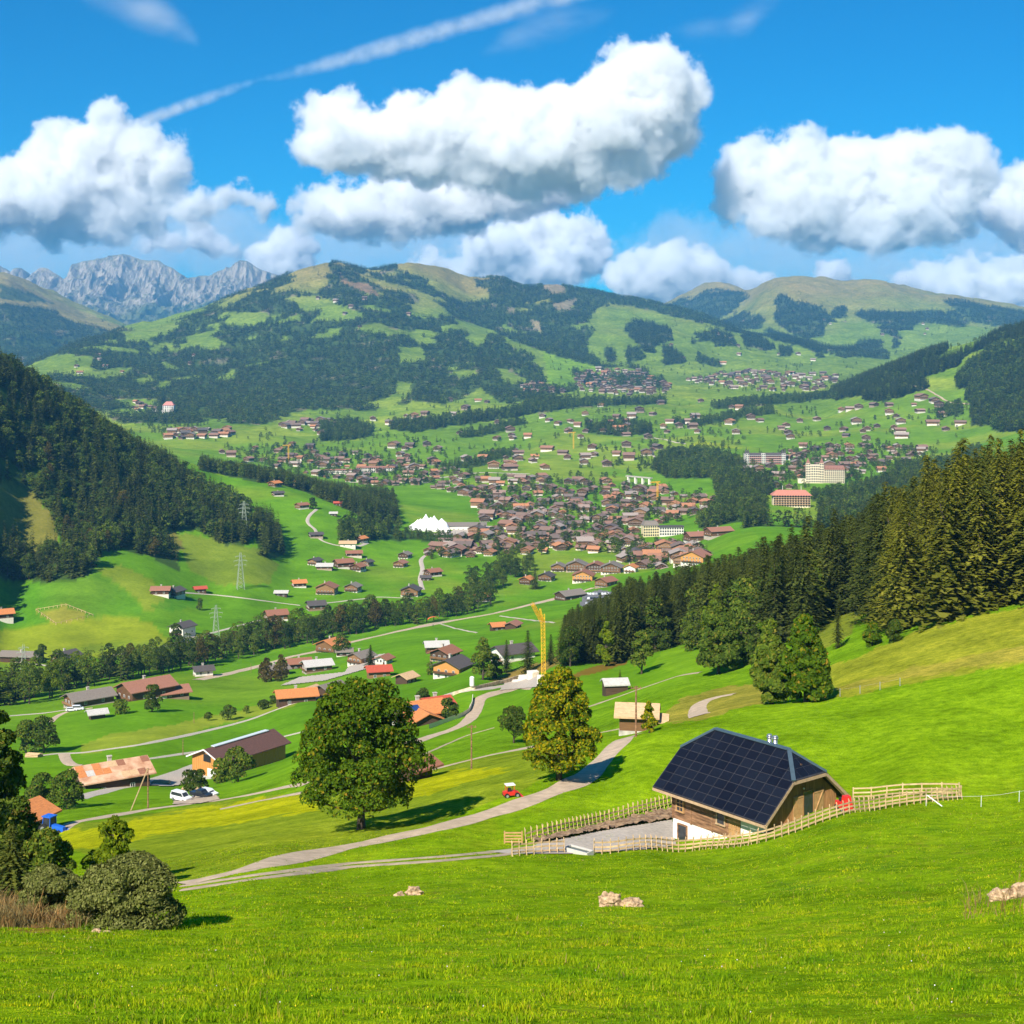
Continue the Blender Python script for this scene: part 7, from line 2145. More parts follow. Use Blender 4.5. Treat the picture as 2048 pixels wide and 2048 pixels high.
own_tree("broadleaf_tree", "low tree at the left front of the long new barn", 440, 1566, 1518, 46, M_LEAF, 2600, 0.34, ROUND, 921, 20, 0.38, 0.03)
own_tree("broadleaf_tree", "small tree between the farm yard and the parked cars", 388, 1582, 1540, 60, M_LEAF, 3000, 0.34, ROUND, 922, 20, 0.38, 0.03)
own_tree("fruit_tree", "round tree in front of the brown-red farmhouse annexe", 304, 1424, 1370, 42, M_LEAF, 2600, 0.42, ROUND, 923, 20, 0.38, 0.1)
own_tree("fruit_tree", "low spreading tree left of the big brown-red farmhouse", 242, 1428, 1400, 40, M_LEAF, 1800, 0.42, ROUND, 924, 16, 0.4, 0.05)
own_tree("fruit_tree", "largest fruit tree of the orchard row", 456, 1440, 1411, 36, M_LEAF, 1800, 0.36, ROUND, 925, 16, 0.4, 0.2)
own_tree("fruit_tree", "smallest fruit tree at the left end of the orchard row", 416, 1441, 1424, 18, M_LEAF, 700, 0.34, ROUND, 926, 10, 0.45, 0.25)
own_tree("fruit_tree", "small fruit tree in the middle of the orchard row", 493, 1427, 1412, 15, M_LEAF, 700, 0.34, ROUND, 927, 10, 0.45, 0.25)
own_tree("fruit_tree", "flat-crowned fruit tree at the right of the orchard row", 526, 1419, 1400, 26, M_LEAF, 1300, 0.36, ROUND, 928, 14, 0.42, 0.2)
own_tree("bush", "bush beside the bright orange barn", 546, 1408, 1391, 20, M_LEAF, 900, 0.34, ROUND, 929, 10, 0.45, 0.0, cat="bush")
own_tree("russet_tree", "left of two russet trees by the roadside hamlet", 532, 1364, 1314, 42, M_RUSSET, 2600, 0.45, CONE, 930, 22, 0.38, 0.05)
own_tree("russet_tree", "right of two russet trees by the roadside hamlet", 562, 1362, 1308, 38, M_RUSSET, 2600, 0.45, CONE, 931, 22, 0.38, 0.05)
own_tree("broadleaf_tree", "tall green tree in the roadside hamlet hiding the orange roof", 683, 1312, 1266, 38, M_LEAF, 2600, 0.45, ROUND, 932, 22, 0.38, 0.05)
own_tree("broadleaf_tree", "broad tree left of the slate-roofed house near the crane", 966, 1360, 1270, 58, M_LEAF, 4200, 0.42, CONE, 933, 30, 0.34, 0.03)
own_tree("broadleaf_tree", "lower tree in front of the broad tree near the crane", 990, 1356, 1308, 34, M_LEAF, 2200, 0.42, ROUND, 934, 18, 0.38, 0.03)
own_tree("bush", "bush beside the dark-roofed meadow chalet", 861, 1350, 1322, 20, M_LEAF, 1000, 0.42, ROUND, 935, 10, 0.45, 0.02)
own_tree("fruit_tree", "bushy tree between the orange-red house and the lane", 898, 1440, 1394, 40, M_LEAF, 2400, 0.34, ROUND, 936, 18, 0.38, 0.05)
own_tree("fruit_tree", "small tree behind the orange-red house", 845, 1412, 1376, 30, M_LEAF, 1500, 0.36, ROUND, 937, 14, 0.4, 0.1)
own_tree("fruit_tree", "dark round tree alone on the left meadow", 400, 1220, 1197, 18, M_LEAF, 1000, 0.5, ROUND, 938, 10, 0.45, 0.08)
own_tree("broadleaf_tree", "round tree beside the ridge chalet at the top of the winding path", 625, 1018, 995, 20, M_LEAF, 1100, 0.7, ROUND, 939, 10, 0.45, 0.05)
own_tree("broadleaf_tree", "tall tree beside the long grey barn", 82, 1326, 1288, 30, M_LEAF, 1900, 0.5, ROUND, 940, 16, 0.38, 0.03)
own_tree("broadleaf_tree", "tree hiding the white-walled house", 352, 1284, 1246, 30, M_LEAF, 1900, 0.5, ROUND, 941, 16, 0.38, 0.03)

def sp(kind, px, py, top, lb, wide=1.0, name="spruce_tree"):
    X, Y, Z = survey(px, py)
    plant_tree(kind, name, X, Y, (py - top) / FPX * Y, lb, None, wide, Z)
sp("spruce_near", 1013, 1345, 1277, "slim spruce left of the slate-roofed house")
sp("spruce_near", 1056, 1345, 1257, "tall spruce just left of the yellow crane", 1.2)
sp("spruce_near", 1102, 1330, 1266, "tall spruce just right of the yellow crane", 1.1)
sp("spruce_near", 741, 1332, 1288, "dark spruce standing in the roadside hamlet", 1.4)
sp("spruce_near", 1070, 1178, 1130, "tall spruce beside the orange-roofed village-edge chalet", 1.2)
sp("spruce_near", 1676, 1296, 1196, "slim young spruce in the gap of the fir wood", 0.9)
sp("spruce_near", 1240, 1362, 1338, "tiny spruce behind the weathered pale-roofed hut", 1.3)
X_, Y_ = (24 - 1024) / FPX * 84, 84.0
plant_tree("spruce_near", "spruce_tree", X_, Y_, 4.6, "short dark spruce in front of the tall tree at the left edge", None, 1.7, float(ground_z(X_, Y_)))

# the fir wood on the right: front rows planted singly
def fir_wood():
    k = 0
    spots = []
    def row(x):   # nearest and farthest distance of the wood in each column
        return np.interp(x, [1130, 1330, 1345, 1430, 1520, 1600, 1640, 1735, 1760, 1900, 2048, 2460], [418, 450, 470, 400, 330, 300, 352, 352, 250, 243, 238, 234]), np.interp(x, [1130, 1330, 1500, 1700, 1900, 2460], [500, 560, 560, 520, 470, 440])
    cand = 0
    while len(spots) < 285 and cand < 60000:
        cand += 1
        x = random.uniform(1128, 2330); a, b = row(x)
        Y = math.sqrt(random.uniform(a * a, b * b))
        if random.random() > 0.12 + 0.88 * (1 - (Y - a) / (b - a)) ** 2 or (x > 2090 and random.random() < 0.6):
            continue
        X = (x - 1024) / FPX * Y
        if any((X - p[0]) ** 2 + (Y - p[1]) ** 2 < 3.0 ** 2 for p in spots):
            continue
        spots.append((X, Y, x, Y - a))
    spots.sort(key=lambda s: s[3])
    zones = {}
    for X, Y, x, dep in spots:
        h = random.uniform(0.85, 1.15) * np.interp(x, [1130, 1165, 1215, 1255, 1350, 1500, 1700, 1850, 2048], [15, 17, 20, 24, 25, 26, 26, 27, 28])
        front = dep < 22
        if x > 1770 and random.random() < 0.72:
            lb = "yellow-green larch at the front edge of the fir wood" if front else "yellow-green larch deep in the fir wood"
            plant_tree("larch_near", "larch_tree", X, Y, h * 1.04, lb, "larches of the fir wood, front" if front else "larches of the fir wood, inside", random.uniform(1.0, 1.35))
        elif random.random() < (0.26 if x < 1650 else 0.08):
            lb = "rounded broadleaf tree mixed into the fir wood"
            plant_tree("leaf_mid" if random.random() < 0.7 else "bright_mid", "broadleaf_tree", X, Y, h * 0.72, lb, "broadleaf trees in the fir wood", random.uniform(0.9, 1.2))
        else:
            lb = ("dark spruce in the fir wood between crane and maples" if x < 1500 else "dark spruce in the fir wood behind the twin maples" if x < 1760 else "dark spruce among the larches of the fir wood")
            plant_tree("spruce_near", "spruce_tree", X, Y, h, lb, "spruces of the fir wood, " + ("lower" if x < 1500 else "middle" if x < 1760 else "upper"), random.uniform(0.95, 1.35))
    # what stands further in, seen only as tops
    M = 900
    x = RNG.uniform(1128, 2330, M)
    ab = [row(v) for v in x]
    a = np.array([v[0] for v in ab]) + 25; b = np.array([v[1] for v in ab]) + 60
    Y = np.sqrt(RNG.uniform(0, 1, M) * (b * b - a * a) + a * a); X = (x - 1024) / FPX * Y
    h = RNG.uniform(0.85, 1.12, M) * np.interp(x, [1130, 1165, 1215, 1255, 1350, 1500, 1700, 1850, 2048], [14, 16, 19, 23, 24, 25, 25, 26, 27])
    c = proto_collection("wood_kinds", ["spruce_near", "larch_near"])
    pk = np.where((x > 1780) & (RNG.random(M) < 0.6), RNG.integers(6, 10, M), RNG.integers(0, 6, M))
    gn_mass("fir_wood_interior", "deeper rows of the fir wood seen only as tree tops", X, Y, ground_z(X, Y), h, RNG.uniform(0.95, 1.3, M), pk, c)
    return len(spots)
print("fir wood", fir_wood())
# low growth along the wood edge
for _i, (px, py, top, wd) in enumerate(((1490, 1330, 1270, 60), (1530, 1318, 1240, 56), (1380, 1302, 1250, 44), (1745, 1292, 1246, 40), (1790, 1284, 1240, 36), (1620, 1318, 1262, 50), (1330, 1300, 1256, 36), (1130, 1332, 1282, 34))):
    own_tree("edge_bush", ["broad green bush tree right of the shaded maple", "taller bush tree left of the twin maples", "bush at the foot of the firs above the green patch", "bush under the first larches", "low bush under the larches further right", "bush tree behind the twin maples", "small bush where the green patch meets the firs", "bush at the lowest corner of the fir wood"][_i],
             px, py, top, wd, [M_LEAF, M_MAPLE][_i % 2], 2400, 0.36, ROUND, 960 + _i, 20, 0.36, 0.0, cat="bush")

# the tree belt along the river
def river_belt():
    base = [(-40, 1412), (60, 1405), (180, 1372), (300, 1348), (400, 1332), (500, 1308), (600, 1290), (700, 1268), (800, 1250), (900, 1233), (985, 1212)]
    n = 0
    for i in range(168):
        f = (i + random.uniform(-0.4, 0.4)) / 168 * (len(base) - 1)
        f = min(max(f, 0), len(base) - 1.001); k = int(f); q = f - k
        px = base[k][0] * (1 - q) + base[k + 1][0] * q; py = base[k][1] * (1 - q) + base[k + 1][1] * q + random.uniform(-15, 4)
        X, Y, Z = survey(px, py)
        r = random.random()
        zone = "left part" if px < 330 else "middle part" if px < 680 else "right part"
        if (px < 250 and r < 0.45) or r < 0.06:
            plant_tree("spruce_mid", "spruce_tree", X, Y, random.uniform(14, 20), "dark conifer in the %s of the river tree belt" % zone, "conifers of the river belt, " + zone, random.uniform(1.1, 1.5), Z)
        else:
            kd = "leaf_mid" if r < 0.86 else "russet_mid" if r < 0.94 else "bright_mid"
            nmk = {"leaf_mid": "green", "russet_mid": "brownish", "bright_mid": "light green"}[kd]
            plant_tree(kd, "broadleaf_tree", X, Y, random.uniform(12, 20) * (1.12 if px > 500 else 1.0), "%s leafy tree in the %s of the river tree belt" % (nmk, zone), "%s trees of the river belt, %s" % (nmk, zone), random.uniform(0.85, 1.15), Z)
    # clump where the belt meets the village
    for i in range(34):
        px = random.uniform(935, 1085); py = np.interp(px, [935, 985, 1085], [1206, 1196, 1130]) - random.uniform(0, 50) * (1 if px < 1030 else 0.5)
        X, Y, Z = survey(px, py)
        plant_tree("leaf_mid", "broadleaf_tree", X, Y, random.uniform(12, 18), "leafy tree in the clump between main road and village", "trees of the clump by the village", random.uniform(0.9, 1.2), Z)
river_belt()
# trees among the houses
_vt = 0
for nm, poly, cnt, dmin, lab, grp in VILLAGE:
    for (X, Y, Z, px, py) in sample_poly(poly, {"core": 62, "back": 22, "hill": 24}[nm], 7.0, TAKEN):
        if random.random() < 0.35:
            plant_tree("spruce_mid", "spruce_tree", X, Y, random.uniform(12, 20), "dark spruce between " + grp, "spruces between " + grp, random.uniform(1.2, 1.6), Z)
        else:
            plant_tree("leaf_small", "garden_tree", X, Y, random.uniform(8, 13), "green garden tree between " + grp, "garden trees between " + grp, random.uniform(1.0, 1.3), Z)
# more gardens and hedges in the settlements, too small to tell apart
def garden_mass():
    A = []
    for poly, n in ((VILLAGE[0][1], 620), (VILLAGE[1][1], 420), (VILLAGE[2][1], 420), ([(1150, 750), (1200, 738), (1290, 745), (1340, 770), (1335, 790), (1150, 785)], 240), ([(1370, 760), (1450, 740), (1600, 745), (1680, 750), (1660, 780), (1480, 785)], 240),
                    ([(480, 900), (760, 870), (1000, 880), (1000, 930), (760, 930), (500, 930)], 160), ([(1180, 900), (1400, 860), (1500, 880), (1400, 930), (1250, 950)], 160), ([(200, 830), (330, 800), (420, 850), (330, 870)], 220)):
        A += sample_poly(poly, n, 3.6, TAKEN)
    A = np.array(A); n = len(A)
    lf = RNG.random(n) < 0.72
    h = np.where(lf, RNG.uniform(6, 11, n), RNG.uniform(9, 17, n))
    gn_mass("village_greenery", "garden trees and hedges among the village houses", A[:, 0], A[:, 1], A[:, 2], h, RNG.uniform(1.0, 1.4, n), np.where(lf, RNG.integers(5, 9, n), RNG.integers(0, 5, n)), C_MID)
garden_mass()

# ------------------------------------------------------------------ rocks in the foreground
M_ROCK = simple_mat("pale_limestone", (0.26, 0.165, 0.085), 0.9, 0.5, 4.0, bump_s=1.0, col2=(0.46, 0.32, 0.19))
def rock(label, px, py, lumps, cat="rock"):
    X, Y, Z = survey(px, py)
    s = Y / FPX
    e = thing("rock_outcrop", label, cat, (X, Y, Z))
    for i, (dx, dy, w, h) in enumerate(lumps):
        n1, n2 = 30, 18
        th, ph = np.meshgrid(np.linspace(0, math.pi, n2), np.linspace(0, 2 * math.pi, n1, endpoint=False), indexing='ij')
        d = np.stack([np.sin(th) * np.cos(ph), np.sin(th) * np.sin(ph), np.cos(th)], -1)
        r = 1 + 0.5 * fbm(d[..., 0] * 2.1 + i * 9 + px, d[..., 1] * 2.1 + d[..., 2] * 2.9, 4, 300 + i) - 0.12 * np.abs(fbm(d[..., 0] * 5, d[..., 1] * 5 + d[..., 2] * 6, 3, 340 + i))
        r = np.round(r * 4.5) / 4.5 * 0.6 + r * 0.4
        V = d * r[..., None] * np.array([w * s / 2, w * s / 2 * 0.8, h * s * 0.5]) + np.array([dx * s, random.uniform(-0.2, 0.2), -dy * s + h * s * 0.18])
        F = []
        for a in range(n2 - 1):
            for b in range(n1):
                F.append((a * n1 + b, (a + 1) * n1 + b, (a + 1) * n1 + (b + 1) % n1, a * n1 + (b + 1) % n1))
        obj("boulder", np_mesh("boulder", V.reshape(-1, 3), np.array(F), M_ROCK), e)
    return e
rock("low pale rocks in the grass below the cart track", 826, 1790, [(0, 0, 34, 26), (-26, 2, 20, 16), (14, 6, 22, 14)])
rock("larger pale rock outcrop in the grass below the chalet", 1240, 1812, [(-18, 0, 44, 34), (22, 4, 54, 26), (-34, 6, 24, 18), (58, 10, 20, 5)])
rock("pale boulder and stones in the grass at the right edge", 2004, 1800, [(0, 0, 48, 36), (40, -8, 46, 34), (62, 4, 50, 40), (-6, 12, 30, 14), (24, 14, 22, 12)])
rock("small stones at the foot of the large willow bush", 196, 1864, [(0, 0, 22, 14), (16, 4, 18, 10), (-10, 6, 14, 8)])
rock("single flat stone right of the willow bush stones", 282, 1862, [(0, 0, 14, 8)])

# ------------------------------------------------------------------ grass of the foreground, real blades
def blade_mat(name, stops):
    m, t, out = new_mat(name)
    geo = t.n("ShaderNodeNewGeometry")
    c = t.ramp(geo.outputs["Random Per Island"], stops)
    nz = t.noise(geo.outputs["Position"], 0.35, 4.0, 0.6)
    c = t.mix(1.0, c, t.ramp(nz, [(0.3, (0.50, 0.72, 0.8)), (0.5, (1, 1, 1)), (0.7, (1.42, 1.12, 1.1))]), 'MULTIPLY')
    n2 = t.noise(geo.outputs["Position"], 1.7, 3.0, 0.6)
    c = t.mix(1.0, c, t.ramp(n2, [(0.32, (0.50, 0.62, 0.8)), (0.5, (1, 1, 1)), (0.68, (1.25, 1.12, 1.1))]), 'MULTIPLY')
    d = t.n("ShaderNodeBsdfDiffuse"); t.l(c, d.inputs["Color"])
    tr = t.n("ShaderNodeBsdfTranslucent"); t.l(c, tr.inputs["Color"])
    mx = t.n("ShaderNodeMixShader"); mx.inputs[0].default_value = 0.45
    t.l(d.outputs[0], mx.inputs[1]); t.l(tr.outputs[0], mx.inputs[2])
    t.l(mx.outputs[0], out.inputs["Surface"])
    return m
M_BLADE = blade_mat("grass_blades", [(0.0, (0.120, 0.225, 0.005)), (0.5, (0.275, 0.420, 0.007)), (0.90, (0.400, 0.500, 0.010)), (0.97, (0.40, 0.36, 0.04)), (1.0, (0.46, 0.36, 0.10))])
M_DRYBLADE = blade_mat("dry_grass_blades", [(0.0, (0.22, 0.13, 0.04)), (0.5, (0.34, 0.21, 0.07)), (1.0, (0.46, 0.32, 0.13))])
def blades(n, y0, y1, hmin, hmax, wd, poly=None, power=1.0, seed=0, clump=0.5, px=(-260, 2310), short=False):
    g = np.random.default_rng(seed)
    u = g.uniform((px[0] - 1024) / FPX, (px[1] - 1024) / FPX, n); Y = (g.uniform(0, 1, n) ** power) * (y1 - y0) + y0
    X = u * Y
    if clump:
        k = g.random(n) < np.clip(0.55 + clump * 2 * fbm(X / 0.55, Y / 0.55, 3, 400), 0.05, 1)
        X, Y = X[k], Y[k]
    Z = ground_z(X, Y)
    if poly is not None:
        k = in_poly(X / Y * FPX + 1024, HOR - Z / Y * FPX, poly); X, Y, Z = X[k], Y[k], Z[k]
    n = len(X)
    tall = np.clip(1 + 1.5 * fbm(X / 1.4, Y / 1.4, 3, 410), 0.35, 2.8)
    h = g.uniform(hmin, hmax, n) * tall
    a = g.uniform(0, 2 * math.pi, n); w = wd * g.uniform(0.6, 1.4, n) * (1 + Y / 120)
    lean = g.uniform(0.1, 0.75, n) * h; b = g.uniform(0, 2 * math.pi, n)
    P = np.stack([X, Y, Z - 0.01], -1)
    s = np.stack([np.cos(a) * w, np.sin(a) * w, a * 0], -1)
    tip = P + np.stack([np.cos(b) * lean, np.sin(b) * lean, h], -1)
    mid = P + np.stack([np.cos(b) * lean * 0.3, np.sin(b) * lean * 0.3, h * 0.6], -1)
    if short:
        V = np.stack([P - s, P + s, tip], 1).reshape(-1, 3)
        return V, np.arange(len(V)).reshape(-1, 3)
    V = np.stack([P - s, P + s, mid + s * 0.75, tip, mid - s * 0.75], 1).reshape(-1, 3)
    i = np.arange(n)[:, None] * 5
    F3 = np.concatenate([i + np.array([[0, 1, 2]]), i + np.array([[0, 2, 4]]), i + np.array([[4, 2, 3]])], 0)
    return V, F3
def grass():
    V1, F1 = blades(520000, 24.5, 64, 0.035, 0.085, 0.016, None, 1.1, 1, 0.55, short=True)
    V2, F2 = blades(230000, 58, 124, 0.03, 0.085, 0.024, None, 1.0, 2, 0.6, short=True)
    # rank tufts
    V3, F3 = blades(110000, 24.5, 70, 0.09, 0.22, 0.011, None, 1.1, 3, 0)
    k = fbm(V3[::5, 0] / 1.3, V3[::5, 1] / 1.3, 3, 420) > 0.35
    idx = np.nonzero(k)[0]
    V3 = V3.reshape(-1, 5, 3)[idx].reshape(-1, 3)
    i = np.arange(len(idx))[:, None] * 5
    F3 = np.concatenate([i + np.array([[0, 1, 2]]), i + np.array([[0, 2, 4]]), i + np.array([[4, 2, 3]])], 0)
    V = np.concatenate([V1, V2, V3]); F = np.concatenate([F1, F2 + len(V1), F3 + len(V1) + len(V2)])
    o = obj("grass", np_mesh("grass", V, F, M_BLADE))
    tag(o, "lush green meadow grass covering the foreground slope", "grass", kind="stuff")
    V, F = blades(30000, 60, 100, 0.25, 0.7, 0.016, [(-200, 1800), (60, 1808), (150, 1832), (178, 1862), (90, 1872), (-200, 1866)], 1.0, 5, 0, (-250, 190))
    V2, F2 = blades(26000, 45, 60, 0.3, 0.8, 0.008, [(1925, 1840), (1930, 1760), (1960, 1740), (2100, 1730), (2100, 1840)], 1.0, 6, 0.6, (1900, 2120))
    keep = np.arange(0, len(V2) // 5, 34)
    V2 = V2.reshape(-1, 5, 3)[keep].reshape(-1, 3); i = np.arange(len(keep))[:, None] * 5
    F2 = np.concatenate([i + np.array([[0, 1, 2]]), i + np.array([[0, 2, 4]]), i + np.array([[4, 2, 3]])], 0)
    o = obj("dry_grass", np_mesh("dry_grass", np.concatenate([V, V2]), np.concatenate([F, F2 + len(V)]), M_DRYBLADE))
    tag(o, "tall dry reddish grass in front of the bushes", "grass", kind="stuff")
    # small meadow flowers
    g = np.random.default_rng(9)
    mb = MB()
    for i in range(120):
        px = g.uniform(0, 2048); py = g.uniform(1830, 2046)
        X, Y, Z = survey(px, py)
        mb.ball((X, Y, Z + g.uniform(0.08, 0.2)), g.uniform(0.010, 0.02), 5, 3, int(g.random() < 0.45))
    o = mb.build("meadow_flowers", [simple_mat("yellow_petals", (0.75, 0.55, 0.02), 0.7, 0.1), simple_mat("pale_petals", (0.7, 0.62, 0.66), 0.7, 0.1)])
    tag(o, "tiny yellow and pale flowers scattered in the foreground grass", "flowers", kind="stuff")
grass()
# ------------------------------------------------------------------ cumulus clouds: closed bodies of scattering mist, outside the haze
def cloud_mat(dens):
    m, t, out = new_mat("cloud_mist")
    pv = t.n("ShaderNodeVolumePrincipled")
    pv.inputs["Color"].default_value = (0.99, 0.99, 0.992, 1)
    pos = t.n("ShaderNodeNewGeometry").outputs["Position"]
    at = t.n("ShaderNodeAttribute", attribute_name="density").outputs["Fac"]
    n1 = t.noise(pos, 1 / 380.0, 10.0, 0.70)
    q = t.math('ADD', at, t.math('MULTIPLY', t.math('SUBTRACT', n1, 0.5), 3.0))
    t.l(t.math('MULTIPLY', t.math('MULTIPLY', t.maprange(q, 0.45, 0.80, 0.0, 1.0), t.math('MULTIPLY', at, 5.0, True)), dens), pv.inputs["Density"])
    pv.inputs["Density Attribute"].default_value = ""
    pv.inputs["Anisotropy"].default_value = 0.1
    t.l(pv.outputs[0], out.inputs["Volume"])
    m.cycles.volume_step_rate = 2.0
    return m
def fog_modifier(o, voxel, band, mat=None):
    ng = bpy.data.node_groups.new("fog_body", 'GeometryNodeTree')
    ng.interface.new_socket("Geometry", in_out='INPUT', socket_type='NodeSocketGeometry')
    ng.interface.new_socket("Geometry", in_out='OUTPUT', socket_type='NodeSocketGeometry')
    gi = ng.nodes.new("NodeGroupInput"); go = ng.nodes.new("NodeGroupOutput")
    mv = ng.nodes.new("GeometryNodeMeshToVolume")
    try:
        mv.resolution_mode = 'VOXEL_SIZE'
    except Exception:
        mv.inputs["Resolution Mode"].default_value = "Size"
    mv.inputs["Density"].default_value = 1.0
    mv.inputs["Voxel Size"].default_value = voxel
    mv.inputs["Interior Band Width"].default_value = band
    sm = ng.nodes.new("GeometryNodeSetMaterial"); sm.inputs["Material"].default_value = mat or M_CLOUD
    ng.links.new(gi.outputs[0], mv.inputs["Mesh"]); ng.links.new(mv.outputs[0], sm.inputs["Geometry"]); ng.links.new(sm.outputs[0], go.inputs[0])
    md = o.modifiers.new("fog", 'NODES'); md.node_group = ng
M_CLOUD = cloud_mat(0.014)
def cloud(label, D, blobs, voxel, puff=5, amp=1.0, seed=0, flat=None):
    g = np.random.default_rng(seed)
    mb = MB()
    s = D / FPX
    for (px, py, r) in blobs:
        items = [(px, py, 0.0, r)]
        for _ in range(puff):
            a = g.uniform(0, 2 * math.pi); b = g.uniform(-0.35, 1.0)
            rr = r * g.uniform(0.28, 0.55)
            q = math.sqrt(max(0, 1 - min(b, 1) ** 2))
            items.append((px + math.cos(a) * q * r * 0.85, py - b * r * 0.85, math.sin(a) * q * r * 0.85, rr))
            if g.random() < 0.6:
                items.append((items[-1][0] + g.uniform(-1, 1) * rr * 0.8, items[-1][1] - g.uniform(-0.2, 1) * rr * 0.8, items[-1][2] + g.uniform(-1, 1) * rr * 0.8, rr * 0.55))
        dz = g.uniform(-0.7, 0.7) * r
        for (x, y, d, rr) in items:
            c = ((x - 1024) * s, D + (d + dz) * s, -(y - HOR) * s)
            mb.ball(c, rr * s * 2.1, 10, 7, 0, (1, 1, 0.85))
    o = mb.build("cumulus_cloud", M_CLOUD)
    rm = o.modifiers.new("skin", 'REMESH'); rm.mode = 'VOXEL'; rm.voxel_size = voxel
    fog_modifier(o, voxel * 1.5, (330.0 if max(b[2] for b in blobs) > 50 else 200.0) * D / 16000)
    return tag(o, label, "cloud", kind="stuff")
CLOUDS = [
    ("large cumulus with a tall white head over the middle of the valley", 15000, 30, [(1290, 162, 62), (1250, 192, 58), (1335, 190, 52), (1358, 218, 42), (1235, 240, 68), (1300, 252, 66), (930, 215, 50), (880, 228, 48), (990, 206, 44), (1050, 218, 44), (1100, 213, 38), (1145, 232, 48), (820, 252, 48), (760, 262, 42), (690, 212, 32), (660, 198, 20), (722, 194, 18), (650, 242, 46), (622, 280, 36),
        (700, 285, 52), (780, 300, 50), (860, 290, 62), (950, 285, 68), (1050, 285, 70), (1150, 290, 70), (1220, 300, 55), (1250, 330, 45), (1160, 345, 45), (1060, 350, 45), (950, 352, 40)]),
    ("grey-bellied cloud bank hanging below the large cumulus", 17500, 36, [(640, 420, 40), (620, 440, 30), (780, 455, 36), (860, 440, 40), (660, 408, 44), (722, 418, 50), (790, 428, 46), (690, 440, 40), (850, 402, 54), (930, 395, 54), (1000, 385, 52), (1080, 375, 46), (1150, 368, 40), (760, 395, 44)]),
    ("broad cumulus on the right with a white knob on top", 16000, 32, [(1500, 305, 36), (1560, 322, 46), (1600, 302, 42), (1650, 314, 42), (1700, 324, 42), (1760, 335, 46), (1868, 300, 44), (1877, 275, 22), (1830, 325, 50), (1900, 328, 50), (1935, 358, 44), (1485, 362, 44), (1550, 388, 58), (1630, 398, 66), (1720, 405, 66), (1800, 410, 66), (1880, 415, 58), (1468, 425, 32), (1545, 440, 40), (1650, 455, 44), (1750, 462, 42)]),
    ("cumulus cut by the right edge of the sky", 17000, 32, [(1985, 425, 42), (2040, 435, 52), (2090, 400, 64), (1960, 440, 24), (2140, 440, 70), (2060, 480, 30)]),
    ("towering cumulus group on the left above the rocky peaks", 16500, 32, [(215, 228, 30), (235, 244, 28), (192, 222, 16), (120, 285, 40), (180, 305, 46), (240, 302, 50), (300, 295, 42), (340, 295, 32), (348, 325, 36), (90, 335, 36), (58, 382, 54), (122, 388, 60), (200, 368, 50), (15, 402, 48), (-50, 410, 60), (105, 440, 46), (165, 455, 40), (262, 400, 40), (330, 402, 30), (400, 392, 26), (470, 392, 32), (522, 410, 28), (548, 416, 18), (440, 410, 26), (400, 420, 26), (300, 440, 36), (230, 450, 40), (360, 440, 26)]),
    ("small white cloud puff above the rocky peaks", 21000, 36, [(400, 475, 26), (386, 455, 18), (340, 490, 22), (430, 492, 22), (290, 485, 18), (470, 500, 20)]),
    ("low white cloud behind the shoulder of the main mountain", 23000, 34, [(562, 512, 40), (582, 492, 32), (530, 522, 28), (600, 520, 24)]),
    ("cloud bank rising behind the main mountain ridge", 25000, 44, [(860, 532, 30), (920, 540, 28), (1000, 505, 52), (1080, 478, 54), (1150, 495, 52), (1050, 535, 46), (960, 485, 34), (1110, 530, 44)]),
    ("low white cloud heaps over the saddle between the mountains", 24500, 42, [(1240, 560, 28), (1290, 552, 42), (1340, 542, 42), (1400, 545, 36), (1345, 570, 40), (1490, 566, 26), (1528, 562, 20), (1440, 575, 24)]),
    ("small round cloud peeping over the bald summit", 24000, 30, [(1668, 552, 28), (1690, 558, 20), (1645, 560, 20)]),
    ("low cloud bank behind the right-hand ridge", 25500, 44, [(1830, 562, 34), (1880, 570, 42), (1950, 562, 48), (2020, 582, 50), (2100, 570, 60), (1900, 590, 40)]),
]
for _i, (lb, D, vx, bl) in enumerate(CLOUDS):
    cloud(lb, D, bl, vx, 7, 1.0, 500 + _i)
# a thin pale bank of cloud low over the horizon
M_CLOUD = cloud_mat(0.0005)
cloud("thin pale cloud bank low over the left and middle of the horizon", 27500, [(x, 500 + 26 * math.sin(x * 0.013), 60 + 14 * math.sin(x * 0.031)) for x in range(-120, 1240, 62)], 70, 4, 1.0, 801)
cloud("thin pale cloud bank low over the right of the horizon", 27500, [(x, 520 + 22 * math.sin(x * 0.011 + 1), 56 + 14 * math.sin(x * 0.029)) for x in range(1240, 2260, 62)], 70, 4, 1.0, 802)

# vapour trails and cirrus: thin high bodies of ice mist
def ice_mat(name, dens, scale, amp, stretch=(1, 1, 1), rot=0.0):
    m, t, out = new_mat(name)
    pv = t.n("ShaderNodeVolumePrincipled")
    pv.inputs["Color"].default_value = (1, 1, 1, 1)
    pv.inputs["Density Attribute"].default_value = ""
    mp = t.n("ShaderNodeMapping"); mp.inputs["Scale"].default_value = stretch; mp.inputs["Rotation"].default_value = (0, rot, 0)
    t.l(t.n("ShaderNodeNewGeometry").outputs["Position"], mp.inputs["Vector"])
    at = t.n("ShaderNodeAttribute", attribute_name="density").outputs["Fac"]
    nz = t.noise(mp.outputs[0], scale, 6.0, 0.65)
    q = t.math('MULTIPLY', at, t.math('ADD', t.math('MULTIPLY', t.math('SUBTRACT', nz, 0.5), amp), 0.5, True))
    t.l(t.math('MULTIPLY', q, dens), pv.inputs["Density"])
    t.l(pv.outputs[0], out.inputs["Volume"])
    m.cycles.volume_step_rate = 2.0
    return m
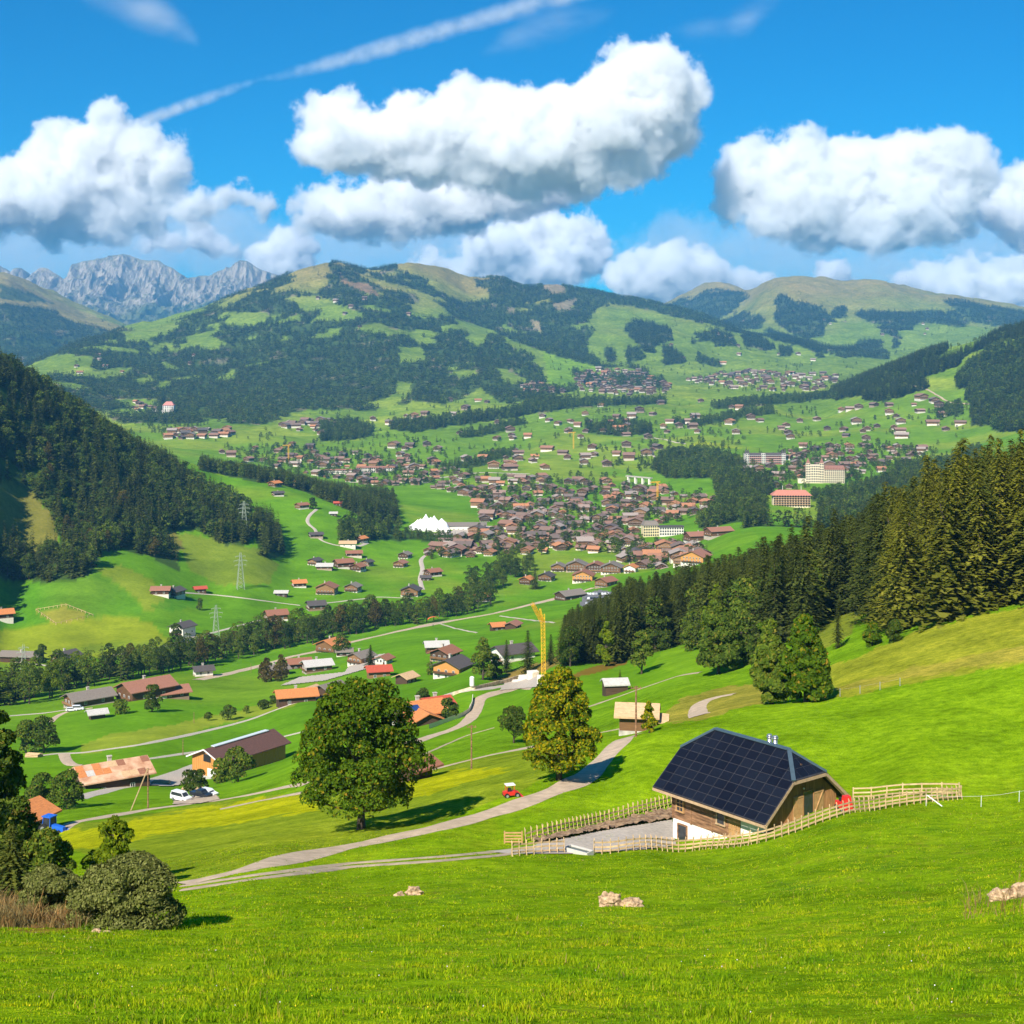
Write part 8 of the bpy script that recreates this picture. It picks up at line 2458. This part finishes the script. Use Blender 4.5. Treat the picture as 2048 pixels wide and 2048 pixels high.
def streak(name, label, cat, pl, z, mat, voxel, band, seed, flat=1.0):
    P = []; R = []
    g = np.random.default_rng(seed)
    for (a, b) in zip(pl[:-1], pl[1:]):
        for i in range(6):
            x, y, r = [a[k] + (b[k] - a[k]) * i / 6 for k in range(3)]
            D = z / ((HOR - y) / FPX)
            P.append(((x - 1024) / FPX * D, D, z)); R.append(r * D / FPX * g.uniform(0.85, 1.15))
    o = MB().tube(P, R, 12).build(name, mat)
    fog_modifier(o, voxel, band, mat)
    tag(o, label, cat, kind="stuff")
streak("vapour_trail", "long straight vapour trail slanting across the blue sky", "vapour trail", [(250, 262, 14), (300, 238, 17), (380, 208, 15), (470, 176, 11), (520, 158, 5), (556, 153, 11), (640, 132, 17), (760, 98, 21), (880, 62, 23), (1000, 28, 24), (1100, -2, 25), (1220, -40, 26)], 6200.0, ice_mat("trail_ice", 0.0042, 1 / 420.0, 2.6), 55.0, 240.0, 3)
streak("cirrus_streak", "thin feathery cirrus at the upper left of the sky", "cirrus", [(120, -40, 6), (190, -5, 30), (260, 10, 46), (330, 40, 40), (380, 72, 20), (400, 92, 4)], 7000.0, ice_mat("cirrus_ice", 0.0009, 1 / 900.0, 3.2, (0.4, 1, 1.5), -0.5), 90.0, 420.0, 4)
streak("cirrus_streak", "faint cirrus wisp above the large cumulus", "cirrus", [(960, 110, 5), (1020, 80, 34), (1100, 50, 40), (1190, 30, 30), (1250, 20, 5)], 7000.0, ice_mat("cirrus_ice", 0.0006, 1 / 700.0, 3.2, (0.5, 1, 1.5), 0.5), 90.0, 420.0, 5)
streak("cirrus_streak", "faint cirrus wisp at the upper right of the sky", "cirrus", [(1320, 62, 5), (1400, 62, 30), (1470, 52, 34), (1530, 10, 26), (1580, -20, 6)], 7000.0, ice_mat("cirrus_ice", 0.0006, 1 / 700.0, 3.2, (0.5, 1, 1.5), 0.3), 90.0, 420.0, 6)
# ------------------------------------------------------------------ haze: the air of the valley, one closed box round the scene
def haze_box():
    mb = MB().box(-9500, 9500, -600, 15600, -420, 1150)
    m, t, out = new_mat("valley_air")
    pv = t.n("ShaderNodeVolumePrincipled")
    pv.inputs["Color"].default_value = (0.16, 0.52, 1.0, 1)
    pv.inputs["Density"].default_value = HAZE_DENSITY
    pv.inputs["Anisotropy"].default_value = 0.0
    t.l(pv.outputs[0], out.inputs["Volume"])
    o = mb.build("haze", m)
    tag(o, "thin blue haze filling the whole valley", "haze", kind="stuff")
HAZE_DENSITY = 5.0e-5
haze_box()
